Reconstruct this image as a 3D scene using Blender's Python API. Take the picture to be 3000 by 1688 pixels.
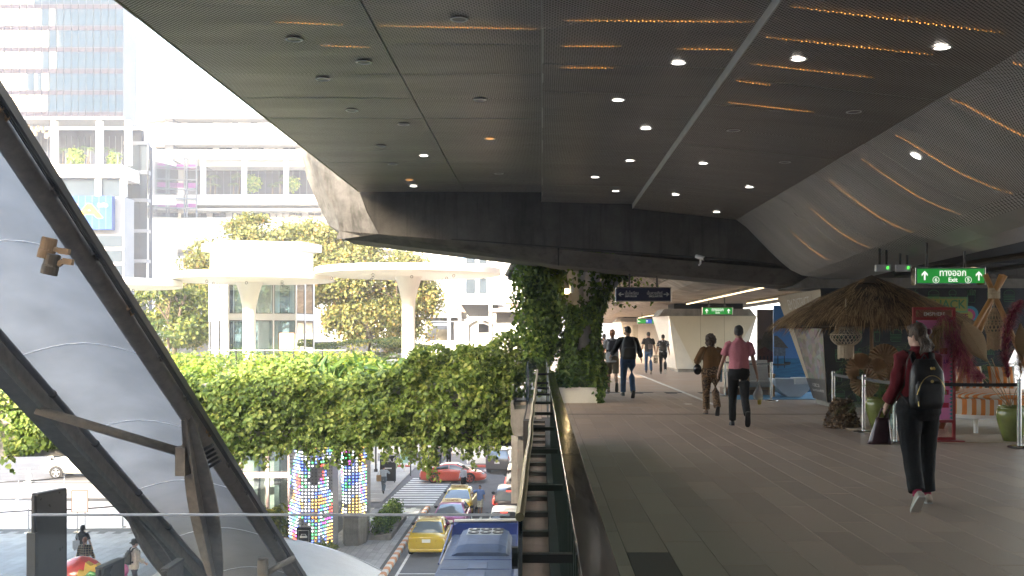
import bpy, bmesh, math, random
import numpy as np
from mathutils import Vector, Matrix, Euler, noise as mnoise
for o in list(bpy.data.objects):
 bpy.data.objects.remove(o, do_unlink=True)
SC = bpy.context.scene
COL = SC.collection
R = math.radians
PI = math.pi
# ------------------------------------------------------------------ camera
FPX, CU, CV, EYE = 3100.0, 1587.0, 984.0, 1.6      # focal length, principal point (photo pixels), eye height
cam_d = bpy.data.cameras.new('camera')
cam = bpy.data.objects.new('camera', cam_d)
COL.objects.link(cam)
cam.location = (0, 0, EYE)
cam.rotation_euler = (R(90), 0, 0)
cam_d.sensor_width = 36
cam_d.lens = 36 * FPX / 3000
cam_d.shift_x = (1500 - CU) / 3000
cam_d.shift_y = (CV - 844) / 3000
cam_d.clip_start = 0.05
cam_d.clip_end = 3000
SC.camera = cam
# ------------------------------------------------------------------ sky, sun, exposure
SUN_EL, SUN_DX, SUN_DY = R(20), 0.5, 0.866          # sunlight travels towards +X +Y: low sun behind the camera's left shoulder
world = bpy.data.worlds.new('World')
SC.world = world
world.use_nodes = True
wn = world.node_tree
wn.nodes.clear()
w_out = wn.nodes.new('ShaderNodeOutputWorld')
w_bg = wn.nodes.new('ShaderNodeBackground')
w_sky = wn.nodes.new('ShaderNodeTexSky')
w_sky.sky_type = 'NISHITA'
w_sky.sun_disc = False
w_sky.sun_elevation = SUN_EL
w_sky.sun_rotation = math.atan2(-SUN_DX, -SUN_DY)
w_sky.air_density = 1.2
w_sky.dust_density = 4.0
w_bg.inputs['Strength'].default_value = 0.15
wn.links.new(w_sky.outputs[0], w_bg.inputs[0])
wn.links.new(w_bg.outputs[0], w_out.inputs[0])
sun_d = bpy.data.lights.new('sun', 'SUN')
sun_d.energy = 2.6
sun_d.angle = R(0.6)
sun_d.color = (1.0, 0.86, 0.68)
sun = bpy.data.objects.new('sun', sun_d)
COL.objects.link(sun)
sun.rotation_euler = Vector((SUN_DX * math.cos(SUN_EL), SUN_DY * math.cos(SUN_EL), -math.sin(SUN_EL))).to_track_quat('-Z', 'Y').to_euler()
SC.view_settings.view_transform = 'Standard'
SC.view_settings.look = 'None'
SC.view_settings.gamma = 1.0
SC.view_settings.use_curve_mapping = False
SC.view_settings.exposure = 3.55
SC.cycles.use_denoising = True
SC.cycles.max_bounces = 8
SC.cycles.diffuse_bounces = 4
SC.cycles.glossy_bounces = 3
SC.cycles.transmission_bounces = 6
SC.cycles.transparent_max_bounces = 12
SC.cycles.volume_bounces = 1
SC.cycles.sample_clamp_indirect = 6.0
SC.cycles.caustics_reflective = False
SC.cycles.caustics_refractive = False
TMP = bpy.data.scenes.new('workbench')             # scratch scene for evaluating text and remeshed bodies; removed at the end
def evaluate(o):
 TMP.collection.objects.link(o)
 vl = TMP.view_layers[0]
 vl.update()
 me = bpy.data.meshes.new_from_object(o.evaluated_get(vl.depsgraph))
 bpy.data.objects.remove(o, do_unlink=True)
 return me
rng = random.Random(7)
nrng = np.random.default_rng(11)
def at(u, v, Y):
 """the place in metres that a photo pixel shows at distance Y along the walkway"""
 return Vector(((u - CU) / FPX * Y, Y, EYE - (v - CV) / FPX * Y))
# ------------------------------------------------------------------ object helpers
def tag(o, label=None, cat=None, group=None, kind=None):
 if label: o['label'] = label
 if cat: o['category'] = cat
 if group: o['group'] = group
 if kind: o['kind'] = kind
 return o
def thing(name, label, cat, loc=(0, 0, 0), rotz=0.0, group=None):
 o = bpy.data.objects.new(name, None)
 COL.objects.link(o)
 o.location = loc
 o.rotation_euler = (0, 0, rotz)
 o.empty_display_size = 0.2
 return tag(o, label, cat, group)
def link_mesh(name, me, mat, parent=None, world=False):
 o = bpy.data.objects.new(name, me)
 COL.objects.link(o)
 if mat is not None:
  for m in (mat if isinstance(mat, (list, tuple)) else [mat]):
   me.materials.append(m)
 if parent is not None:
  o.parent = parent
  if world and parent.type == 'EMPTY':
   o.matrix_parent_inverse = Matrix.LocRotScale(parent.location, parent.rotation_euler, None).inverted()
 return o
def copy_tree(o, parent=None):
 c = o.copy()
 COL.objects.link(c)
 if parent is not None:
  c.parent = parent
 for ch in list(o.children):
  copy_tree(ch, c)
 return c
def frame(d, ref=None):
 d = Vector(d).normalized()
 r = Vector(ref) if ref is not None else Vector((0, 0, 1))
 if abs(d.dot(r)) > 0.98:
  r = Vector((0, 1, 0)) if abs(d.y) < 0.9 else Vector((1, 0, 0))
 x = r.cross(d).normalized()
 y = d.cross(x).normalized()
 return x, y
class MB:
 """collects faces; build() links them as one mesh object"""
 def __init__(self):
  self.v, self.f, self.m = [], [], []
 def add(self, vs, fs, mi=0):
  n = len(self.v)
  self.v += [tuple(p) for p in vs]
  for f in fs:
   self.f.append(tuple(i + n for i in f))
   self.m.append(mi)
  return self
 def box(self, a, b, mi=0, bev=0.0):
  (x0, y0, z0), (x1, y1, z1) = a, b
  if bev > 0:
   e = bev
   bmx = bmesh.new()
   bmesh.ops.create_cube(bmx, size=1)
   for v in bmx.verts:
    v.co = Vector(((x0 + x1) / 2 + v.co.x * (x1 - x0), (y0 + y1) / 2 + v.co.y * (y1 - y0), (z0 + z1) / 2 + v.co.z * (z1 - z0)))
   bmesh.ops.bevel(bmx, geom=list(bmx.edges), offset=e, segments=2, affect='EDGES', profile=0.5)
   bmx.verts.index_update()
   self.add([v.co[:] for v in bmx.verts], [[v.index for v in f.verts] for f in bmx.faces], mi)
   bmx.free()
   return self
  vs = [(x0, y0, z0), (x1, y0, z0), (x1, y1, z0), (x0, y1, z0), (x0, y0, z1), (x1, y0, z1), (x1, y1, z1), (x0, y1, z1)]
  return self.add(vs, [(0, 3, 2, 1), (4, 5, 6, 7), (0, 1, 5, 4), (1, 2, 6, 5), (2, 3, 7, 6), (3, 0, 4, 7)], mi)
 def bar(self, p0, p1, w, h, mi=0, ref=None):
  """box beam from p0 to p1, w across, h along the up direction"""
  p0, p1 = Vector(p0), Vector(p1)
  x, y = frame(p1 - p0, ref)
  vs = []
  for p in (p0, p1):
   for sx, sy in ((-1, -1), (1, -1), (1, 1), (-1, 1)):
    vs.append(p + x * (sx * w / 2) + y * (sy * h / 2))
  return self.add(vs, [(3, 2, 1, 0), (4, 5, 6, 7), (0, 1, 5, 4), (1, 2, 6, 5), (2, 3, 7, 6), (3, 0, 4, 7)], mi)
 def cyl(self, p0, p1, r0, r1=None, n=12, mi=0, caps=True):
  r1 = r0 if r1 is None else r1
  return self.tube([p0, p1], [r0, r1], n, mi, caps)
 def tube(self, pts, rad, n=10, mi=0, caps=True, flat=1.0, ref=None, closed=False):
  pts = [Vector(p) for p in pts]
  if not isinstance(rad, (list, tuple)):
   rad = [rad] * len(pts)
  vs, k = [], len(pts)
  for i, p in enumerate(pts):
   if closed:
    d = pts[(i + 1) % k] - pts[i - 1]
   else:
    d = (pts[min(i + 1, k - 1)] - pts[max(i - 1, 0)])
   x, y = frame(d, ref)
   r = rad[i]
   rx, ry = (r if isinstance(r, (tuple, list)) else (r, r * flat))
   for j in range(n):
    a = 2 * PI * j / n
    vs.append(p + x * (math.cos(a) * rx) + y * (math.sin(a) * ry))
  fs = []
  for i in range(k if closed else k - 1):
   i2 = (i + 1) % k
   for j in range(n):
    j2 = (j + 1) % n
    fs.append((i * n + j, i * n + j2, i2 * n + j2, i2 * n + j))
  if caps and not closed:
   fs.append(tuple(range(n - 1, -1, -1)))
   fs.append(tuple((k - 1) * n + j for j in range(n)))
  return self.add(vs, fs, mi)
 def loft(self, rings, mi=0, caps=True, close=True):
  n = len(rings[0])
  vs = [p for r in rings for p in r]
  fs = []
  for i in range(len(rings) - 1):
   for j in range(n if close else n - 1):
    j2 = (j + 1) % n
    fs.append((i * n + j, i * n + j2, (i + 1) * n + j2, (i + 1) * n + j))
  if caps and close:
   fs.append(tuple(range(n - 1, -1, -1)))
   fs.append(tuple((len(rings) - 1) * n + j for j in range(n)))
  return self.add(vs, fs, mi)
 def prism(self, poly, ext, mi=0):
  poly = [Vector(p) for p in poly]
  e = Vector(ext)
  n = len(poly)
  vs = poly + [p + e for p in poly]
  fs = [tuple(range(n - 1, -1, -1)), tuple(range(n, 2 * n))]
  for j in range(n):
   j2 = (j + 1) % n
   fs.append((j, j2, n + j2, n + j))
  return self.add(vs, fs, mi)
 def ball(self, c, r, nu=12, nv=8, mi=0, M=None):
  rx, ry, rz = r if isinstance(r, (tuple, list)) else (r, r, r)
  vs, fs = [], []
  for i in range(nv + 1):
   t = PI * i / nv
   for j in range(nu):
    a = 2 * PI * j / nu
    p = Vector((rx * math.sin(t) * math.cos(a), ry * math.sin(t) * math.sin(a), rz * math.cos(t)))
    if M is not None: p = M @ p
    vs.append(p + Vector(c))
  for i in range(nv):
   for j in range(nu):
    j2 = (j + 1) % nu
    fs.append((i * nu + j, (i + 1) * nu + j, (i + 1) * nu + j2, i * nu + j2))
  return self.add(vs, fs, mi)
 def lathe(self, prof, c=(0, 0, 0), n=20, mi=0):
  c = Vector(c)
  vs, fs = [], []
  for r, z in prof:
   for j in range(n):
    a = 2 * PI * j / n
    vs.append((c.x + r * math.cos(a), c.y + r * math.sin(a), c.z + z))
  for i in range(len(prof) - 1):
   for j in range(n):
    j2 = (j + 1) % n
    fs.append((i * n + j, i * n + j2, (i + 1) * n + j2, (i + 1) * n + j))
  return self.add(vs, fs, mi)
 def quad(self, a, b, c, d, mi=0):
  return self.add([a, b, c, d], [(0, 1, 2, 3)], mi)
 def mesh(self, name, smooth=False):
  me = bpy.data.meshes.new(name)
  me.from_pydata([tuple(p) for p in self.v], [], self.f)
  me.polygons.foreach_set('material_index', self.m)
  if smooth:
   me.polygons.foreach_set('use_smooth', [True] * len(me.polygons))
  me.update()
  return me
 def build(self, name, mat, parent=None, world=True, smooth=False, auto=None):
  me = self.mesh(name, smooth or auto is not None)
  if auto is not None:
   try:
    me.set_sharp_from_angle(angle=R(auto))
   except Exception:
    pass
  return link_mesh(name, me, mat, parent, world)
def np_mesh(name, verts, quads):
 verts = np.asarray(verts, dtype=np.float32).reshape(-1, 3)
 quads = np.asarray(quads, dtype=np.int32)
 k = quads.shape[1]
 me = bpy.data.meshes.new(name)
 me.vertices.add(len(verts))
 me.vertices.foreach_set('co', verts.ravel())
 me.loops.add(quads.size)
 me.loops.foreach_set('vertex_index', quads.ravel())
 me.polygons.add(len(quads))
 me.polygons.foreach_set('loop_start', np.arange(0, quads.size, k, dtype=np.int32))
 me.polygons.foreach_set('loop_total', np.full(len(quads), k, dtype=np.int32))
 me.update(calc_edges=True)
 me.validate()
 return me
LEAF_FULL = np.array([(0, 0, 0), (.40, .22, .10), (.36, .62, .08), (0, 1, -.06), (-.36, .62, .08), (-.40, .22, .10)], dtype=np.float32)
LEAF_FULL_F = np.array([(0, 1, 2, 3), (0, 3, 4, 5)])
LEAF_THIN = np.array([(0, 0, 0), (.16, .35, .05), (.12, .75, .04), (0, 1, -.08), (-.12, .75, .04), (-.16, .35, .05)], dtype=np.float32)
def leaves(name, centres, size, mat, parent=None, normals=None, spread=0.9, droop=0.3, shape=LEAF_FULL, svar=0.35, world=True):
 """one mesh of many folded leaves; normals: the way the leaf faces look on average"""
 C = np.asarray(centres, dtype=np.float32).reshape(-1, 3)
 n = len(C)
 N = nrng.normal(size=(n, 3)).astype(np.float32) * spread
 if normals is not None:
  N += np.asarray(normals, dtype=np.float32)
 N /= np.linalg.norm(N, axis=1, keepdims=True) + 1e-9
 U = nrng.normal(size=(n, 3)).astype(np.float32)
 U[:, 2] -= droop * 3
 U -= N * (U * N).sum(1, keepdims=True)
 U /= np.linalg.norm(U, axis=1, keepdims=True) + 1e-9
 X = np.cross(U, N)
 S = (size * (1 + svar * nrng.uniform(-1, 1, n))).astype(np.float32)
 L = shape
 V = C[:, None, :] + S[:, None, None] * (L[None, :, 0:1] * X[:, None, :] + L[None, :, 1:2] * U[:, None, :] + L[None, :, 2:3] * N[:, None, :])
 F = (LEAF_FULL_F[None] + (np.arange(n) * 6)[:, None, None]).reshape(-1, 4)
 me = np_mesh(name, V.reshape(-1, 3), F)
 return link_mesh(name, me, mat, parent, world)
def text_mesh(body, size=1.0, align='CENTER', bold=0.0, extrude=0.004, spacing=1.0):
 cu = bpy.data.curves.new('lettering', 'FONT')
 cu.body = body
 cu.size = size
 cu.align_x = align
 cu.align_y = 'CENTER'
 cu.offset = bold
 cu.extrude = extrude
 cu.space_character = spacing
 cu.resolution_u = 3
 o = bpy.data.objects.new('lettering', cu)
 me = evaluate(o)
 bpy.data.curves.remove(cu)
 return me
def text(body, loc, size, mat, parent=None, rot=(R(90), 0, 0), align='CENTER', bold=0.0, world=True, name='lettering', spacing=1.0, mirror=False, width=None):
 me = text_mesh(body, size, align, bold, 0.003, spacing)
 if width is not None and len(me.vertices):
  xs = [v.co.x for v in me.vertices]
  k = width / max(1e-6, max(xs) - min(xs))
  for v in me.vertices: v.co.x *= k
 M = Matrix.LocRotScale(Vector(loc), Euler(rot), Vector((-1 if mirror else 1, 1, 1)))
 me.transform(M)
 return link_mesh(name, me, mat, parent, world)
# ------------------------------------------------------------------ materials
MATS = {}
def pm(name, col, rough=0.6, metal=0.0, var=0.12, scale=3.0, bump=0.0, bscale=40.0, coat=0.0, alpha=1.0, trans=0.0, spec=0.5, emit=None, es=0.0, detail=4.0, stretch=None, rvar=0.0, ior=1.45):
 if name in MATS: return MATS[name]
 m = bpy.data.materials.new(name)
 m.use_nodes = True
 nt = m.node_tree
 b = nt.nodes['Principled BSDF']
 c = (*col[:3], 1)
 b.inputs['Base Color'].default_value = c
 b.inputs['Roughness'].default_value = rough
 b.inputs['Metallic'].default_value = metal
 b.inputs['Coat Weight'].default_value = coat
 b.inputs['Alpha'].default_value = alpha
 b.inputs['Transmission Weight'].default_value = trans
 b.inputs['Specular IOR Level'].default_value = spec
 b.inputs['IOR'].default_value = ior
 if emit is not None:
  b.inputs['Emission Color'].default_value = (*emit[:3], 1)
  b.inputs['Emission Strength'].default_value = es
 if var > 0 or bump > 0 or rvar > 0:
  tc = nt.nodes.new('ShaderNodeTexCoord')
  mp = nt.nodes.new('ShaderNodeMapping')
  if stretch: mp.inputs['Scale'].default_value = stretch
  nt.links.new(tc.outputs['Object'], mp.inputs[0])
 if var > 0 or rvar > 0:
  n1 = nt.nodes.new('ShaderNodeTexNoise')
  n1.inputs['Scale'].default_value = scale
  n1.inputs['Detail'].default_value = detail
  n1.inputs['Roughness'].default_value = 0.65
  nt.links.new(mp.outputs[0], n1.inputs[0])
  if var > 0:
   mr = nt.nodes.new('ShaderNodeMapRange')
   mr.inputs[1].default_value = 0.3
   mr.inputs[2].default_value = 0.7
   mr.inputs[3].default_value = 1 - var
   mr.inputs[4].default_value = 1 + var
   nt.links.new(n1.outputs[0], mr.inputs[0])
   mx = nt.nodes.new('ShaderNodeVectorMath')
   mx.operation = 'SCALE'
   mx.inputs[0].default_value = col[:3]
   nt.links.new(mr.outputs[0], mx.inputs['Scale'])
   nt.links.new(mx.outputs[0], b.inputs['Base Color'])
  if rvar > 0:
   m2 = nt.nodes.new('ShaderNodeMapRange')
   m2.inputs[1].default_value = 0.3
   m2.inputs[2].default_value = 0.7
   m2.inputs[3].default_value = max(0.02, rough - rvar)
   m2.inputs[4].default_value = min(1.0, rough + rvar)
   nt.links.new(n1.outputs[0], m2.inputs[0])
   nt.links.new(m2.outputs[0], b.inputs['Roughness'])
 if bump > 0:
  n2 = nt.nodes.new('ShaderNodeTexNoise')
  n2.inputs['Scale'].default_value = bscale
  n2.inputs['Detail'].default_value = 3
  nt.links.new(mp.outputs[0], n2.inputs[0])
  bp = nt.nodes.new('ShaderNodeBump')
  bp.inputs['Strength'].default_value = bump
  bp.inputs['Distance'].default_value = 0.02
  nt.links.new(n2.outputs[0], bp.inputs['Height'])
  nt.links.new(bp.outputs[0], b.inputs['Normal'])
 MATS[name] = m
 return m
def glass(name, tint=(0.9, 0.97, 0.95), clear=0.85, rough=0.02):
 """thin pane: mostly see-through, mirror-like at grazing angles"""
 if name in MATS: return MATS[name]
 m = bpy.data.materials.new(name)
 m.use_nodes = True
 nt = m.node_tree
 nt.nodes.clear()
 out = nt.nodes.new('ShaderNodeOutputMaterial')
 tr = nt.nodes.new('ShaderNodeBsdfTransparent')
 tr.inputs[0].default_value = (*tint, 1)
 gl = nt.nodes.new('ShaderNodeBsdfGlossy')
 gl.inputs['Roughness'].default_value = rough
 gl.inputs[0].default_value = (0.95, 0.98, 0.97, 1)
 fr = nt.nodes.new('ShaderNodeFresnel')
 fr.inputs[0].default_value = 1.5
 mr = nt.nodes.new('ShaderNodeMapRange')
 mr.inputs[1].default_value = 0.0
 mr.inputs[2].default_value = 1.0
 mr.inputs[3].default_value = (1 - clear) * 0.35
 mr.inputs[4].default_value = 1.0
 nt.links.new(fr.outputs[0], mr.inputs[0])
 mx = nt.nodes.new('ShaderNodeMixShader')
 nt.links.new(mr.outputs[0], mx.inputs[0])
 nt.links.new(tr.outputs[0], mx.inputs[1])
 nt.links.new(gl.outputs[0], mx.inputs[2])
 nt.links.new(mx.outputs[0], out.inputs[0])
 MATS[name] = m
 return m
def leafmat(name, stops, trans=0.35, rough=0.5, patch=1.6):
 """foliage: every leaf (mesh island) takes its own colour from the stops"""
 if name in MATS: return MATS[name]
 m = bpy.data.materials.new(name)
 m.use_nodes = True
 nt = m.node_tree
 b = nt.nodes['Principled BSDF']
 out = nt.nodes['Material Output']
 ge = nt.nodes.new('ShaderNodeNewGeometry')
 cr = nt.nodes.new('ShaderNodeValToRGB')
 el = cr.color_ramp.elements
 while len(el) < len(stops): el.new(0.5)
 for e, (p, c) in zip(el, stops):
  e.position = p
  e.color = (*c, 1)
 tc = nt.nodes.new('ShaderNodeTexCoord')
 nz = nt.nodes.new('ShaderNodeTexNoise')          # sprigs of younger and older growth
 nz.inputs['Scale'].default_value = patch
 nz.inputs['Detail'].default_value = 2
 nt.links.new(tc.outputs['Object'], nz.inputs[0])
 m1 = nt.nodes.new('ShaderNodeMath'); m1.operation = 'MULTIPLY_ADD'
 nt.links.new(nz.outputs[0], m1.inputs[0]); m1.inputs[1].default_value = 1.1; m1.inputs[2].default_value = -0.55
 m2 = nt.nodes.new('ShaderNodeMath'); m2.operation = 'ADD'; m2.use_clamp = True
 nt.links.new(ge.outputs['Random Per Island'], m2.inputs[0]); nt.links.new(m1.outputs[0], m2.inputs[1])
 nt.links.new(m2.outputs[0], cr.inputs[0])
 nt.links.new(cr.outputs[0], b.inputs['Base Color'])
 b.inputs['Roughness'].default_value = rough
 b.inputs['Specular IOR Level'].default_value = 0.35
 tl = nt.nodes.new('ShaderNodeBsdfTranslucent')
 hs = nt.nodes.new('ShaderNodeHueSaturation')
 hs.inputs['Hue'].default_value = 0.48
 hs.inputs['Value'].default_value = 1.5
 nt.links.new(cr.outputs[0], hs.inputs['Color'])
 nt.links.new(hs.outputs[0], tl.inputs[0])
 mx = nt.nodes.new('ShaderNodeMixShader')
 mx.inputs[0].default_value = trans
 nt.links.new(b.outputs[0], mx.inputs[1])
 nt.links.new(tl.outputs[0], mx.inputs[2])
 nt.links.new(mx.outputs[0], out.inputs[0])
 MATS[name] = m
 return m
def emat(name, col, s):
 return pm(name, (0.02, 0.02, 0.02), var=0, emit=col, es=s, rough=0.4)
def concrete(name, col, streak=0.35, stain=(0.05, 0.045, 0.04), sscale=1.2, rough=0.85):
 """weathered concrete: blotches, vertical run-off streaks and pitted relief"""
 if name in MATS: return MATS[name]
 m = bpy.data.materials.new(name)
 m.use_nodes = True
 nt = m.node_tree
 b = nt.nodes['Principled BSDF']
 b.inputs['Roughness'].default_value = rough
 tc = nt.nodes.new('ShaderNodeTexCoord')
 def nz(scale, stretch=(1, 1, 1), detail=6):
  mp = nt.nodes.new('ShaderNodeMapping')
  mp.inputs['Scale'].default_value = stretch
  nt.links.new(tc.outputs['Object'], mp.inputs[0])
  n = nt.nodes.new('ShaderNodeTexNoise')
  n.inputs['Scale'].default_value = scale
  n.inputs['Detail'].default_value = detail
  n.inputs['Roughness'].default_value = 0.7
  nt.links.new(mp.outputs[0], n.inputs[0])
  return n
 n1 = nz(sscale)
 n2 = nz(2.6, (1.6, 1.6, 0.12))
 r1 = nt.nodes.new('ShaderNodeValToRGB')
 r1.color_ramp.elements[0].position = 0.35
 r1.color_ramp.elements[0].color = (*[c * 0.62 for c in col], 1)
 r1.color_ramp.elements[1].position = 0.68
 r1.color_ramp.elements[1].color = (*[min(1, c * 1.25) for c in col], 1)
 nt.links.new(n1.outputs[0], r1.inputs[0])
 r2 = nt.nodes.new('ShaderNodeMapRange')
 r2.inputs[1].default_value = 0.5
 r2.inputs[2].default_value = 0.72
 r2.inputs[3].default_value = 0
 r2.inputs[4].default_value = streak
 nt.links.new(n2.outputs[0], r2.inputs[0])
 mx = nt.nodes.new('ShaderNodeMix')
 mx.data_type = 'RGBA'
 nt.links.new(r2.outputs[0], mx.inputs[0])
 nt.links.new(r1.outputs[0], mx.inputs[6])
 mx.inputs[7].default_value = (*stain, 1)
 nt.links.new(mx.outputs[2], b.inputs['Base Color'])
 n3 = nz(30)
 bp = nt.nodes.new('ShaderNodeBump')
 bp.inputs['Strength'].default_value = 0.25
 bp.inputs['Distance'].default_value = 0.02
 nt.links.new(n3.outputs[0], bp.inputs['Height'])
 nt.links.new(bp.outputs[0], b.inputs['Normal'])
 MATS[name] = m
 return m
M_STEEL = pm('stainless steel', (0.42, 0.42, 0.40), rough=0.16, metal=1.0, var=0.1, scale=6, rvar=0.06)
M_CHROME = pm('bright steel', (0.6, 0.6, 0.58), rough=0.2, metal=1.0, var=0.05)
M_DARKSTEEL = pm('dark painted steel', (0.04, 0.037, 0.032), rough=0.45, var=0.2, bump=0.05)
M_BROWNSTEEL = pm('weathered bronze grey paint', (0.19, 0.162, 0.13), rough=0.5, var=0.25, scale=4, bump=0.15, bscale=12)
M_TAN = pm('tan lamp housing', (0.33, 0.20, 0.10), rough=0.5, var=0.15)
M_BLACK = pm('matt black', (0.012, 0.012, 0.013), rough=0.65, var=0.15)
M_BLACKGLOSS = pm('gloss black', (0.01, 0.01, 0.011), rough=0.2, var=0)
M_WHITE = pm('white paint', (0.78, 0.78, 0.76), rough=0.5, var=0.04, scale=2)
M_CONC = concrete('weathered concrete', (0.26, 0.24, 0.21))
M_CONCDARK = concrete('shade-dark concrete', (0.115, 0.107, 0.095), streak=0.8, stain=(0.035, 0.033, 0.03), sscale=0.8)  # shade under the ceiling put into the beam's base colour; streaks are stains
M_CONCPALE = concrete('pale concrete', (0.38, 0.35, 0.30), streak=0.35, stain=(0.16, 0.14, 0.12))
M_GLASS = glass('clear glass', tint=(0.97, 0.99, 0.985), clear=0.97)
M_GLASSGREEN = glass('green edged glass', tint=(0.72, 0.9, 0.84), clear=0.8)
M_RUBBER = pm('tyre rubber', (0.02, 0.02, 0.02), rough=0.8, var=0.1)
# ================================================================== WALKWAY: floor, rail, ceiling, pier cap, piers, signs
D2S = 3000 / 2576.0
def tile_material():
 m = pm('granite floor tile', (0.315, 0.238, 0.182), rough=0.5, var=0.14, scale=0.55, bump=0.12, bscale=160, rvar=0.12)
 nt = m.node_tree
 b = nt.nodes['Principled BSDF']
 src = b.inputs['Base Color'].links[0].from_socket
 oi = nt.nodes.new('ShaderNodeObjectInfo')
 ge = nt.nodes.new('ShaderNodeNewGeometry')
 ad = nt.nodes.new('ShaderNodeMath'); ad.operation = 'ADD'
 fr = nt.nodes.new('ShaderNodeMath'); fr.operation = 'FRACT'
 nt.links.new(oi.outputs['Random'], ad.inputs[0])
 nt.links.new(ge.outputs['Random Per Island'], ad.inputs[1])
 nt.links.new(ad.outputs[0], fr.inputs[0])
 mr = nt.nodes.new('ShaderNodeMapRange')
 mr.inputs[3].default_value = 0.87
 mr.inputs[4].default_value = 1.10
 nt.links.new(fr.outputs[0], mr.inputs[0])
 sp = nt.nodes.new('ShaderNodeTexNoise')
 sp.inputs['Scale'].default_value = 190
 sp.inputs['Detail'].default_value = 2
 tcn = nt.nodes.new('ShaderNodeTexCoord')
 nt.links.new(tcn.outputs['Object'], sp.inputs[0])
 m2 = nt.nodes.new('ShaderNodeMapRange')
 m2.inputs[1].default_value = 0.35
 m2.inputs[2].default_value = 0.65
 m2.inputs[3].default_value = 0.78
 m2.inputs[4].default_value = 1.22
 nt.links.new(sp.outputs[0], m2.inputs[0])
 mul = nt.nodes.new('ShaderNodeMath'); mul.operation = 'MULTIPLY'
 nt.links.new(mr.outputs[0], mul.inputs[0])
 nt.links.new(m2.outputs[0], mul.inputs[1])
 vm = nt.nodes.new('ShaderNodeVectorMath'); vm.operation = 'SCALE'
 nt.links.new(src, vm.inputs[0])
 nt.links.new(mul.outputs[0], vm.inputs['Scale'])
 nt.links.new(vm.outputs[0], b.inputs['Base Color'])
 return m
M_TILE = tile_material()
M_TILEDARK = pm('replaced darker floor tile', (0.085, 0.066, 0.055), rough=0.5, var=0.15, scale=60)
M_GROUT = pm('tile grout', (0.045, 0.04, 0.036), rough=0.9, var=0.1)
fl = MB()
fl.box((0.06, -25, -1.1), (13.5, 20.0, -0.006))
fl.box((-0.35, 20.0, -1.102), (13.5, 26.0, -0.007))
fl.box((-2.6, 26.0, -1.104), (13.5, 30.2, -0.008))
fl.box((-2.6, 30.2, -1.103), (13.5, 130, 0.0), 1)
floor = fl.build('floor', [M_GROUT, M_TILE])
tag(floor, 'grey brown granite floor of the elevated walkway', kind='structure')
TW, TL = 0.315, 1.26
def tile_mesh(w, l):
 g, c = 0.002, 0.0015
 b = MB()
 lo = [(g, g, -0.005), (w - g, g, -0.005), (w - g, l - g, -0.005), (g, l - g, -0.005)]
 hi = [(g + c, g + c, 0), (w - g - c, g + c, 0), (w - g - c, l - g - c, 0), (g + c, l - g - c, 0)]
 b.add(lo + hi, [(4, 5, 6, 7), (0, 1, 5, 4), (1, 2, 6, 5), (2, 3, 7, 6), (3, 0, 4, 7)])
 return b
tiles = []
for k in range(-8, 43):
 x0 = -0.003 + TW * k
 off = [0.0, 0.42, 0.86][k % 3]
 r = -20
 while True:
  y0 = 8.22 - TL * 2 + off + TL * r
  r += 1
  if y0 > 30.2 - TL: break
  if y0 < -6: continue
  if x0 < 0.06 and y0 < 20.0: continue
  if x0 < -0.35 and y0 < 26.0: continue
  if x0 < -2.5: continue
  u0 = CU + FPX * x0 / max(y0 + TL, 0.5)
  v0 = CV + FPX * EYE / max(y0 + TL, 0.5)
  vis = y0 + TL > 7.1 and u0 < 3000
  tiles.append((0 if vis else 1, y0, x0))
tiles.sort()
proto_tile = tile_mesh(TW, TL).mesh('tile')
proto_tile.materials.append(M_TILE)
dark_tile = tile_mesh(TW, TL).mesh('tile')
dark_tile.materials.append(M_TILEDARK)
rest = MB()
base_tile = tile_mesh(TW, TL)
for i, (_, y0, x0) in enumerate(tiles):
 if i < 300:
  isdark = (abs(x0 - 0.627) < 0.02 and 6.3 < y0 < 7.6) or (abs(x0 - 0.942) < 0.02 and 5.6 < y0 < 6.8)
  o = bpy.data.objects.new('tile', dark_tile if isdark else proto_tile)
  COL.objects.link(o)
  o.parent = floor
  o.location = (x0, y0, rng.uniform(-0.0006, 0.0006))
  o.rotation_euler = (rng.uniform(-.0003, .0003), rng.uniform(-.0006, .0006), 0)
 else:
  rest.add([(p[0] + x0, p[1] + y0, p[2]) for p in base_tile.v], base_tile.f)
o = rest.build('tile_field', M_TILE, floor)
o['kind'] = 'stuff'
jb = MB().box((0.2, 21.55, 0.0), (13.0, 21.63, 0.006))
tag(jb.build('expansion_joint', M_DARKSTEEL, floor))
M_LINE = pm('worn white line paint', (0.62, 0.60, 0.56), rough=0.7, var=0.25, scale=8)
ln = MB().box((3.96, 24.6, 0.0005), (4.06, 43.5, 0.004)).box((3.36, 24.7, 0.0005), (3.52, 24.95, 0.004)).box((-.02 + 3.0, 37.0, 0.0005), (3.06, 43.0, 0.0035))
ln.build('floor_marking', M_LINE, floor)
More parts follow.
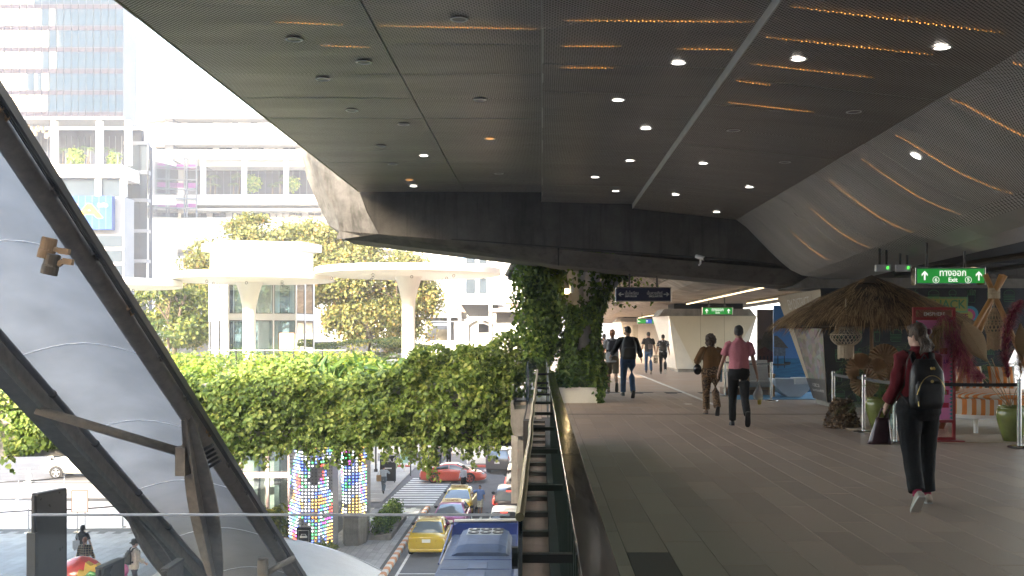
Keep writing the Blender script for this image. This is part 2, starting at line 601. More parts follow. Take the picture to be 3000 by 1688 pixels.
# ---- concrete edge beam, corbel and column beside the street
M_BROWNLEDGE = pm('brown stained ledge', (0.13, 0.085, 0.055), rough=0.8, var=0.3, scale=4)
t = thing('edge_beam', 'brown concrete ledge running under the steel railing', 'ledge', (0, 8, -1.1))
b = MB()
b.box((-0.10, -8, -1.1), (0.055, 20.0, -0.03))
b.build('ledge_slab', M_BROWNLEDGE, t)
for i in range(22):
 y = 0.2 + i * 0.93
 MB().box((-0.09, y, -0.028), (0.054, y + 0.10, 0.012)).build('cross_bar', M_DARKSTEEL, t)
t = thing('corbel', 'weathered concrete corbel and pale ledge beside the street', 'corbel', (-0.5, 24.6, -1))
MB().prism([(-0.72, 24.45, -0.10), (-0.36, 24.45, -0.10), (-0.36, 24.45, -0.72), (-0.62, 24.45, -0.72), (-0.68, 24.45, -0.62), (-0.72, 24.45, -0.42)], (0, 1.5, 0)).build('bracket', M_CONC, t)
MB().prism([(-0.72, 24.45, -0.098), (-0.63, 24.45, -0.098), (-0.66, 24.45, 0.06), (-0.72, 24.45, 0.06)], (0, 1.0, 0)).build('upstand', M_CONC, t)
MB().box((-0.74, 25.96, -0.5), (-0.36, 38, -0.02)).build('ledge_top', M_CONCPALE, t)
t = thing('support_column', 'stained concrete column holding up the walkway over the street', 'column', (-0.35, 25, -8.4))
MB().prism([(-0.55, 24.6, -8.4), (-0.15, 24.6, -8.4), (-0.15, 25.6, -8.4), (-0.55, 25.6, -8.4)], (0, 0, 7.7)).build('shaft', M_CONC, t)
MB().box((-0.71, 24.62, -2.3), (-0.56, 24.9, -0.74)).build('drain_cover', M_CONCPALE, t)
# ---- railing: wide steel top plate, posts, brackets, outer glass
M_GOLD = pm('tarnished brass edge', (0.30, 0.26, 0.14), rough=0.3, metal=0.9, var=0.25, scale=9)
M_RAILTOP = pm('brushed steel plate', (0.34, 0.345, 0.33), rough=0.14, metal=1.0, var=0.16, scale=5, rvar=0.07, stretch=(8, 0.6, 1))
t = thing('railing', 'wide brushed steel handrail with bars and outer glass along the drop', 'railing', (0.13, 8, 0))
for y0, y1 in ((-4.0, 4.88), (4.90, 10.2), (10.22, 15.7)):
 p = MB()
 p.box((0.09, y0, 1.02), (0.182, y1, 1.05), bev=0.004)
 p.build('top_plate', M_RAILTOP, t)
for i in range(70):
 y = -2.0 + i * 0.255
 if y > 15.6: break
 MB().box((0.125, y, -0.02), (0.147, y + 0.045, 1.018)).build('bar', M_DARKSTEEL, t)
for i in range(11):
 y = 1.63 + i * 1.40
 if y > 15.6: break
 q = MB().bar((-0.055, y, 0.965), (0.088, y, 0.965), 0.035, 0.024)
 q.cyl((-0.085, y, 0.965), (-0.068, y, 0.965), 0.032, n=10)
 q.build('bracket', M_DARKSTEEL, t)
for i in range(7):
 y0 = 2.96 + i * 1.83
 MB().box((-0.066, y0 + 0.006, 0.04), (-0.054, y0 + 1.82, 1.085)).build('glass_pane', M_GLASSGREEN, t)
cap = MB()
ys = [2.96 + 12.74 * i / 26 for i in range(27)]
cap.tube([(-0.060 + rng.uniform(-.004, .004), y, 1.093) for y in ys], 0.013, n=8)
cap.build('glass_rim', M_GOLD, t)
MB().bar((-0.07, 15.71, 1.03), (0.15, 15.71, 1.03), 0.05, 0.03).build('end_bar', M_DARKSTEEL, t)
t = thing('glass_balustrade', 'glass balustrade crossing low in front of the escalator canopy', 'balustrade', (-1.5, 2.95, 0))
MB().box((-1.75, 2.944, -0.6), (-0.09, 2.956, 1.098)).build('glass_pane', M_GLASS, t)
MB().box((-1.42, 2.943, 1.0985), (-0.09, 2.957, 1.1035)).build('glass_rim', M_WHITE, t)
t = thing('glass_fence', 'green glass fence panels beside the planter box', 'fence', (-0.36, 28, 0))
for i in range(6):
 y0 = 24.62 + i * 1.7
 MB().box((-0.37, y0, -0.08), (-0.352, y0 + 1.66, 1.11)).build('glass_pane', M_GLASSGREEN, t)
 MB().box((-0.35, y0 + 0.1, -0.08), (-0.31, y0 + 0.14, 1.0)).build('post', M_STEEL, t)
for z in (0.08, 0.62):
 MB().bar((-0.33, 24.6, z), (-0.33, 34.8, z), 0.025, 0.025).build('cross_rail', M_DARKSTEEL, t)
MB().box((-0.35, 24.6, -0.08), (0.13, 24.618, 1.07)).build('return_pane', M_GLASS, t)
for x, y in ((0.12, 24.65), (0.12, 20.5)):
 MB().cyl((x, y, 0), (x, y, 1.0), 0.02, n=8).build('post', M_STEEL, t)
# ---- perforated ceiling
def perforated(name, col, pitch, hole, bmp=0.35, rgh=0.36):
 m = pm(name, col, rough=0.36, var=0.16, scale=0.9, spec=0.6, stretch=(0.35, 1.6, 1.0), metal=0.15)
 nt = m.node_tree
 b = nt.nodes['Principled BSDF']
 src = b.inputs['Base Color'].links[0].from_socket
 uv = nt.nodes.new('ShaderNodeUVMap')
 sx = nt.nodes.new('ShaderNodeSeparateXYZ')
 nt.links.new(uv.outputs[0], sx.inputs[0])
 outs = []
 for i in range(2):
  k = nt.nodes.new('ShaderNodeMath'); k.operation = 'MULTIPLY'
  k.inputs[1].default_value = 2 * PI / pitch
  nt.links.new(sx.outputs[i], k.inputs[0])
  c = nt.nodes.new('ShaderNodeMath'); c.operation = 'COSINE'
  nt.links.new(k.outputs[0], c.inputs[0])
  outs.append(c)
 ml = nt.nodes.new('ShaderNodeMath'); ml.operation = 'MULTIPLY'
 nt.links.new(outs[0].outputs[0], ml.inputs[0])
 nt.links.new(outs[1].outputs[0], ml.inputs[1])
 gt = nt.nodes.new('ShaderNodeMath'); gt.operation = 'GREATER_THAN'
 gt.inputs[1].default_value = hole
 nt.links.new(ml.outputs[0], gt.inputs[0])
 mx = nt.nodes.new('ShaderNodeMix'); mx.data_type = 'RGBA'
 nt.links.new(gt.outputs[0], mx.inputs[0])
 nt.links.new(src, mx.inputs[6])
 mx.inputs[7].default_value = (0.006, 0.006, 0.006, 1)
 nt.links.new(mx.outputs[2], b.inputs['Base Color'])
 r = nt.nodes.new('ShaderNodeMapRange')
 r.inputs[3].default_value = rgh
 r.inputs[4].default_value = 0.95
 nt.links.new(gt.outputs[0], r.inputs[0])
 nt.links.new(r.outputs[0], b.inputs['Roughness'])
 n2 = nt.nodes.new('ShaderNodeTexNoise')
 n2.inputs['Scale'].default_value = 0.9
 n2.inputs['Detail'].default_value = 1
 mp = nt.nodes.new('ShaderNodeMapping')
 mp.inputs['Scale'].default_value = (0.6, 2.2, 1)
 tc = nt.nodes.new('ShaderNodeTexCoord')
 nt.links.new(tc.outputs['Object'], mp.inputs[0])
 nt.links.new(mp.outputs[0], n2.inputs[0])
 bp = nt.nodes.new('ShaderNodeBump')
 bp.inputs['Strength'].default_value = bmp
 bp.inputs['Distance'].default_value = 0.05
 nt.links.new(n2.outputs[0], bp.inputs['Height'])
 nt.links.new(bp.outputs[0], b.inputs['Normal'])
 return m
M_PERF = perforated('perforated grey metal', (0.37, 0.345, 0.315), 0.050, 0.22)
M_PERF2 = perforated('perforated silver metal', (0.56, 0.555, 0.535), 0.050, 0.25, 0.12, 0.5)
M_PERFBIG = perforated('coarse perforated silver metal', (0.58, 0.575, 0.55), 0.085, 0.2, 0.12, 0.5)
M_SKIN = pm('smooth silver soffit', (0.36, 0.355, 0.34), rough=0.42, metal=0.3, var=0.1, scale=2)
M_EDGE = pm('pale panel edge', (0.45, 0.46, 0.42), rough=0.4, var=0.1)
def prof(Y):
 """silver cladding cross-section (X, Z) at distance Y"""
 t_ = max(-0.2, min(1.6, (23.5 - Y) / 10))
 a = [(4.3, 4.16), (4.52, 4.00), (4.75, 3.76), (5.02, 3.48), (5.28, 3.23), (5.5, 3.05), (5.75, 2.93), (6.1, 2.87), (6.5, 2.85), (7.0, 2.85)]
 c = [(4.3, 4.16), (4.52, 4.07), (4.75, 3.92), (5.02, 3.75), (5.28, 3.60), (5.6, 3.46), (5.9, 3.36), (6.2, 3.27), (6.5, 3.10), (7.0, 3.0)]
 return [(p[0] + (q[0] - p[0]) * t_, p[1] + (q[1] - p[1]) * t_) for p, q in zip(a, c)]
def panel(name, sections, mat, parent, thick=0.03):
 """sheet through polylines (lists of (x, y, z)) with UV in metres"""
 n = len(sections[0])
 vs = [p for s in sections for p in s]
 fs, uvs = [], []
 arc = []
 for s in sections:
  d, a = 0, [0.0]
  for i in range(1, n):
   d += (Vector(s[i]) - Vector(s[i - 1])).length
   a.append(d)
  x0 = s[0][0]
  arc.append([x0 + q for q in a])
 me = bpy.data.meshes.new(name)
 k = len(sections)
 for i in range(k - 1):
  for j in range(n - 1):
   fs.append((i * n + j, i * n + j + 1, (i + 1) * n + j + 1, (i + 1) * n + j))
 nb = len(vs)
 off = 2 * nb
 vs2 = vs + [(p[0], p[1], p[2] + thick) for p in vs]
 sides = []
 S = lambda *q: tuple(i + (nb if i < nb else 0) for i in q)
 for j in range(n - 1):
  sides.append(S(j + 1, j, off + j, off + j + 1))
  e = (k - 1) * n
  sides.append(S(e + j, e + j + 1, off + e + j + 1, off + e + j))
 for i in range(k - 1):
  sides.append(S(i * n, (i + 1) * n, off + (i + 1) * n, off + i * n))
  sides.append(S((i + 1) * n + n - 1, i * n + n - 1, off + i * n + n - 1, off + (i + 1) * n + n - 1))
 top = [(f[3] + off, f[2] + off, f[1] + off, f[0] + off) for f in fs]
 me.from_pydata(vs + vs2, [], fs + sides + top)
 uvl = me.uv_layers.new(name='UVMap')
 flat = [a for r_ in arc for a in r_]
 for poly in me.polygons:
  for li in poly.loop_indices:
   vi = me.loops[li].vertex_index % nb
   uvl.data[li].uv = (flat[vi], vs[vi][1])
 for poly in me.polygons:
  if poly.index >= len(fs) and poly.index < len(fs) + len(sides):
   poly.material_index = 1
 if n > 3:
  me.polygons.foreach_set('use_smooth', [i < len(fs) for i in range(len(me.polygons))])
 me.update()
 return link_mesh(name, me, [mat, M_EDGE], parent, False)
SEC = {'l1': (-4.02, 4.78, -1.72, 4.775), 'l2': (-1.712, 4.775, -0.006, 4.77), 'm': (0.0, 4.56, 2.0, 4.51), 'r': (2.006, 4.41, 4.3, 4.16)}
def ceil_z(X):
 for k, (x0, z0, x1, z1) in SEC.items():
  if x0 - 0.01 <= X <= x1 + 0.01:
   return z0 + (z1 - z0) * (X - x0) / (x1 - x0)
 return 4.5
roofb = MB()
roofb.box((-3.9, -30, 4.95), (4.5, 23.4, 5.6))
roofb.box((4.3, -30, 4.4), (12.5, 23.3, 5.62))
ceiling = roofb.build('ceiling', M_BLACK)
tag(ceiling, 'perforated metal ceiling under the rail viaduct', kind='structure')
MB().box((-0.004, -25, 4.56), (0.02, 23.4, 4.80)).build('step_edge', M_EDGE, ceiling)
MB().box((2.001, -25, 4.41), (2.02, 23.4, 4.54)).build('step_edge', M_EDGE, ceiling)
MB().box((-4.05, -25, 4.775), (-4.025, 23.45, 4.99)).build('edge_trim', pm('olive edge trim', (0.16, 0.16, 0.08), rough=0.5, var=0.15), ceiling)
ROW = 1.32
rowsY = []
y = 23.38
while y > -14:
 rowsY.append((max(y - ROW + 0.008, -14), y))
 y -= ROW
for (y0, y1) in rowsY:
 for k, (x0, z0, x1, z1) in SEC.items():
  dz0, dz1 = rng.uniform(-.004, .004), rng.uniform(-.004, .004)
  wob = rng.uniform(-.003, .002)
  ym = (y0 + y1) / 2
  secs = []
  for yy, dz in ((y0, dz0), (ym, wob), (y1, dz1)):
   secs.append([(x0 + 0.004, yy, z0 + dz), ((x0 + x1) / 2, yy, (z0 + z1) / 2 + dz + wob), (x1 - 0.004, yy, z1 + dz)])
  panel('ceiling_panel', secs, M_PERF, ceiling)
 ym = (y0 + y1) / 2
 pr = [[(x, yy, z) for x, z in prof(yy)] for yy in (y0, ym, y1)]
 panel('ceiling_panel', [s[0:7] for s in pr], M_PERF2, ceiling)
 panel('ceiling_panel', [s[6:8] for s in pr], M_PERFBIG, ceiling)
 panel('soffit_panel', [s[7:10] for s in pr], M_SKIN, ceiling)
MB().box((7.0, -14, 3.2), (12.4, 23.3, 3.3)).build('dark_soffit', M_BLACK, ceiling)
# ---- downlights
M_LAMP = emat('lit lamp', (1.0, 0.93, 0.85), 1.0)
M_LAMPWARM = emat('dim amber lamp', (1.0, 0.45, 0.12), 0.12)
M_RING = pm('lamp trim', (0.7, 0.7, 0.68), rough=0.4, var=0)
M_CAV = pm('lamp cavity', (0.10, 0.10, 0.095), rough=0.3, var=0)
def downlight(pos, nrm, state, label):
 t_ = thing('downlight', label, 'downlight', pos, group='round recessed downlights in the perforated ceiling')
 q = Vector(nrm).to_track_quat('Z', 'Y')
 t_.rotation_euler = q.to_euler()
 r_ = MB().lathe([(0.070, -0.004), (0.073, 0.003), (0.090, 0.003), (0.092, -0.002), (0.070, -0.004)], n=20)
 r_.build('trim_ring', M_RING, t_, world=False, smooth=True)
 l_ = MB()
 n = 20
 l_.add([(0.071 * math.cos(2 * PI * j / n), 0.071 * math.sin(2 * PI * j / n), -0.003) for j in range(n)], [tuple(range(n))])
 l_.build('lamp', {'on': M_LAMP, 'off': M_CAV, 'amber': M_LAMPWARM}[state], t_, world=False)
DL = {
 'l': [(740, 98, 'off'), (812, 198, 'off'), (915, 155, 'off'), (885, 277, 'off'), (1155, 47, 'off'), (1207, 250, 'off'), (1015, 312, 'off'), (958, 367, 'off'), (988, 412, 'off'), (1066, 391, 'on'), (1232, 348, 'amber'), (1030, 452, 'amber'), (1040, 468, 'on'), (1255, 436, 'off')],
 'm': [(1707, 157, 'on'), (1555, 250, 'on'), (1625, 322, 'on'), (1585, 403, 'on'), (1497, 445, 'on'), (1549, 480, 'on')],
 'r': [(2010, 147, 'on'), (2370, 118, 'on'), (2148, 280, 'off'), (1845, 327, 'off'), (1770, 410, 'on'), (1975, 407, 'off'), (1886, 470, 'on'), (1700, 489, 'on'), (1803, 533, 'on')],
}
WHERE = {'l': 'in the street side ceiling', 'm': 'in the middle ceiling', 'r': 'in the ceiling beside the cladding'}
STATE = {'on': 'glowing white round downlight', 'off': 'unlit round downlight', 'amber': 'faint amber round downlight'}
ORD = ('first', 'second', 'third', 'fourth', 'fifth', 'sixth', 'seventh', 'eighth', 'ninth', 'tenth', 'eleventh', 'twelfth')
for sec, lst in DL.items():
 for du, dv, st in lst:
  same = sorted((q[1] for q in lst if q[2] == st), reverse=True)
  rank = ORD[same.index(dv)] + ' from the dark beam, ' if len(same) > 1 else ''
  u, v = du * D2S, dv * D2S
  X = 0
  h = {'l': 3.17, 'm': 2.94, 'r': 2.7}[sec]
  for _ in range(4):
   Y = h * FPX / (CV - v)
   X = (u - CU) / FPX * Y
   if sec == 'r': h = 4.41 - 0.109 * (X - 2.0) - EYE
   if sec == 'm': h = 4.56 - 0.025 * X - EYE
  z = EYE + h - 0.010
  downlight((X, Y, z), (0.109 if False else 0, 0, -1), st, STATE[st] + ', ' + rank + WHERE[sec])
for du, dv, st, lab in ((2303, 397, 'on', 'bright tilted downlight on the curved silver cladding'), (2003, 542, 'off', 'unlit oval downlight low on the curved silver cladding')):
 u, v = du * D2S, dv * D2S
 best = None
 for yi in range(60, 234):
  Y = yi / 10
  pr = prof(Y)
  for i in range(len(pr) - 1):
   for s in (0.1, 0.35, 0.6, 0.85):
    x = pr[i][0] + (pr[i + 1][0] - pr[i][0]) * s
    z = pr[i][1] + (pr[i + 1][1] - pr[i][1]) * s
    e = abs(CU + FPX * x / Y - u) + abs(CV - FPX * (z - EYE) / Y - v)
    if best is None or e < best[0]:
     best = (e, x, Y, z, Vector((pr[i + 1][1] - pr[i][1], 0, -(pr[i + 1][0] - pr[i][0]))))
 e, x, Y, z, nr = best
 nr.normalize()
 p = Vector((x, Y, z)) + nr * 0.012
 downlight(p, nr, st, lab)
# ---- amber LED strips glowing through the perforation: rows of small points
M_AMBER = emat('amber led points', (1.0, 0.40, 0.07), 0.40)
def strip(pts, label, dots):
 t_ = MB()
 n = len(pts)
 for i in range(dots):
  s = (i + 0.5) / dots * (n - 1)
  a = int(s)
  p = Vector(pts[a]).lerp(Vector(pts[min(a + 1, n - 1)]), s - a)
  r_ = 0.0050 * (0.5 + 0.45 * math.sin(PI * (i + 1) / (dots + 1)) + rng.uniform(-.2, .2))
  p += Vector((0, rng.uniform(-.003, .003) + (0.02 if i % 2 else 0), 0))
  t_.ball(p, r_, 6, 3)
 o_ = t_.build('led_strip', M_AMBER)
 tag(o_, label, 'led strip', kind='stuff')
 o_['group'] = 'amber led strips behind the perforated ceiling'
def flat_strip(u0, v0, u1, v1, h, label):
 pts = []
 for u, v in ((u0, v0), (u1, v1)):
  u, v = u * D2S, v * D2S
  hh = h
  for _ in range(4):
   Y = hh * FPX / (CV - v)
   X = (u - CU) / FPX * Y
   if h == 2.7: hh = 4.41 - 0.109 * (X - 2.0) - EYE
   if h == 2.94: hh = 4.56 - 0.025 * X - EYE
  pts.append(Vector((X, Y, EYE + hh - 0.011)))
 d = (pts[1] - pts[0]).length
 strip(pts, label, max(8, int(d / 0.036)))
for i, a in enumerate(((690, 52, 865, 60), (805, 112, 930, 116), (945, 62, 1360, 70))):
 flat_strip(*a, 3.17, ('short upper', 'short lower', 'longest')[i] + ' amber led strip glowing through the street side ceiling')
for i, a in enumerate(((1415, 48, 1900, 52), (1410, 113, 1565, 114), (1700, 120, 1855, 122), (1408, 168, 1545, 168))):
 flat_strip(*a, 2.94, ('longest', 'second short', 'faint step side', 'lowest short')[i] + ' amber led strip glowing through the middle ceiling')
for i, a in enumerate(((1985, 12, 2530, 80), (1925, 90, 2350, 135), (1885, 157, 2205, 193), (1850, 200, 1940, 212), (1830, 255, 2050, 280))):
 flat_strip(*a, 2.7, ORD[4 - i] + ' amber led strip from the dark beam, in the ceiling beside the cladding')
for i_, (Y, a, c) in enumerate(((9.8, 0.3, 5.6), (11.3, 0.3, 5.4), (13.2, 0.5, 6.0), (14.8, 0.8, 6.0), (16.6, 1.0, 6.0), (18.6, 1.6, 5.8), (20.8, 2.5, 5.6))):
 pr = prof(Y)
 pts = []
 for i in range(24):
  s = a + (c - a) * i / 23
  k = int(s)
  x = pr[k][0] + (pr[k + 1][0] - pr[k][0]) * (s - k)
  z = pr[k][1] + (pr[k + 1][1] - pr[k][1]) * (s - k)
  pts.append((x - 0.008, Y, z - 0.010))
 L = sum((Vector(pts[i + 1]) - Vector(pts[i])).length for i in range(23))
 strip(pts, ORD[6 - i_] + ' curved amber led strip from the dark beam on the silver cladding', int(L / 0.036))
# ---- hammerhead pier cap
t = thing('pier_cap', 'massive shade-dark concrete beam across the walkway with a pale weathered end', 'beam', (3, 24.3, 2.6))
b = MB()
topf = [(-4.05, 23.5, 5.4), (11.5, 23.5, 5.4)]
edge = [(-3.62, 3.86), (0.37, 3.52), (4.75, 3.22), (6.6, 2.98), (11.5, 2.95)]
bot = [(-4.50, 3.80), (0.38, 3.20), (6.19, 2.68), (11.5, 2.62)]
fv = [(x, 23.5, z) for x, z in edge]
b.add([(-4.05, 23.5, 4.79), (-4.05, 23.5, 5.4), (11.5, 23.5, 5.4)] + fv, [(0, 3, 4, 5, 6, 7, 2, 1)])
bv = [(x, 24.0, z) for x, z in bot]
edge2 = [edge[0], edge[1], edge[3], edge[4]]
ev = [(x, 23.5, z) for x, z in edge2]
b.add(ev + bv, [(0, 4, 5, 1), (1, 5, 6, 2), (2, 6, 7, 3)])
bk = [(x, 25.5, z) for x, z in bot]
b.add(bv + bk, [(0, 4, 5, 1), (1, 5, 6, 2), (2, 6, 7, 3)])
b.add(bk + [(-4.5, 25.5, 5.4), (11.5, 25.5, 5.4)], [(0, 4, 5, 3, 2, 1)])
b.add([(-4.5, 25.5, 5.4), (11.5, 25.5, 5.4), (11.5, 23.5, 5.4), (-4.05, 23.5, 5.4)], [(0, 1, 2, 3)])
b.build('cap_beam', M_CONCDARK, t)
M_NOSE = concrete('flaking painted concrete', (0.24, 0.225, 0.20), streak=0.95, stain=(0.07, 0.065, 0.055), sscale=2.2)
nose = MB()
right = [(-4.05, 23.495, 6.0), (-4.05, 23.495, 4.79), (-3.88, 23.495, 4.35), (-3.62, 23.495, 3.86), (-3.9, 23.8, 3.81), (-4.52, 24.0, 3.80)]
left = [(-5.62, 24.6, 6.2), (-5.60, 24.6, 5.9), (-5.45, 24.6, 5.25), (-5.2, 24.6, 4.65), (-4.95, 24.55, 4.17), (-4.58, 24.5, 3.86)]
mid = [tuple(Vector(a).lerp(Vector(c), 0.55) + Vector((-0.12, -0.18, -0.02))) for a, c in zip(right, left)]
nose.loft([right, mid, left, [(x, 26.0, z) for x, y, z in left]], caps=False, close=False)
nose.add([(-4.05, 23.495, 6.0), (-5.62, 24.6, 6.2), (-5.62, 26, 6.2), (-4.05, 26, 6.0)], [(0, 1, 2, 3)])
nose.build('nose', M_NOSE, t, smooth=False)
MB().bar((0.37, 23.47, 3.53), (0.38, 23.97, 3.21), 0.03, 0.05).build('joint', M_BLACK, t)
cp = MB()
cp.tube([(-2.0, 23.47, 3.74), (0.4, 23.46, 3.56), (4.6, 23.46, 3.26), (6.2, 23.46, 3.05)], 0.018, n=6)
cp.build('conduit', M_DARKSTEEL, t)
# ---- rail viaduct girder beyond the cap
t = thing('viaduct_girder', 'pale board-marked concrete railway girder running on beyond the beam', 'girder', (6, 60, 3))
M_BOARD = concrete('board marked concrete', (0.30, 0.27, 0.235), streak=0.35, stain=(0.12, 0.1, 0.085))
segs = 13
for i in range(segs):
 ya, yb = 25.6 + i * 7.6, 25.6 + (i + 1) * 7.6 - 0.05
 rings = []
 for yy in (ya, yb):
  s = (yy - 25) / 100
  x0 = 4.55 + 1.5 * s
  rings.append([(x0 - 3.9, yy, 5.5), (x0 - 3.7, yy, 5.05), (x0 - 0.7, yy, 3.35), (x0 - 0.25, yy, 3.12), (x0 + 0.25, yy, 3.03), (x0 + 5.4, yy, 3.03), (x0 + 6.2, yy, 3.35), (x0 + 9.0, yy, 5.0), (x0 + 9.2, yy, 5.5)])
 MB().loft(rings, caps=True).build('girder_segment', M_BOARD, t)
 yy = ya
 k = 0
 while yy < yb - 0.3 and i < 5:
  s = (yy - 25) / 100
  x0 = 4.55 + 1.5 * s
  MB().bar((x0 - 3.68, yy, 5.02), (x0 - 0.72, yy, 3.345), 0.03, 0.03).build('board_rib', M_BOARD, t)
  yy += 0.62
t = thing('shade_box', 'added unseen sun-blocking hall on top of the viaduct', 'station', (4, 60, 5.7))
MB().box((-3.9, 25.6, 5.70), (12.4, 44, 12)).build('mass', M_CONC, t)  # both boxes added out of view to keep low sun off the walkway
MB().box((0.9, 44.01, 5.55), (13.5, 126, 9)).build('far_mass', M_CONC, t)
M_TUBE = emat('warm tube light', (1.0, 0.72, 0.40), 0.4)
for (x, z, y0, y1, lab) in ((7.25, 3.12, 12.0, 20.6, 'warm strip light in the dark soffit above the thatched umbrella'), (6.1, 2.93, 27.5, 44.0, 'long warm strip light under the girder beside the beige pier'), (8.4, 2.93, 27.0, 43.0, 'long warm strip light under the girder above the photo wall'), (7.2, 2.93, 49, 78, 'thin warm strip light far down under the girder')):
 t = thing('strip_light', lab, 'light', (x, (y0 + y1) / 2, z), group='linear strip lights')
 MB().box((x - 0.09, y0, z), (x + 0.09, y1, z + 0.09)).build('housing', M_CONC if y0 > 25 else M_DARKSTEEL, t)
 MB().box((x - 0.10, y0 + 0.1, z - 0.035), (x - 0.055, y1 - 0.1, z - 0.003)).build('tube', M_TUBE, t)
# ---- piers
def pier(name, label, cat, Yf, xt0, xt1, xb0, xb1, zt, mats, capz, left_back, panels=3):
 t_ = thing(name, label, cat, ((xt0 + xt1) / 2, Yf + 1, 0))
 zb = 0.14
 mf, ms, mc = mats
 front = MB().prism([(xt0, Yf, zt), (xt1, Yf, zt), (xb1, Yf, zb), (xb0, Yf, zb)], (0, 0.05, 0)).build('front_panel', mf, t_)
 side = MB()
 a, b_, c, d = (xt0, Yf, zt), (xb0, Yf, zb), (xb0 + left_back[2], Yf + left_back[1], zb), (xt0 - left_back[0], Yf + left_back[1], zt)
 side.add([a, b_, c, d, (xt1, Yf + 0.05, zt), (xb1, Yf + 0.05, zb), (xb1, Yf + left_back[1], zb), (xt1, Yf + left_back[1], zt)], [(0, 3, 2, 1), (4, 5, 6, 7), (3, 7, 6, 2)])
 side.build('side_panel', ms, t_)
 MB().prism([(xt0 - left_back[0], Yf + 0.25, zt + 0.002), (xt1, Yf + 0.25, zt + 0.002), (xt1 - 0.25, Yf + 0.25, capz), (xt0 - left_back[0] + 0.25, Yf + 0.25, capz)], (0, left_back[1] - 0.2, 0)).build('concrete_head', mc, t_)
 MB().box((xt0 + 0.3, Yf + 0.6, capz + 0.001), (xt1 - 0.5, Yf + left_back[1] - 0.2, capz + 0.30)).build('bearing', M_BLACK, t_)
 MB().box((xb0 + 0.06, Yf + 0.06, 0.001), (xb1 - 0.06, Yf + left_back[1] - 0.1, zb)).build('plinth', M_CONC, t_)
 return t_, front
M_CREAM = pm('cream cladding panel', (0.52, 0.47, 0.34), rough=0.5, var=0.05, scale=1)
M_CREAMW = pm('pale gloss cladding', (0.62, 0.60, 0.52), rough=0.22, var=0.06, scale=2)
t, fr_ = pier('clad_pier', 'cream panelled pier shaped like an upturned trapezoid beyond the couple', 'pier', 46.4, 5.58, 9.44, 5.92, 8.75, 2.47, (M_CREAM, M_CREAMW, M_CONC), 2.79, (0.42, 3.0, -0.05))
M_SEAM = pm('panel seam', (0.2, 0.18, 0.13), var=0)
for xa, xb in ((6.95, 7.0), (8.0, 8.03)):
 MB().bar((xa, 46.396, 2.46), (xb, 46.396, 0.15), 0.012, 0.01).build('seam', M_SEAM, fr_)
tri = MB().add([(5.60, 46.385, 2.45), (5.93, 46.385, 0.145), (6.75, 46.385, 0.145)], [(0, 1, 2)])
tri.build('corner_facet', M_CREAMW, t)
tri = MB().add([(9.42, 46.385, 2.45), (8.75, 46.385, 0.145), (8.3, 46.385, 0.6)], [(0, 2, 1)])
tri.build('corner_facet', M_CREAMW, t)
t, fr_ = pier('clad_pier', 'farther beige pier with a grooved panel behind the two young men', 'pier', 80.0, 6.0, 10.5, 6.4, 9.9, 2.66, (pm('beige cladding', (0.42, 0.37, 0.31), rough=0.6, var=0.06), M_CREAMW, M_CONC), 2.96, (0.45, 3.0, -0.05))
for i in range(4):
 MB().box((6.9 + i * 0.1, 79.97, 1.0), (6.94 + i * 0.1, 79.99, 2.4)).build('groove', M_SEAM, fr_)
# ---- hanging signs
M_NAVY = pm('navy sign face', (0.012, 0.014, 0.045), rough=0.35, var=0)
M_SIGNTXT = pm('pale sign lettering', (0.62, 0.62, 0.58), rough=0.5, var=0)
M_GREENLIT = pm('lit green sign face', (0.02, 0.20, 0.04), var=0, rough=0.4, emit=(0.03, 0.42, 0.06), es=0.045)
M_BLUELIT = pm('lit blue sign face', (0.02, 0.05, 0.3), var=0, rough=0.4, emit=(0.02, 0.09, 0.5), es=0.07)
M_WHITELIT = pm('lit white lettering', (0.7, 0.7, 0.66), var=0, rough=0.4, emit=(0.9, 0.92, 0.85), es=0.09)
def arrow(c, s, ang, mat, parent):
 c = Vector(c)
 M = Matrix.Rotation(ang, 3, 'Y')
 def P(x, z): return c + M @ Vector((x * s, 0, z * s))
 q = MB()
 q.add([P(-.09, -.5), P(.09, -.5), P(.09, .3), P(-.09, .3)], [(0, 1, 2, 3)])
 for sg in (-1, 1):
  q.add([P(0, .5), P(0, .26), P(.34 * sg, -.08), P(.34 * sg, .16)], [(0, 1, 2, 3)])
 q.build('arrow', mat, parent)
def sign(name, label, x0, x1, z0, z1, Y, depth, face, rods, frame_m, rodz, fw=0.025):
 t_ = thing(name, label, 'sign', ((x0 + x1) / 2, Y, z0))
 MB().box((x0, Y, z0), (x1, Y + depth, z1), bev=0.006).build('case', frame_m, t_)
 MB().box((x0 + fw, Y - 0.004, z0 + fw), (x1 - fw, Y - 0.0005, z1 - fw)).build('face', face, t_)
 for rx in rods:
  MB().cyl((rx, Y + depth / 2, z1 - 0.01), (rx, Y + depth / 2, rodz), 0.022, n=8).build('hanger', M_DARKSTEEL, t_)
 return t_
a, c = at(1803, 841, 24.7), at(1967, 884, 24.7)
t = sign('direction_sign', 'navy hanging sign pointing to two malls in front of the ivy', a.x, c.x, c.z, a.z, 24.7, 0.12, M_NAVY, (a.x + 0.33, c.x - 0.33), M_STEEL, 3.3)
w, h = c.x - a.x, a.z - c.z
Yt = 24.694
arrow((a.x + 0.10 * w, Yt, c.z + 0.5 * h), 0.13, R(-90), M_SIGNTXT, t)
arrow((c.x - 0.09 * w, Yt, c.z + 0.5 * h), 0.13, R(90), M_SIGNTXT, t)
text('เอ็มโพเรียม', (a.x + 0.29 * w, Yt, c.z + 0.57 * h), 0.105, M_SIGNTXT, t, width=0.315)
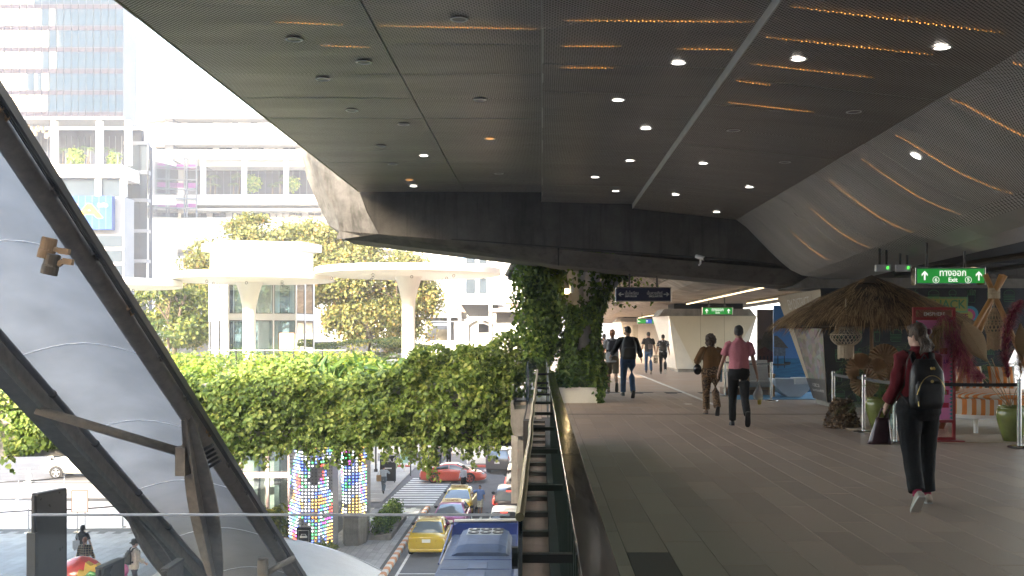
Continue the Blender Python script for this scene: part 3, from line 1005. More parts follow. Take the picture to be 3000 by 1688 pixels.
text('EMPORIUM', (a.x + 0.275 * w, Yt, c.z + 0.36 * h), 0.058, M_SIGNTXT, t, width=0.27, bold=0.001)
text('เอ็มควอเทียร์', (a.x + 0.70 * w, Yt, c.z + 0.57 * h), 0.105, M_SIGNTXT, t, width=0.36)
text('EMQUARTIER', (a.x + 0.72 * w, Yt, c.z + 0.36 * h), 0.058, M_SIGNTXT, t, width=0.32, bold=0.001)
a, c = at(2682, 783, 17.0), at(2888, 834, 17.0)
t = sign('exit_sign', 'large lit green exit sign with gates 6 and 5 above the umbrella', a.x, c.x, c.z, a.z, 17.0, 0.22, M_GREENLIT, (a.x + 0.2 * 1.1, c.x - 0.3), M_STEEL, 3.2)
w, h = c.x - a.x, a.z - c.z
Yt = 16.994
arrow((a.x + 0.13 * w, Yt, c.z + 0.52 * h), 0.15, 0, M_WHITELIT, t)
arrow((c.x - 0.10 * w, Yt, c.z + 0.50 * h), 0.15, 0, M_WHITELIT, t)
text('ทางออก', (a.x + 0.53 * w, Yt, c.z + 0.66 * h), 0.15, M_WHITELIT, t, width=0.42, bold=0.0015)
text('Exit', (a.x + 0.53 * w, Yt, c.z + 0.27 * h), 0.095, M_WHITELIT, t, width=0.145, bold=0.0015)
for s, fx in (('6', 0.29), ('5', 0.75)):
 cx, cz = a.x + fx * w, c.z + 0.27 * h
 ring = MB().tube([(cx + 0.05 * math.cos(2 * PI * i / 20), Yt, cz + 0.05 * math.sin(2 * PI * i / 20)) for i in range(20)], 0.004, n=4, closed=True, ref=(0, 1, 0))
 ring.build('number_ring', M_WHITELIT, t)
 text(s, (cx, Yt, cz), 0.085, M_WHITELIT, t, bold=0.001)
a, c = at(2058, 900, 40.0), at(2147, 923, 40.0)
t = sign('exit_sign', 'small green exit sign hanging on the cream pier', a.x, c.x, c.z, a.z, 40.0, 0.15, M_GREENLIT, (a.x + 0.25, c.x - 0.3), M_STEEL, 3.1)
w, h = c.x - a.x, a.z - c.z
arrow((a.x + 0.14 * w, 39.99, c.z + 0.5 * h), 0.17, 0, M_WHITELIT, t)
arrow((c.x - 0.14 * w, 39.99, c.z + 0.5 * h), 0.17, 0, M_WHITELIT, t)
text('ทางออก', (a.x + 0.5 * w, 39.99, c.z + 0.66 * h), 0.17, M_WHITELIT, t, width=0.44, bold=0.002)
text('Exit', (a.x + 0.5 * w, 39.99, c.z + 0.28 * h), 0.09, M_WHITELIT, t, width=0.16, bold=0.001)
a, c = at(1867, 934, 66.0), at(1935, 949, 66.0)
t = sign('exit_sign', 'far green and blue direction sign above the two young men', a.x, c.x, c.z, a.z, 66.0, 0.15, M_GREENLIT, (a.x + 0.3, c.x - 0.3), M_STEEL, 3.1)
w, h = c.x - a.x, a.z - c.z
MB().box((a.x + 0.37 * w, 65.985, c.z + 0.03), (a.x + 0.63 * w, 65.994, a.z - 0.03)).build('blue_field', M_BLUELIT, t)
arrow((a.x + 0.08 * w, 65.98, c.z + 0.5 * h), 0.15, R(-90), M_WHITELIT, t)
arrow((c.x - 0.08 * w, 65.98, c.z + 0.5 * h), 0.15, R(90), M_WHITELIT, t)
arrow((a.x + 0.42 * w, 65.98, c.z + 0.5 * h), 0.15, 0, M_WHITELIT, t)
# ---- security camera on the beam, emergency boxes
t = thing('security_camera', 'white bullet security camera fixed to the dark beam', 'camera', tuple(at(2052, 762, 23.4)))
p = at(2052, 755, 23.3)
MB().cyl(p + Vector((-0.10, -0.02, 0.03)), p + Vector((0.06, -0.14, -0.03)), 0.045, n=12).build('body', M_WHITE, t, smooth=False)
MB().cyl(p + Vector((0.06, -0.14, -0.03)), p + Vector((0.066, -0.145, -0.033)), 0.034, n=12).build('lens', M_BLACKGLOSS, t)
MB().tube([p + Vector((0, 0, 0)), p + Vector((0, -0.02, -0.13)), p + Vector((0, 0.2, -0.15))], 0.022, n=8).build('arm', M_WHITE, t)
for i, (u, lab) in enumerate(((2586, 'white emergency lamp box under the dark soffit beside the thatch'), (2646, 'white emergency lamp box hanging next to the large exit sign'))):
 p = at(u, 786, 18.5)
 t = thing('emergency_lamp', lab, 'lamp box', tuple(p), group='emergency lamp boxes')
 MB().box(p + Vector((-0.13, -0.05, -0.06)), p + Vector((0.13, 0.05, 0.06)), bev=0.008).build('case', M_WHITE, t)
 MB().box(p + Vector((0.05, -0.056, -0.02)), p + Vector((0.09, -0.0515, 0.03))).build('indicator', emat('green indicator', (0.1, 0.8, 0.1), 0.15), t)
 for s in (-0.07, 0.05):
  MB().box(p + Vector((s, -0.02, 0.062)), p + Vector((s + 0.03, 0.02, 0.6))).build('hanger', M_DARKSTEEL, t)
p = thing('soffit_pipes', 'dark pipes and cable tray under the soffit by the exit sign', 'pipes', (8.6, 18, 3))
for i, (x, z) in enumerate(((8.2, 2.98), (8.5, 3.05), (9.1, 2.94), (9.6, 3.0))):
 MB().tube([(x, 12, z), (x + 0.05, 17, z - 0.02), (x - 0.4, 23.3, z - 0.05)], 0.045, n=8).build('pipe', M_DARKSTEEL, p)
# ================================================================== ESCALATOR CANOPY descending to the street on the left
def cz(Y): return 11.49 - 0.585 * Y
t = thing('escalator_canopy', 'sloping tubular steel and frosted glass canopy running down to the street', 'canopy', (-7.7, 18, -6))
XT, XL = -6.48, -8.85
Y0, Y1 = 7.5, 30.0
def frosted():
 m = bpy.data.materials.new('frosted canopy glass')
 m.use_nodes = True
 nt = m.node_tree
 nt.nodes.clear()
 out = nt.nodes.new('ShaderNodeOutputMaterial')
 tl = nt.nodes.new('ShaderNodeBsdfTranslucent'); tl.inputs[0].default_value = (0.3, 0.3, 0.3, 1)
 df = nt.nodes.new('ShaderNodeBsdfDiffuse'); df.inputs[0].default_value = (0.25, 0.242, 0.23, 1)
 gl = nt.nodes.new('ShaderNodeBsdfGlossy'); gl.inputs[0].default_value = (0.8, 0.8, 0.8, 1); gl.inputs['Roughness'].default_value = 0.12
 tc = nt.nodes.new('ShaderNodeTexCoord')
 n = nt.nodes.new('ShaderNodeTexNoise'); n.inputs['Scale'].default_value = 1.1; n.inputs['Detail'].default_value = 5
 nt.links.new(tc.outputs['Object'], n.inputs[0])
 cr = nt.nodes.new('ShaderNodeValToRGB')
 cr.color_ramp.elements[0].position = 0.3; cr.color_ramp.elements[0].color = (0.235, 0.225, 0.212, 1)
 cr.color_ramp.elements[1].position = 0.7; cr.color_ramp.elements[1].color = (0.33, 0.317, 0.30, 1)
 nt.links.new(n.outputs[0], cr.inputs[0])
 nt.links.new(cr.outputs[0], tl.inputs[0])
 m1 = nt.nodes.new('ShaderNodeMixShader'); m1.inputs[0].default_value = 0.35
 nt.links.new(tl.outputs[0], m1.inputs[1]); nt.links.new(df.outputs[0], m1.inputs[2])
 fr = nt.nodes.new('ShaderNodeFresnel'); fr.inputs[0].default_value = 1.5
 m2 = nt.nodes.new('ShaderNodeMixShader')
 nt.links.new(fr.outputs[0], m2.inputs[0])
 nt.links.new(m1.outputs[0], m2.inputs[1]); nt.links.new(gl.outputs[0], m2.inputs[2])
 nt.links.new(m2.outputs[0], out.inputs[0])
 return m
M_FROST = frosted()
M_JOINT = pm('pale silicone joint', (0.75, 0.75, 0.76), rough=0.6, var=0.05)
M_FLANGE = pm('dusty grey flange', (0.16, 0.155, 0.13), rough=0.6, var=0.2, scale=5)
q = MB().tube([(XT, Y0, cz(Y0)), (XT, 16, cz(16)), (XT, 16.02, cz(16.02)), (XT, Y1, cz(Y1))], 0.15, n=20)
q.build('edge_tube', M_BROWNSTEEL, t, smooth=True)
for yj in (9.5, 11.2, 13.0, 15.4, 17.0, 19.2, 22.0, 24.5):
 d = Vector((0, 1, -0.585)).normalized()
 p = Vector((XT, yj, cz(yj)))
 MB().cyl(p, p + d * 0.012, 0.153, n=20).build('weld_ring', M_BROWNSTEEL, t)
for i, (dx, dz) in enumerate(((0.195, 0.0), (0.225, 0.0), (0.255, 0.0), (0.29, 0.01))):
 MB().bar((XT + dx, Y0, cz(Y0) + dz), (XT + dx, Y1, cz(Y1) + dz), 0.018 if i < 3 else 0.03, 0.05 if i < 3 else 0.13).build('gutter_rail', M_DARKSTEEL, t)
k = 0
yb = 8.6
while yb < 29:
 p = Vector((XT, yb, cz(yb)))
 br = MB()
 pl = [(0.03, 0.15), (0.13, 0.155), (0.30, 0.10), (0.30, 0.05), (0.16, -0.06), (0.10, 0.0)]
 for yy in (-0.08, 0.06):
  br.prism([p + Vector((x, yy, z - 0.585 * yy)) for x, z in pl], (0, 0.02, -0.012))
 br.add([p + Vector((x, yy, z - 0.585 * yy)) for x, z, yy in ((0.05, 0.158, -0.09), (0.30, 0.105, -0.09), (0.30, 0.105, 0.09), (0.05, 0.158, 0.09))], [(0, 1, 2, 3)])
 for bx in (0.12, 0.22):
  br.cyl(p + Vector((bx, -0.10, 0.10)), p + Vector((bx, -0.075, 0.10)), 0.02, n=6)
 br.build('bracket', M_BROWNSTEEL if k % 3 else M_TAN, t)
 yb += 1.27
 k += 1
yp = Y0
while yp < Y1 - 0.5:
 ye = min(yp + 2.54, Y1)
 rings = []
 for s in range(5):
  yy = yp + 0.012 + (ye - yp - 0.024) * s / 4
  row = []
  for j in range(9):
   f_ = j / 8
   x = XT - 0.10 + (XL + 0.12 - XT + 0.10) * f_
   row.append((x, yy, cz(yy) + 0.10 + 0.22 * math.sin(PI * f_)))
  rings.append(row)
 MB().loft(rings, caps=False, close=False).build('glass_panel', M_FROST, t, smooth=True)
 jt = MB().tube([(p[0], p[1] + 0.014, p[2] - 0.004) for p in rings[-1]], 0.011, n=5)
 jt.build('panel_joint', M_JOINT, t)
 yp = ye
g = MB()
for yy0, yy1 in ((Y0, Y1),):
 g.bar((XL, yy0, cz(yy0) - 0.12), (XL, yy1, cz(yy1) - 0.12), 0.22, 0.36)
g.build('gutter_beam', M_BROWNSTEEL, t)
MB().bar((XL - 0.02, Y0, cz(Y0) - 0.37), (XL - 0.02, Y1, cz(Y1) - 0.37), 0.34, 0.10).build('lower_flange', M_FLANGE, t)
hr = MB().tube([(XL + 0.24, Y0, cz(Y0) - 0.02), (XL + 0.24, Y1, cz(Y1) - 0.02)], 0.06, n=10)
hr.build('cable_tube', pm('grey plastic pipe', (0.10, 0.10, 0.10), rough=0.4, var=0.1), t, smooth=True)
for yj in (12.5, 14.2, 16.4, 18.6, 20.4, 22.6, 24.4):
 p = Vector((XL + 0.24, yj, cz(yj) - 0.02))
 MB().cyl(p, p + Vector((0, 0.05, -0.029)), 0.072, n=10).build('pipe_clip', M_DARKSTEEL, t)
def mast(name, x, ytop, ztop, length, lean, wmax, m):
 """spindle-shaped plate mast, tapered at both ends, with a stiffening rib"""
 d = Vector((0, math.sin(lean), -math.cos(lean)))
 px = Vector((1, 0, 0))
 py = d.cross(px).normalized()
 rows, rib = [], []
 n = 18
 for i in range(n + 1):
  s = i / n
  w = wmax * (0.16 + 0.84 * math.sin(PI * min(1, max(0, s * 0.96 + 0.02))) ** 1.4)
  c = Vector((x, ytop, ztop)) + d * (length * s)
  rows.append([c - px * (w / 2) - py * 0.02, c - py * 0.03, c + px * (w / 2) - py * 0.02, c + px * (w / 2) + py * 0.02, c + py * 0.03, c - px * (w / 2) + py * 0.02])
  rib.append([c - px * 0.018 - py * w * 0.5, c + px * 0.018 - py * w * 0.5, c + px * 0.018 + py * w * 0.5, c - px * 0.018 + py * w * 0.5])
 o_ = MB().loft(rows).build(name, m, t)
 MB().loft(rib).build('rib_plate', m, o_)
 return o_
mast('mast', XT + 0.03, 19.0, cz(19.0) + 0.25, 5.2, R(27), 0.56, M_BROWNSTEEL)
mast('mast', XL - 0.02, 22.4, cz(22.4) - 0.35, 5.0, R(53), 0.50, M_BROWNSTEEL)
MB().box((XT - 0.26, 19.45, -0.98), (XT - 0.08, 19.85, -0.45)).build('clamp_box', M_BROWNSTEEL, t)
MB().tube([(XL + 0.05, 18.4, 0.32), (XT - 0.05, 19.7, -0.62)], 0.085, n=14).build('cross_strut', M_BROWNSTEEL, t, smooth=True)
jx = MB()
for i in range(5):
 jx.bar((XT + 0.02, 19.95 + 0.12 * i, -0.6 - 0.09 * i), (XT + 0.28, 19.95 + 0.12 * i, -0.45 - 0.09 * i), 0.08, 0.05)
jx.build('linkage', M_DARKSTEEL, t)
p = at(800, 1660, 24.5)
MB().tube([p + Vector((-0.45, 0, -0.35)), p + Vector((0.15, 0, 0.02)), p + Vector((0.45, 0.2, 0.16))], 0.07, n=10).build('lower_strut', M_BROWNSTEEL, t)
p = at(770, 1660, 24.3)
MB().cyl(p + Vector((0, 0, -0.3)), p + Vector((0, 0, 0.18)), 0.13, n=14).build('lower_socket', M_BROWNSTEEL, t)
for (u, v, du, dv, mat_, lab) in ((140, 725, 175, 735, M_TAN, 'tan spotlight clamped on the canopy tube, upper of two'), (150, 772, 185, 765, pm('dark bronze lamp', (0.10, 0.075, 0.05), rough=0.4, var=0.1), 'dark bronze spotlight under the tan one on the canopy tube')):
 Y = 14.0
 p = at(u, v, Y)
 t2 = thing('spotlight', lab, 'spotlight', tuple(p))
 ax = Vector((-0.22, 0, -0.97)).normalized()
 MB().tube([p - ax * 0.13, p - ax * 0.115, p + ax * 0.02, p + ax * 0.04, p + ax * 0.15], [0.088, 0.1, 0.1, 0.108, 0.108], n=18).build('housing', mat_, t2, smooth=False)
 MB().cyl(p + ax * 0.1505, p + ax * 0.153, 0.098, n=18).build('lens', M_BLACKGLOSS, t2)
 q_ = at(du, dv, Y)
 arm = MB()
 arm.bar(p + Vector((0.09, 0, -0.02)), q_, 0.07, 0.06)
 arm.bar(q_, at(du + 28, dv + 4, Y), 0.08, 0.08)
 arm.build('arm', M_TAN, t2)
M_BOARDDARK = pm('dark smoked panel', (0.055, 0.05, 0.042), rough=0.35, var=0.25, scale=1.5, rvar=0.15)
for (ua, va, ub, vb, Ya, Yb_, lab) in ((108, 1452, 191, 1437, 21.5, 22.3, 'tall dark framed panel standing beside the escalator, tallest of three'), (296, 1668, 362, 1642, 20.6, 21.5, 'low dark framed panel in front of the hat wearer'), (488, 1672, 536, 1640, 20.6, 21.6, 'low dark framed panel under the canopy beam')):
 a, c = at(ua, va, Ya), at(ub, vb, Yb_)
 c.z = a.z
 t = thing('display_panel', lab, 'panel', (a.x, a.y, -6.4), group='dark framed panels beside the escalator')
 d = (c - a); d.z = 0
 nrm = Vector((-d.y, d.x, 0)).normalized() * 0.09
 H = a.z + 6.4
 MB().prism([a, c, c + nrm, a + nrm], (0, 0, -H)).build('board', M_BOARDDARK, t)
 fr = MB()
 for (p, q_) in ((a, c),):
  fr.bar(p + nrm / 2 + Vector((0, 0, 0.015)), q_ + nrm / 2 + Vector((0, 0, 0.015)), 0.15, 0.05)
 for p in (a, c):
  fr.bar(p + nrm / 2 + Vector((0, 0, 0.0)), p + nrm / 2 + Vector((0, 0, -H)), 0.06, 0.14, ref=(d.x, d.y, 0))
 fr.build('frame', M_DARKSTEEL, t)
 e = a - d.normalized() * 0.06 + nrm / 2
 MB().box(e + Vector((-0.1, -0.06, -H)), e + Vector((0.07, 0.06, -0.75))).build('post', M_DARKSTEEL, t)
# ================================================================== IVY BRIDGE AND ROOF GARDEN
IVY = leafmat('ivy leaves', [(0.0, (0.06, 0.10, 0.022)), (0.3, (0.12, 0.19, 0.035)), (0.7, (0.20, 0.28, 0.055)), (0.95, (0.32, 0.38, 0.09)), (1.0, (0.36, 0.40, 0.10))])
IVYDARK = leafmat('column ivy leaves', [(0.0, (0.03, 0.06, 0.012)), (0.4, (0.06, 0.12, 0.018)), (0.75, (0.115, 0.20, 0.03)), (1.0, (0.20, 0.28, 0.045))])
SHRUB = leafmat('garden shrub leaves', [(0.0, (0.068, 0.121, 0.016)), (0.5, (0.149, 0.243, 0.027)), (0.85, (0.270, 0.338, 0.047)), (1.0, (0.378, 0.351, 0.068))])
TREELEAF = leafmat('dry tree leaves', [(0.0, (0.06, 0.08, 0.022)), (0.35, (0.125, 0.145, 0.04)), (0.7, (0.21, 0.205, 0.06)), (0.95, (0.30, 0.26, 0.08)), (1.0, (0.32, 0.20, 0.06))])
TREEDARK = leafmat('dark tree leaves', [(0.0, (0.045, 0.075, 0.018)), (0.6, (0.112, 0.150, 0.030)), (1.0, (0.255, 0.255, 0.053))])
PALMLEAF = leafmat('palm leaves', [(0.0, (0.03, 0.075, 0.02)), (0.6, (0.07, 0.14, 0.03)), (1.0, (0.16, 0.21, 0.05))])
BARK = pm('grey brown bark', (0.12, 0.09, 0.065), rough=0.9, var=0.3, scale=8, bump=0.5, bscale=20)
d = MB()
d.box((-48, 26.45, -1.0), (-0.75, 31.5, -0.05))
d.box((-26, 45.0, -1.002), (-8.4, 72.0, -0.052))
d.box((-8.4, 50.5, -1.004), (-4.6, 58.0, -0.054))
d.box((-16.5, 31.5, -1.006), (-8.6, 45.0, -0.056))  # hidden deck section widened to keep the sun off the led columns
o = d.build('garden_deck', pm('garden paving', (0.32, 0.30, 0.27), rough=0.8, var=0.15))
tag(o, 'raised garden deck over the street', kind='structure')
t = thing('bridge_parapet', 'pale concrete bridge parapet largely hidden under ivy', 'parapet', (-8, 26.2, -1.3))
b = MB()
xs = [-34, -14.2, -12.2, -0.76]
zb = [-1.45, -1.42, -1.36, -1.0]
for i in range(3):
 b.prism([(xs[i], 26.0, zb[i]), (xs[i + 1], 26.0, zb[i + 1]), (xs[i + 1], 26.0, 0.42), (xs[i], 26.0, 0.42)], (0, 0.44, 0))
b.build('fascia', M_CONCPALE, t)
for i in range(18):
 x = -33 + i * 1.85
 MB().box((x, 25.992, -1.0), (x + 0.015, 25.999, 0.41)).build('panel_groove', M_CONC, t)
def ivy_points(n, x0, x1, topf, botf, face_y, depth):
 P, N = [], []
 tries = 0
 while len(P) < n and tries < n * 6:
  tries += 1
  x = rng.uniform(x0, x1)
  zt, zb_ = topf(x), botf(x)
  z = rng.uniform(zb_, zt)
  nz = mnoise.noise(Vector((x * 0.9, 3.1, z * 1.3))) * 0.5 + mnoise.noise(Vector((x * 2.7, 9.1, z * 3.1))) * 0.35
  thin = mnoise.noise(Vector((x * 1.7, 22.0, z * 1.9)))
  if thin < -0.42 and rng.random() < 0.75: continue
  dd = depth * (0.55 + nz)
  s = (z - zb_) / max(0.1, zt - zb_)
  dd *= 0.55 + 0.6 * math.sin(PI * min(1, 0.15 + 0.75 * s))
  y = face_y - max(0.02, dd) * rng.uniform(0.45, 1.0)
  if s > 0.93: y += rng.uniform(0, 0.5)
  P.append((x, y, z))
  gx = mnoise.noise(Vector((x * 2.7 + 0.3, 9.1, z * 3.1))) - mnoise.noise(Vector((x * 2.7 - 0.3, 9.1, z * 3.1)))
  N.append((-gx * 1.2, -1.0, 0.75 + s * 0.5))
 return P, N
def itop(x):
 base = 0.76 + 0.16 * math.sin(x * 1.7) + 0.10 * math.sin(x * 4.1 + 1) + 0.06 * math.sin(x * 9.3)
 if x > -4.2: base += min(1.0, (x + 4.2) / 2.2) * 0.62
 return base
def ibot(x):
 return -1.02 - 0.10 * math.sin(x * 2.3) - (0.18 if x < -6 else 0.0)
t = thing('ivy_hedge', 'thick green ivy spilling over the bridge parapet above the taxis', 'ivy', (-5, 26, -1))
P, N = ivy_points(37000, -13.0, -0.72, itop, ibot, 26.02, 0.62)
leaves('foliage', P, 0.092, IVY, t, N, spread=0.85, droop=0.5, svar=0.5)
P2, N2 = ivy_points(5200, -2.2, 0.25, lambda x: 1.25 + 0.30 * (x + 2.2) + 0.12 * math.sin(x * 5), lambda x: -0.1 + 0.25 * max(0, x + 0.8), 27.6, 0.7)
leaves('rear_foliage', P2, 0.098, IVY, t, N2, spread=0.75, droop=0.5)
P, N = [], []
stems = MB()
for i in range(210):
 x = rng.uniform(-10.5, -0.85)
 L = abs(rng.gauss(0, 0.28)) + 0.04
 if -3.4 < x < -2.6: L += rng.uniform(0, 0.45)
 y = 26.0 - rng.uniform(0.05, 0.45)
 sway = rng.uniform(-0.3, 0.3)
 z0 = ibot(x) + 0.08
 pts = []
 for s in range(int(L / 0.035) + 2):
  z = z0 - s * 0.035
  px = x + sway * (s * 0.035) ** 1.3 + rng.uniform(-.03, .03)
  pts.append((px, y, z))
  for _ in range(2):
   P.append((px + rng.uniform(-.05, .05), y + rng.uniform(-.05, .05), z))
   N.append((rng.uniform(-.5, .5), -1, 0.4))
 stems.tube(pts[::3] if len(pts) > 6 else pts, 0.006, n=4)
leaves('hanging_foliage', P, 0.082, IVY, t, N, spread=0.9, droop=0.7)
stems.build('stems', BARK, t)
t = thing('ivy_hedge', 'patch of large ivy leaves on the pale parapet beyond the escalator beam', 'ivy', (-13, 26, -1))
P, N = [], []
for i in range(1500):
 x = rng.uniform(-16.5, -12.0)
 z = 0.5 - abs(rng.gauss(0, 1.0))
 if z < -1.8 or mnoise.noise(Vector((x * 1.5, 5, z * 1.1))) < -0.12 - 0.25 * (z + 1.0): continue
 P.append((x, 25.95 - rng.uniform(0, 0.22), z))
 N.append((0, -1, 0.5))
leaves('foliage', P, 0.14, IVY, t, N, spread=0.6, droop=0.6)
CX, CY = 0.98, 25.75
t = thing('ivy_column', 'branching white steel column wrapped in trailing ivy by the walkway', 'column', (CX, CY, 0))
M_WSTEEL = pm('white structural steel', (0.50, 0.49, 0.46), rough=0.45, var=0.1)
MB().tube([(CX, CY, 0.05), (CX, CY, 2.45)], [0.20, 0.24], n=16).build('trunk', M_WSTEEL, t, smooth=True)
for (dx, dy, dz) in ((-1.9, 0.3, 2.2), (-0.55, -0.2, 2.4), (0.75, 0.1, 2.4), (1.9, 0.5, 2.0), (0.3, 1.5, 2.2)):
 MB().tube([(CX, CY, 2.1), (CX + dx * 0.45, CY + dy * 0.45, 2.1 + dz * 0.5), (CX + dx, CY + dy, 2.1 + dz)], [(0.11, 0.16), (0.13, 0.20), (0.10, 0.26)], n=12).build('branch', M_WSTEEL, t, smooth=True)
P, N = [], []
while len(P) < 10500:
 z = rng.uniform(0.32, 3.7)
 a = rng.uniform(0, 2 * PI)
 if z < 2.2:
  rx = 0.52 + 0.10 * math.sin(z * 3) + 0.14 * mnoise.noise(Vector((math.cos(a) * 1.5, math.sin(a) * 1.5, z * 1.6)))
  cx = CX
 else:
  rx = 0.55 + (z - 2.2) * 0.45 + 0.2 * mnoise.noise(Vector((math.cos(a), math.sin(a), z)))
  cx = CX - (z - 2.2) * 0.22
 if mnoise.noise(Vector((a * 1.3, z * 1.7, 4.0))) < -0.22: continue
 if z > 2.35 and abs(a - 4.6) < 0.55 and rng.random() < 0.8: continue
 if z > 2.9 and math.cos(a) > 0.2 and rng.random() < 0.7: continue
 r_ = rx * rng.uniform(0.72, 1.05)
 P.append((cx + r_ * math.cos(a), CY + r_ * math.sin(a) * 0.9, z))
 N.append((math.cos(a), math.sin(a), 0.4))
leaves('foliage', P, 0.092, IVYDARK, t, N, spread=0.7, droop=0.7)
P, N = [], []
for i in range(46):
 x0 = rng.gauss(-0.05, 0.26)
 y0 = CY + rng.uniform(-0.35, 0.4)
 zt = 3.75 - rng.uniform(0, 0.3)
 zb_ = rng.choice([rng.uniform(0.9, 1.6), rng.uniform(1.3, 2.6)])
 z = zt
 x = x0
 while z > zb_:
  x += rng.gauss(0, 0.012)
  for _ in range(3):
   P.append((x + rng.gauss(0, 0.06), y0 + rng.gauss(0, 0.06), z))
   N.append((rng.uniform(-.4, .4), -1, 0.3))
  z -= 0.042
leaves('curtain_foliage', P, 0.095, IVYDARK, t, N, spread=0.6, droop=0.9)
P, N = [], []
for i in range(30):
 p0 = Vector((CX + 0.5, CY, 3.2))
 p1 = p0 + Vector((rng.uniform(0.1, 1.5), rng.uniform(-.3, .6), rng.uniform(-0.1, 0.5)))
 dz = rng.uniform(0.1, 1.0)
 for s in range(36):
  f_ = s / 35
  p = p0.lerp(p1, f_)
  p.z -= dz * f_ * f_
  if rng.random() < 0.72:
   P.append(p + Vector((rng.gauss(0, .05), rng.gauss(0, .05), rng.gauss(0, .05))))
   N.append((0.2, -1, 0.4))
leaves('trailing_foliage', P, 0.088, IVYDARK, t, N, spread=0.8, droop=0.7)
P, N = [], []
for i in range(700):
 a = rng.uniform(0, 2 * PI)
 r_ = rng.uniform(0.1, 0.55)
 P.append((CX - 0.1 + r_ * math.cos(a) * 1.2, 25.55 + r_ * math.sin(a) * 0.7, 0.38 + rng.uniform(0, 0.3)))
 N.append((math.cos(a), math.sin(a), 1))
leaves('fern_fronds', P, 0.26, PALMLEAF, t, N, spread=0.5, droop=-0.1, shape=LEAF_THIN)
t = thing('column_lamp', 'white cylinder lamp with a warm glow among the ivy branches', 'lamp', (0.66, 25.2, 2.75))
MB().cyl((0.72, 25.2, 2.62), (0.72, 25.2, 2.98), 0.055, n=12).build('housing', M_WHITE, t)
MB().cyl((0.60, 25.2, 2.60), (0.60, 25.2, 2.72), 0.05, n=10).build('lamp', emat('warm column lamp', (1, 0.7, 0.35), 1.2), t)
t = thing('planter_box', 'white rectangular planter at the foot of the ivy column', 'planter', (0.8, 25.5, 0))
q = MB()
q.box((0.16, 25.12, 0.002), (1.33, 25.16, 0.37)).box((0.16, 26.3, 0.002), (1.33, 26.34, 0.37)).box((0.16, 25.16, 0.002), (0.20, 26.3, 0.37)).box((1.29, 25.16, 0.002), (1.33, 26.3, 0.37))
q.build('box', pm('white planter laminate', (0.62, 0.62, 0.60), rough=0.5, var=0.05), t)
MB().box((0.2, 25.16, 0.2), (1.29, 26.3, 0.3)).build('soil', BARK, t)
P, N = [], []
for i in range(240):
 x = 1.33 + rng.gauss(0.05, 0.04)
 P.append((x, 25.12 + rng.uniform(-.06, .1), rng.uniform(0.02, 0.42)))
 N.append((0.5, -1, 0.3))
leaves('trailing_leaves', P, 0.07, IVYDARK, t, N, spread=0.7, droop=0.9)
def cloud(n, c, r, squash=1.0, hollow=0.45):
 P, N = [], []
 c = Vector(c)
 while len(P) < n:
  d_ = Vector((rng.gauss(0, 1), rng.gauss(0, 1), rng.gauss(0, 1))).normalized()
  k = rng.uniform(hollow, 1.0) * (1 + 0.35 * mnoise.noise(d_ * 2.2 + c))
  P.append(c + Vector((d_.x * r[0] * k, d_.y * r[1] * k, d_.z * r[2] * k)))
  N.append((d_.x, d_.y, d_.z + 0.4))
 return P, N
gs = thing('garden_planting', 'loose yellow green planting along the bridge behind the ivy', 'plants', (-6, 30, 0))
P, N = [], []
for i in range(60):
 x = rng.uniform(-13.5, -1.2)
 y = rng.uniform(27.2, 31)
 r_ = rng.uniform(0.3, 0.6)
 a, c = cloud(300, (x, y, 0.30 + rng.uniform(0, 0.3)), (r_ * 1.4, r_, r_ * 0.85))
 P += a; N += c
o = leaves('foliage', P, 0.10, SHRUB, gs, N, spread=0.8)
o['kind'] = 'stuff'
P, N = [], []
for i in range(26):
 x, y = rng.uniform(-6.5, -2.5), rng.uniform(27, 29.5)
 for j in range(26):
  a = rng.uniform(0, 2 * PI)
  l = rng.uniform(0.1, 0.55)
  P.append((x + math.cos(a) * l * 0.6, y + math.sin(a) * l * 0.6, 0.35 + l * 0.9))
  N.append((math.cos(a), math.sin(a), 0.6))
leaves('fern_fronds', P, 0.34, PALMLEAF, gs, N, spread=0.5, droop=0.1, shape=LEAF_THIN)
P, N = [], []
for i in range(40):
 x = rng.uniform(-24, -8.6)
 y = rng.uniform(45.5, 56)
 r_ = rng.uniform(0.5, 0.9)
 a, c = cloud(220, (x, y, 0.3), (r_ * 1.5, r_, r_ * 0.8))
 P += a; N += c
o = leaves('low_foliage', P, 0.15, SHRUB, gs, N, spread=0.8)
o['kind'] = 'stuff'
t = thing('garden_fence', 'clear glass garden fence with slim grey posts behind the planting', 'fence', (-11, 46, 0))
for i in range(5):
 x = -14.5 + i * 1.25
 MB().box((x, 45.99, 0.1), (x + 1.2, 46.005, 1.05)).build('glass_pane', M_GLASS, t)
 MB().cyl((x + 1.22, 46.0, 0), (x + 1.22, 46.0, 1.0), 0.03, n=8).build('post', M_STEEL, t)
MB().bar((-14.5, 46.0, 0.97), (-8.5, 46.0, 0.97), 0.05, 0.05).build('top_rail', pm('grey rail', (0.2, 0.2, 0.2), rough=0.5), t)
M_DISC = pm('white disc paint', (0.80, 0.79, 0.76), rough=0.4, var=0.04, scale=1.5)
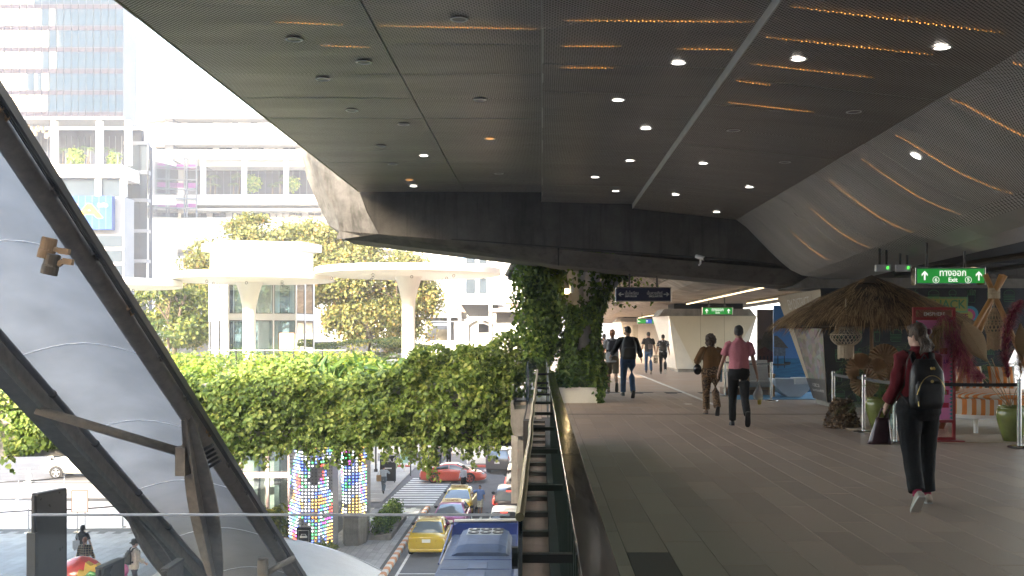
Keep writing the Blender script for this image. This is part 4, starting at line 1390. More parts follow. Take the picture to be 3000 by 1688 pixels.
for (x, y, z, r_, lab) in ((-6.8, 54, 4.60, 4.7, 'white disc shelter on a flared column beside the station roofs'), (-15.2, 55, 4.36, 4.35, 'white disc shelter on a flared column in front of the glass lift'), (-21.6, 52.5, 3.92, 3.6, 'white disc shelter partly cut off by the dark canopy tube')):
 t = thing('disc_shelter', lab, 'shelter', (x, y, 0), group='white disc shelters in the garden')
 MB().lathe([(0.0, 0.0), (r_ * 0.55, 0.02), (r_ - 0.12, 0.07), (r_, 0.10), (r_, 0.40), (r_ - 0.1, 0.42), (0, 0.46)], (x, y, z), n=72).build('disc', M_DISC, t, auto=40)
 MB().lathe([(0.33, 0.0), (0.33, z - 1.6), (0.36, z - 1.2), (0.48, z - 0.65), (0.62, z - 0.2), (0.72, z + 0.01)], (x, y, 0), n=32).build('column', M_DISC, t, smooth=True)
 for i in range(12):
  a = 2 * PI * i / 12 + 0.2
  rr = r_ * (0.45 if i % 2 else 0.82)
  p = Vector((x + rr * math.cos(a), y + rr * math.sin(a), z + 0.02))
  ring = MB().tube([p + Vector((0.06 * math.cos(b_), 0, -0.12 + 0.07 * math.sin(b_))) for b_ in [2 * PI * j / 8 for j in range(8)]], 0.012, n=4, closed=True, ref=(0, 1, 0))
  ring.build('hook', M_DARKSTEEL, t)
t = thing('glass_lift', 'white framed glass lift tower with louvred top in the garden', 'lift tower', (-16.5, 60.5, 0))
plan = [(-19.0, 60.6), (-17.34, 58.6), (-13.75, 59.2), (-13.2, 61.2), (-15.0, 63.2), (-18.4, 63.2)]
M_LIFTW = pm('white lift frame', (0.76, 0.76, 0.75), rough=0.45, var=0.03)
M_LIFTGLASS = glass('lift glass', tint=(0.86, 0.94, 0.92), clear=0.6)
def ringpoly(pl, s):
 cx = sum(p[0] for p in pl) / len(pl); cy = sum(p[1] for p in pl) / len(pl)
 return [(cx + (p[0] - cx) * s, cy + (p[1] - cy) * s) for p in pl]
MB().prism([(x, y, 6.42) for x, y in ringpoly(plan, 1.16)], (0, 0, 0.42)).build('roof', M_LIFTW, t)
MB().prism([(x, y, 5.2) for x, y in ringpoly(plan, 0.995)], (0, 0, 1.215)).build('upper_box', M_LIFTW, t)
for i in range(5):
 z = 5.35 + i * 0.19
 for (a, c) in ((plan[1], plan[2]),):
  pa = Vector((*a, z)); pc = Vector((*c, z))
  for f0, f1 in ((0.06, 0.32), (0.37, 0.68), (0.73, 0.95)):
   MB().bar(pa.lerp(pc, f0) + Vector((0, -0.03, 0)), pa.lerp(pc, f1) + Vector((0, -0.03, 0)), 0.05, 0.10).build('louvre', M_LIFTW, t)
for z0, z1 in ((2.45, 2.85), (4.75, 5.195), (-0.03, 0.12)):
 MB().prism([(x, y, z0) for x, y in ringpoly(plan, 1.0)], (0, 0, z1 - z0)).build('floor_band', M_LIFTW, t)
for i in range(len(plan)):
 a, c = Vector((*plan[i], 0)), Vector((*plan[(i + 1) % len(plan)], 0))
 nseg = max(1, round((c - a).length / 1.25))
 for k in range(nseg):
  p, q = a.lerp(c, k / nseg), a.lerp(c, (k + 1) / nseg)
  dz = (q - p).normalized()
  MB().bar(p + Vector((0, 0, 0.12)), p + Vector((0, 0, 5.2)), 0.09, 0.09, ref=(dz.x, dz.y, 0)).build('mullion', M_LIFTW if k == 0 or i != 1 else M_LIFTW, t)
  for z0, z1 in ((0.13, 2.44), (2.86, 4.74)):
   g_ = MB().prism([p + dz * 0.07 + Vector((0, 0, z0)), q - dz * 0.07 + Vector((0, 0, z0)), q - dz * 0.07 + Vector((0, 0, z1)), p + dz * 0.07 + Vector((0, 0, z1))], (0, 0.012, 0)).build('pane', M_LIFTGLASS, t)
   fr = MB()
   for e0, e1 in ((p + dz * 0.06, q - dz * 0.06),):
    fr.bar(e0 + Vector((0, -0.02, z1)), e1 + Vector((0, -0.02, z1)), 0.02, 0.03)
    fr.bar(e0 + Vector((0, -0.02, z0)), e1 + Vector((0, -0.02, z0)), 0.02, 0.03)
    fr.bar(e0 + Vector((0, -0.02, z0)), e0 + Vector((0, -0.02, z1)), 0.02, 0.02, ref=(0, 1, 0))
    fr.bar(e1 + Vector((0, -0.02, z0)), e1 + Vector((0, -0.02, z1)), 0.02, 0.02, ref=(0, 1, 0))
   fr.build('pane_frame', pm('dark gasket', (0.05, 0.045, 0.045), rough=0.6, var=0), g_)
for x0, x1 in ((-17.0, -16.7), (-15.6, -15.2), (-14.5, -14.25)):
 MB().box((x0, 61.0, 0), (x1, 61.4, 5.2)).build('lift_shaft_post', M_LIFTW, t)
MB().box((-16.5, 61.5, 0.1), (-15.3, 62.4, 2.4)).build('lift_car', pm('pale lift car', (0.6, 0.62, 0.62), rough=0.3, var=0.05), t)
t = thing('notice_board', 'white notice board with brown frame at the foot of the lift', 'notice board', (-13.6, 56.5, 0))
a, c = at(818, 977, 56.5), at(861, 1022, 56.5)
MB().box((a.x, 56.48, c.z), (c.x, 56.52, a.z)).build('board', M_WHITE, t)
fr = MB()
fr.box((a.x - 0.03, 56.46, a.z), (c.x + 0.03, 56.53, a.z + 0.04)).box((a.x - 0.03, 56.46, c.z - 0.6), (a.x, 56.53, a.z)).box((c.x, 56.46, c.z - 0.6), (c.x + 0.03, 56.53, a.z))
fr.build('frame', pm('brown timber frame', (0.25, 0.13, 0.05), rough=0.6), t)
# ------------------------------------------------------------------ trees
def limb(mb, p, d, length, r, depth, tips):
 p = Vector(p)
 d = Vector(d).normalized()
 pts, rad = [p], [r]
 n = 5
 for i in range(n):
  d = (d + Vector((rng.gauss(0, .13), rng.gauss(0, .13), rng.gauss(0.03, .09)))).normalized()
  p = p + d * (length / n)
  pts.append(p)
  rad.append(r * (1 - 0.62 * (i + 1) / n))
 mb.tube(pts, rad, n=7 if depth > 1 else 5)
 if depth == 0:
  tips.append(p)
  return
 for i in range(3 if depth > 1 else 4):
  k = rng.randint(2, n)
  a = rng.uniform(0, 2 * PI)
  s = frame(d)
  nd = d * 0.55 + (s[0] * math.cos(a) + s[1] * math.sin(a)) * 0.8 + Vector((0, 0, 0.15))
  limb(mb, pts[k], nd, length * rng.uniform(0.5, 0.75), rad[k] * 0.75, depth - 1, tips)
def tree(label, base, height, crown, leafm, n=9000, leaf=0.22, cat='tree', group=None, hollow=0.2):
 """base (x,y,z); crown: list of (dx,dy,dz,rx,ry,rz) leaf masses"""
 t_ = thing('tree', label, cat, base, group=group)
 mb = MB()
 tips = []
 limb(mb, (0, 0, 0), (rng.uniform(-.1, .1), rng.uniform(-.1, .1), 1), height * 0.55, height * 0.024, 3, tips)
 mb.build('trunk', BARK, t_, world=False, smooth=True)
 P, N = [], []
 tot = sum(c[3] * c[5] for c in crown)
 for (dx, dy, dz, rx, ry, rz) in crown:
  k = int(n * rx * rz / tot)
  cl = [Vector((rng.gauss(0, .5), rng.gauss(0, .5), rng.gauss(0, .5))) for _ in range(max(4, int(rx * 5)))]
  m = 0
  while m < k:
   c_ = rng.choice(cl)
   q = c_ + Vector((rng.gauss(0, .20), rng.gauss(0, .20), rng.gauss(0, .16)))
   if q.length > 1.05 or q.length < hollow: continue
   P.append((dx + q.x * rx, dy + q.y * ry, dz + q.z * rz))
   N.append((q.x, q.y, q.z + 0.5))
   m += 1
 leaves('crown', P, leaf, leafm, t_, N, spread=0.9, droop=0.25, world=False)
 return t_
tree('broad tree with thin yellowing leaves behind the glass lift', (-17.5, 76, 0), 12, [(0, 0, 6.4, 4.4, 3, 2.6), (-2.8, 0, 4.6, 3.2, 2.5, 2.6), (3.6, 0, 5.6, 3.2, 2.5, 2.6), (0.5, 0, 8.6, 3.0, 2, 1.9)], TREELEAF, 34000, 0.20)
tree('tall yellowing tree crowning the lift roof line', (-21.5, 74, -2), 12, [(0, 0, 8.2, 3.8, 2.6, 2.9), (-2.2, 0, 5.4, 3.0, 2.3, 2.6), (1.2, 0, 10.8, 2.4, 1.8, 1.5)], TREELEAF, 28000, 0.20)
tree('bushy yellow green tree between the lift and the disc column', (-11.3, 76, -1), 12, [(0, 0, 6.2, 3.8, 3, 3.4), (-2.6, 0, 8.6, 3.2, 2, 2.2), (2.0, 0, 4.4, 2.6, 2, 2.8), (-1.2, 0, 3.6, 3.2, 2, 2.6)], TREELEAF, 34000, 0.20)
tree('darker tree beyond the palms left of the lift', (-23.6, 68, 0), 8, [(0, 0, 3.2, 2.6, 2, 2.2), (1.6, 0, 1.8, 2.0, 2, 1.6)], TREEDARK, 8000, 0.22)
t = thing('layered_tree', 'low spreading tree with flat tiers of foliage beside the lift', 'tree', (-11, 67, 0))
mb = MB(); tips = []
limb(mb, (0, 0, 0), (0, 0, 1), 1.6, 0.14, 2, tips)
mb.build('trunk', BARK, t, world=False, smooth=True)
P, N = [], []
for i in range(30):
 x, y, z = rng.uniform(-3.4, 3.4), rng.uniform(-1.5, 1.5), 0.2 + 0.28 * rng.randint(0, 5)
 z *= 1 - 0.08 * abs(x)
 a, c = cloud(330, (x, y, z), (1.1, 0.8, 0.10), hollow=0.1)
 P += a; N += [(n_[0] * .2, n_[1] * .2, 1) for n_ in c]
leaves('crown', P, 0.12, TREEDARK, t, N, spread=0.5, world=False)
def palm(name, label, base, h, fronds, fl, mat=PALMLEAF, group=None, trunk_r=0.09, simple=False):
 t_ = thing(name, label, 'palm', base, group=group)
 MB().tube([(0, 0, 0), (0.03 * h, 0, h * 0.5), (0.02 * h, 0, h)], [trunk_r * 1.2, trunk_r, trunk_r * 0.8], n=8).build('trunk', BARK, t_, world=False, smooth=True)
 P, N, U = [], [], []
 vs, fs = [], []
 for i in range(fronds):
  a = 2 * PI * i / fronds + rng.uniform(-.2, .2)
  up = rng.uniform(0.1, 1.1)
  d_ = Vector((math.cos(a), math.sin(a), up)).normalized()
  side = Vector((-math.sin(a), math.cos(a), 0))
  p = Vector((0.02 * h, 0, h))
  nseg = 6 if simple else 9
  for s in range(nseg):
   d2 = (d_ + Vector((0, 0, -1.9 * (s / nseg) ** 1.5))).normalized()
   q = p + d2 * (fl / nseg)
   L = fl * 0.30 * math.sin(PI * (0.15 + 0.8 * s / nseg))
   for sg in (-1, 1):
    k = len(vs)
    tip = q + side * (sg * L) + d2 * (L * 0.55) + Vector((0, 0, -L * 0.35))
    w = fl / nseg * (1.0 if simple else 0.33)
    vs += [p, p + d2 * w, tip, p + d2 * (w * 0.5)]
    fs.append((k, k + 1, k + 2, k + 3))
   p = q
 me = np_mesh('crown', [tuple(v) for v in vs], fs)
 link_mesh('crown', me, mat, t_, False)
 return t_
palm('palm', 'feathery palm just left of the lift glass', (-21.2, 60, 0.2), 1.3, 16, 1.6)
palm('palm', 'small feathery palm near the canopy tube edge', (-22.6, 61, 0.6), 1.6, 14, 1.6)
palm('palm', 'low arching palm in the planting under the lift', (-19.6, 57, 0), 0.6, 14, 1.2)
palm('palm', 'low palm tuft beside the disc column foot', (-7.6, 50, 0), 0.4, 14, 1.3)
palm('palm', 'low palm tuft behind the glass garden fence', (-9.0, 48, 0), 0.3, 14, 1.1)
# ================================================================== CITY BUILDINGS
YB = 150.0
def bu(u, Y=YB): return (u - CU) / FPX * Y
def bv(v, Y=YB): return EYE - (v - CV) / FPX * Y
M_BWHITE = pm('white render', (0.70, 0.68, 0.65), rough=0.7, var=0.04, scale=0.2)
M_BGREY = pm('grey cladding', (0.20, 0.21, 0.23), spec=0.1, rough=0.9, var=0.08, scale=0.3)
M_CURTAIN = pm('blue curtain wall glass', (0.016, 0.030, 0.048), rough=0.03, var=0.2, scale=0.4, spec=0.5, metal=0.0)
M_CURTAIN2 = pm('grey blue window glass', (0.03, 0.042, 0.055), rough=0.06, var=0.15, scale=0.5, spec=0.5)
M_SPANDREL = pm('mauve spandrel glass', (0.028, 0.026, 0.038), rough=0.9, var=0.12, spec=0.03)
M_MULL = pm('mullion metal', (0.16, 0.17, 0.19), rough=0.9, var=0, spec=0.05)
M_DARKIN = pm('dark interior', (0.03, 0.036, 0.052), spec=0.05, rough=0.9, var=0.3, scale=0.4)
def unit_pane(name, w, h, mat):
 me = MB().box((-w / 2, -0.03, -h / 2), (w / 2, 0.03, h / 2)).mesh(name)
 me.materials.append(mat)
 return me
def put(me, name, parent, loc, tilt=0.0):
 o_ = bpy.data.objects.new(name, me)
 COL.objects.link(o_)
 o_.parent = parent
 o_.location = Vector(loc) - parent.location
 o_.rotation_euler = (rng.gauss(0, tilt), 0, rng.gauss(0, tilt))
 return o_
t = thing('mall_tower', 'hazy glass tower on a podium of planted terraces with a blue furniture store sign', 'building', (-75, YB, -8.4))
x0, x1 = bu(-260), bu(361)
MB().box((x0, YB + 0.1, bv(352)), (x1, YB + 5, bv(-500))).build('tower_core', M_BGREY, t)
cw, fh = (bu(21.7) - bu(0)), 63.0
rows = []
v = 341.0
while v > -60:
 rows.append(v)
 v -= fh
pane_me = unit_pane('pane', cw - 0.08, bv(0) - bv(49), M_CURTAIN)
span_me = unit_pane('spandrel', cw - 0.08, bv(0) - bv(12.5), M_SPANDREL)
for r_, v in enumerate(rows):
 for k in range(24):
  u = 361 - 21.7 * (k + 0.5)
  put(span_me, 'spandrel', t, (bu(u), YB, bv(v - 6.2)), 0.002)
  put(pane_me, 'pane', t, (bu(u), YB, bv(v - 38)), 0.006)
MB().box((x0, YB - 0.6, bv(352)), (x1 + 0.4, YB + 0.05, bv(344))).build('soffit_band', M_BGREY, t)
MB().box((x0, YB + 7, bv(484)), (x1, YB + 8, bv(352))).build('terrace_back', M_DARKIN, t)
for u in (16, 148, 281, 365):
 MB().box((bu(u), YB, bv(484)), (bu(u + 16), YB + 0.8, bv(352))).build('column', M_BWHITE, t)
MB().box((x0, YB - 0.5, bv(521)), (x1, YB + 7, bv(484))).build('slab_band', M_BWHITE, t)
for u in range(-100, 345, 19):
 MB().box((bu(u), YB + 6.9, bv(484)), (bu(u) + 0.06, YB + 6.98, bv(372))).build('mullion', M_MULL, t)
MB().box((x0, YB + 0.5, bv(576)), (x1, YB + 1, bv(521))).build('window_strip', M_CURTAIN2, t)
for u in (278, 352):
 MB().box((bu(u), YB, bv(576)), (bu(u + 16), YB + 0.6, bv(521))).build('column', M_BWHITE, t)
MB().box((x0, YB + 0.3, -8.4), (x1, YB + 4, bv(576))).build('lower_wall', M_BGREY, t)
for r_ in range(7):
 vz = 690 + r_ * 44
 MB().box((bu(220), YB + 0.1, bv(vz + 33)), (bu(355), YB + 0.29, bv(vz))).build('window_strip', M_CURTAIN2, t)
 MB().box((bu(200), YB - 0.1, bv(vz + 44)), (bu(361), YB + 0.28, bv(vz + 36))).build('slab_band', M_BWHITE, t)
M_SIGNBLUE = pm('blue sign', (0.018, 0.05, 0.17), rough=0.9, var=0.05, spec=0.05)
M_SIGNYEL = pm('yellow sign letters', (0.42, 0.25, 0.03), rough=0.9, var=0, spec=0.05)
sg = MB().box((bu(60), YB - 1.2, bv(675)), (bu(338), YB - 0.1, bv(577))).build('sign_board', M_SIGNBLUE, t)
for i in range(14):
 MB().box((bu(60 + i * 20), YB - 1.215, bv(675)), (bu(60 + i * 20) + 0.04, YB - 1.203, bv(577))).build('sign_rib', M_MULL, sg)
text('IKEA', (bu(200), YB - 1.23, bv(623)), 2.7, M_SIGNYEL, sg, width=bu(308) - bu(92), bold=0.10)
text('อิเกีย', (bu(311), YB - 1.23, bv(605)), 0.7, M_WHITE, sg)
t = thing('mall_wing', 'hazy glass corner wing with stacked floors between the tower and the white block', 'building', (-57, 160, -8.4))
Yw = 156.0
xa, xb = bu(364, Yw), bu(432, Yw)
MB().box((xa, Yw + 1.2, -8.4), (xb - 0.2, Yw + 2.5, bv(424, Yw))).build('wing_core', M_DARKIN, t)
for v0, v1 in ((415, 425), (500, 511), (582, 592), (672, 682), (760, 770)):
 MB().box((xa - 0.05, Yw - 0.2, bv(v1, Yw)), (xb + 0.05, Yw + 1.2, bv(v0, Yw))).build('floor_band', M_BGREY, t)
pw = (xb - xa) / 3
for (v0, v1) in ((425, 500), (511, 582), (592, 672), (682, 760)):
 me = unit_pane('pane', pw - 0.12, bv(v0, Yw) - bv(v1, Yw) - 0.05, M_CURTAIN2)
 for k in range(3):
  put(me, 'pane', t, (xa + pw * (k + 0.5), Yw, (bv(v0, Yw) + bv(v1, Yw)) / 2), 0.004)
a, b_ = Vector((xb, Yw, 0)), Vector((bu(520, 190), 190, 0))
fl_ = MB()
fl_.prism([(a.x, a.y, -8.4), (b_.x, b_.y, -8.4), (b_.x, b_.y, bv(482, 190)), (a.x, a.y, bv(417, Yw))], (-0.3, 0.3, 0))
fl_.build('flank_wall', M_BWHITE, t)
for (v0a, v1a, v0b, v1b) in ((466, 572, 490, 571), (600, 640, 602, 637)):
 MB().prism([(a.x + 0.1, a.y, bv(v1a, Yw)), (b_.x + 0.1, b_.y, bv(v1b, 190)), (b_.x + 0.1, b_.y, bv(v0b, 190)), (a.x + 0.1, a.y, bv(v0a, Yw))], (0.05, -0.05, 0)).build('flank_window', M_CURTAIN2, t)
Yc = 190.0
t = thing('terraced_block', 'hazy white block with long bands and open terraces of palms', 'building', (-50, Yc, -8.4))
X0, X1 = bu(372, Yc), bu(1420, Yc)
MB().box((X0, Yc + 8, -8.4), (X1, Yc + 40, bv(345, Yc))).build('block_core', M_BGREY, t)
MB().box((X0 - 6, Yc + 30, bv(345, Yc)), (bu(500, Yc), Yc + 60, bv(185, Yc))).build('upper_wall', M_BWHITE, t)
MB().box((bu(477, Yc), Yc + 1, bv(470, Yc)), (bu(502, Yc), Yc + 6, bv(190, Yc))).build('grey_fin', M_BGREY, t)
for v0, v1, dy in ((327, 346, 0), (361, 422, 0), (439, 466, 0), (574, 602, -1.5), (610, 617, 0), (638, 730, 0), (750, 790, 0), (810, 1000, 0)):
 MB().box((X0, Yc + dy, bv(v1, Yc)), (X1, Yc + 9, bv(v0, Yc))).build('white_band', M_BWHITE, t)
for v0, v1 in ((346, 361), (422, 439), (617, 638)):
 me = unit_pane('pane', bu(18, Yc) - bu(0, Yc), bv(v0, Yc) - bv(v1, Yc), M_CURTAIN2)
 u = 385
 while u < 1100:
  if rng.random() < 0.72:
   put(me, 'pane', t, (bu(u, Yc), Yc + 4, (bv(v0, Yc) + bv(v1, Yc)) / 2), 0.002)
  else:
   MB().box((bu(u - 8, Yc), Yc + 3.9, bv(v1, Yc)), (bu(u + 8, Yc), Yc + 4.1, bv(v0, Yc))).build('infill', M_BWHITE, t)
  u += 19
MB().box((bu(500, Yc), Yc + 7, bv(574, Yc)), (X1, Yc + 7.9, bv(482, Yc))).build('terrace_glass', M_DARKIN, t)
MB().box((bu(590, Yc), Yc + 2, bv(482, Yc)), (X1, Yc + 7.9, bv(466, Yc))).build('terrace_soffit', M_BWHITE, t)
for u in (587, 708, 831, 954, 1077):
 MB().box((bu(u, Yc), Yc, bv(574, Yc)), (bu(u + 12, Yc), Yc + 1, bv(466, Yc))).build('column', M_BWHITE, t)
for u in range(600, 1100, 21):
 MB().box((bu(u, Yc), Yc + 6.9, bv(574, Yc)), (bu(u, Yc) + 0.08, Yc + 6.98, bv(482, Yc))).build('mullion', M_MULL, t)
M_MAG = pm('magenta lift panel', (0.30, 0.06, 0.26), rough=0.5, var=0.1)
for i, v in enumerate((486, 540, 600)):
 for u0, u1 in ((524, 548), (560, 582)):
  MB().box((bu(u0, Yc), Yc - 1.6, bv(v + 14, Yc)), (bu(u1, Yc), Yc - 1.4, bv(v, Yc))).build('lift_panel', M_MAG, t)
fr = MB()
for u in (518, 549, 556, 584):
 fr.box((bu(u, Yc), Yc - 2, bv(640, Yc)), (bu(u + 3, Yc), Yc - 1.7, bv(466, Yc)))
fr.build('lift_posts', M_BGREY, t)
for v in (466, 494, 530, 558, 585, 612):
 MB().box((bu(518, Yc), Yc - 2.1, bv(v + 4, Yc)), (bu(587, Yc), Yc - 1.75, bv(v, Yc))).build('lift_beam', M_BGREY, t)
first = None
for i, (u, vb, ht, Y, lab) in enumerate(((185, 483, 60, YB + 2, 'tall fan palm on the tower terrace nearest the hanging baskets'), (208, 483, 46, YB + 1, 'fan palm on the tower terrace, second from the hanging baskets'), (233, 483, 40, YB + 2, 'shorter bushy palm mid tower terrace'), (258, 483, 66, YB + 2, 'fan palm against the white tower terrace column'), (318, 483, 62, YB + 2, 'fan palm beyond the tower terrace column'), (345, 483, 44, YB + 1, 'arching palm at the tower terrace corner'),
           (600, 573, 52, Yc + 2, 'fan palm beside the magenta lift'), (616, 573, 74, Yc + 3, 'tall fan palm next to the magenta lift'), (630, 573, 44, Yc + 1, 'shorter palm on the white block terrace'), (684, 573, 48, Yc + 2, 'bushy palm before the white terrace column'), (700, 573, 78, Yc + 3, 'tallest palm by the white terrace column'), (798, 573, 42, Yc + 2, 'spreading palm on the far terrace bay'), (820, 573, 50, Yc + 2, 'palm touching the farther terrace column'), (843, 573, 74, Yc + 3, 'tall palm behind the farther terrace column'))):
 k = Y / FPX
 h = ht * k * 0.68
 palm('terrace_palm', lab, (bu(u, Y), Y, bv(vb, Y)), h, 13, ht * k * 0.42, group='palms on the building terraces', trunk_r=0.16, simple=True)
for (u, vb, r_, Y, lab) in ((222, 470, 26, YB + 1.5, 'leafy small tree on the tower terrace'), (333, 476, 18, YB + 1.5, 'small shrub on the tower terrace corner'), (742, 545, 26, Yc + 1.5, 'rounded leafy tree on the white block terrace'), (858, 548, 20, Yc + 1.5, 'leafy tree at the end of the white block terrace')):
 k = Y / FPX
 t_ = thing('terrace_tree', lab, 'tree', (bu(u, Y), Y, bv(vb, Y)))
 MB().cyl((0, 0, -2), (0, 0, 1), 0.12, n=6).build('trunk', BARK, t_, world=False)
 P, N = cloud(900, (0, 0, 0.5), (r_ * k, r_ * k * .7, r_ * k), hollow=0.3)
 leaves('crown', P, 0.42, SHRUB, t_, N, world=False)
M_BASKET = pm('woven lantern', (0.55, 0.45, 0.30), rough=0.8, var=0.1)
for i, (u, v) in enumerate(((84, 370), (98, 378), (104, 388), (112, 376), (127, 379), (136, 396), (145, 390))):
 Y = YB + 3
 t_ = thing('woven_lantern', ('woven lantern, %s in the row hanging in the tower terrace' % ('first', 'second', 'third', 'fourth', 'fifth', 'sixth', 'seventh')[i]), 'lantern', (bu(u, Y), Y, bv(v, Y)), group='woven lanterns hanging in the tower terrace')
 MB().lathe([(0.05, 0.4), (0.2, 0.35), (0.26, 0), (0.28, -0.35), (0.2, -0.5)], n=10).build('shade', M_BASKET, t_, world=False, smooth=True)
 MB().cyl((0, 0, 0.4), (0, 0, bv(352, Y) - bv(v, Y)), 0.02, n=4).build('cord', M_DARKSTEEL, t_, world=False)
Yd = 125.0
t = thing('pale_building', 'pale building with blue edged windows behind the disc shelter', 'building', (-8, Yd, -8.4))
X0, X1 = bu(1190, Yd), bu(1560, Yd)
MB().box((X0, Yd, -8.4), (X1, Yd + 25, bv(735, Yd))).build('wall', M_BWHITE, t)
for u0, u1, m_ in ((1342, 1364, pm('blue window reveal', (0.16, 0.30, 0.60), rough=0.4)), (1366, 1392, M_CURTAIN2), (1404, 1425, M_CURTAIN2), (1432, 1437, M_BGREY)):
 for v0, v1 in ((745, 772), (800, 860)):
  MB().box((bu(u0, Yd), Yd - 0.15, bv(v1, Yd)), (bu(u1, Yd), Yd - 0.02, bv(v0, Yd))).build('window', m_, t)
MB().box((X0, Yd - 1, bv(888, Yd)), (X1, Yd + 2, bv(862, Yd))).build('ledge', M_BWHITE, t)
MB().box((X0, Yd - 0.6, bv(915, Yd)), (X1 - 2, Yd - 0.1, bv(890, Yd))).build('brick_band', pm('pale brick', (0.45, 0.28, 0.2), rough=0.8, var=0.15, scale=2), t)
Ys = 88.0
t = thing('station_canopy', 'white station canopy roofs with dark corrugated undersides', 'station', (-4, Ys, 0))
M_CORR = pm('dark corrugated steel', (0.10, 0.10, 0.10), rough=0.5, var=0.2, scale=2)
def sb(u0, u1, v0, v1, d0=0.0, d1=4.0, name='roof', m_=M_BWHITE):
 return MB().box((bu(u0, Ys), Ys + d0, bv(v1, Ys)), (bu(u1, Ys), Ys + d1, bv(v0, Ys))).build(name, m_, t)
sb(1212, 1346, 911, 931, 0, 9)
sb(1230, 1330, 876, 910, 3, 7, 'roof_box')
sb(1218, 1340, 932, 938, 0.3, 9, 'ceiling', M_CORR)
for u in (1218, 1310):
 sb(u, u + 10, 931, 1000, 0, 0.4, 'post')
sb(1228, 1312, 940, 1000, 6, 6.5, 'kiosk_wall', M_BGREY)
sb(1256, 1294, 964, 1000, 5.9, 5.99, 'kiosk_door', pm('bronze door', (0.30, 0.26, 0.18), rough=0.5))
sb(1248, 1294, 947, 950, 5.5, 5.7, 'tube_light', emat('white tube', (1, 1, 1), 1))
sb(1343, 1470, 880, 893, -1, 9)
r_ = MB()
for i in range(9):
 r_.prism([(bu(1352, Ys) + i * 0.0, Ys + i, bv(895 + i * 3, Ys)), (bu(1458, Ys), Ys + i, bv(895 + i * 3, Ys)), (bu(1458, Ys), Ys + i + 0.6, bv(899 + i * 3, Ys)), (bu(1352, Ys), Ys + i + 0.6, bv(899 + i * 3, Ys))], (0, 0, 0.05))
r_.build('corrugated_soffit', M_CORR, t)
for u in (1345, 1434):
 sb(u, u + 9, 893, 1010, -1, -0.5, 'post')
ar = MB()
pts = [(bu(1358 + 76 * i / 12, Ys), Ys + 6, bv(955 - 16 * math.sin(PI * i / 12), Ys)) for i in range(13)]
ar.tube(pts, 0.18, n=6)
ar.build('arch', M_BWHITE, t)
for u in (1358, 1430):
 sb(u, u + 6, 955, 1005, 6, 6.3, 'post')
sb(1384, 1432, 945, 975, 8, 9, 'stair_soffit', M_CORR)
sb(1440, 1560, 906, 915, -2, 9)
sb(1444, 1556, 916, 945, 0, 8.5, 'corrugated_soffit', M_CORR)
sb(1447, 1456, 916, 985, -1.6, -1.2, 'post')
t = thing('shelter_eave', 'pale gutter and rafter ends poking out left of the ivy column', 'eave', (-0.9, 27, 3.2))
a, c = at(1487, 812, 27), at(1512, 765, 27)
MB().tube([a, c + (c - a) * 1.5], 0.10, n=12).build('gutter', M_CONCPALE, t, smooth=True)
for s in (0.1, 0.55, 1.0):
 p = a.lerp(c, s)
 MB().bar(p, p + Vector((0.75, 0.3, -0.25 + 0.1 * s)), 0.10, 0.20).build('rafter', M_WSTEEL, t)
MB().prism([a + Vector((0, 0, .12)), c + (c - a) * 1.5 + Vector((0, 0, .12)), c + (c - a) * 1.5 + Vector((1.8, 1.5, 0.3)), a + Vector((1.8, 1.5, 0.3))], (0, 0, 0.05)).build('roof_sheet', M_CONCPALE, t)
M_BACK = pm('grey blocker facade', (0.20, 0.20, 0.20), rough=0.6, var=0.15, scale=0.15)  # unseen blocks added behind the camera to shape sunlight, shade and reflections
for (x0_, x1_, y0_, y1_, z1_, lab) in ((-33.5, 60, -60, -24.02, 27.0, 'taller unseen shade block added behind the walkway'), (-41.0, -33.52, -60, -24, 21.5, 'low unseen shade block added behind the walkway'), (-220, -49.0, -60, -24, 25.5, 'second unseen shade block added behind the plaza'), (-172, -146, -95, -65, 135, 'tall unseen tower behind the plaza, added for pane reflections')):
 t = thing('unseen_block', lab, 'building', ((x0_ + x1_) / 2, (y0_ + y1_) / 2, -8.4))
 MB().box((x0_, y0_, -8.4), (x1_, y1_, z1_)).build('wall', M_BACK, t)
 for i in range(7):
  z = -4 + i * 3.6
  if z > z1_ - 2: break
  MB().box((x0_ + 1, y1_ + 0.01, z), (x1_ - 1, y1_ + 0.05, z + 1.7)).build('window_strip', M_CURTAIN2, t)
# ================================================================== STREET LEVEL
ZS, ZP = -8.4, -6.4
M_ASPH = pm('asphalt', (0.11, 0.11, 0.115), rough=0.85, var=0.18, scale=0.8, bump=0.25, bscale=60)
o = MB().box((-900, -400, ZS - 1), (900, 1500, ZS)).build('street', M_ASPH)
tag(o, 'grey asphalt street', kind='structure')
M_PAINT = pm('street line paint', (0.62, 0.62, 0.60), rough=0.7, var=0.18, scale=2)
def mark(name, x0, x1, y0, y1, z=ZS, m_=M_PAINT):
 return MB().box((x0, y0, z + 0.0005), (x1, y1, z + 0.004)).build(name, m_, STREET)
STREET = o
mark('lane_line', -3.42, -3.28, 33, 58.5)
mark('lane_line', -6.12, -6.0, 33, 59)
for y in (44.4, 52.2):
 mark('bay_line', -5.99, -3.43, y, y + 0.12)
for i in range(13):
 y = 62.4 + i * 0.95
 mark('crosswalk_stripe', -9.4 + 0.03 * i, -6.4 + 0.02 * i, y, y + 0.52)
pave = MB().box((-30, 34, ZS + 0.0), (-6.72, 61.0, ZS + 0.10)).build('pavement', pm('paving joint', (0.09, 0.09, 0.09), rough=0.9))
tag(pave, 'grey paved pavement along the taxi rank', kind='structure')
M_PAVER = pm('grey paver', (0.32, 0.325, 0.325), rough=0.75, var=0.12, scale=1.5)
nt = M_PAVER.node_tree
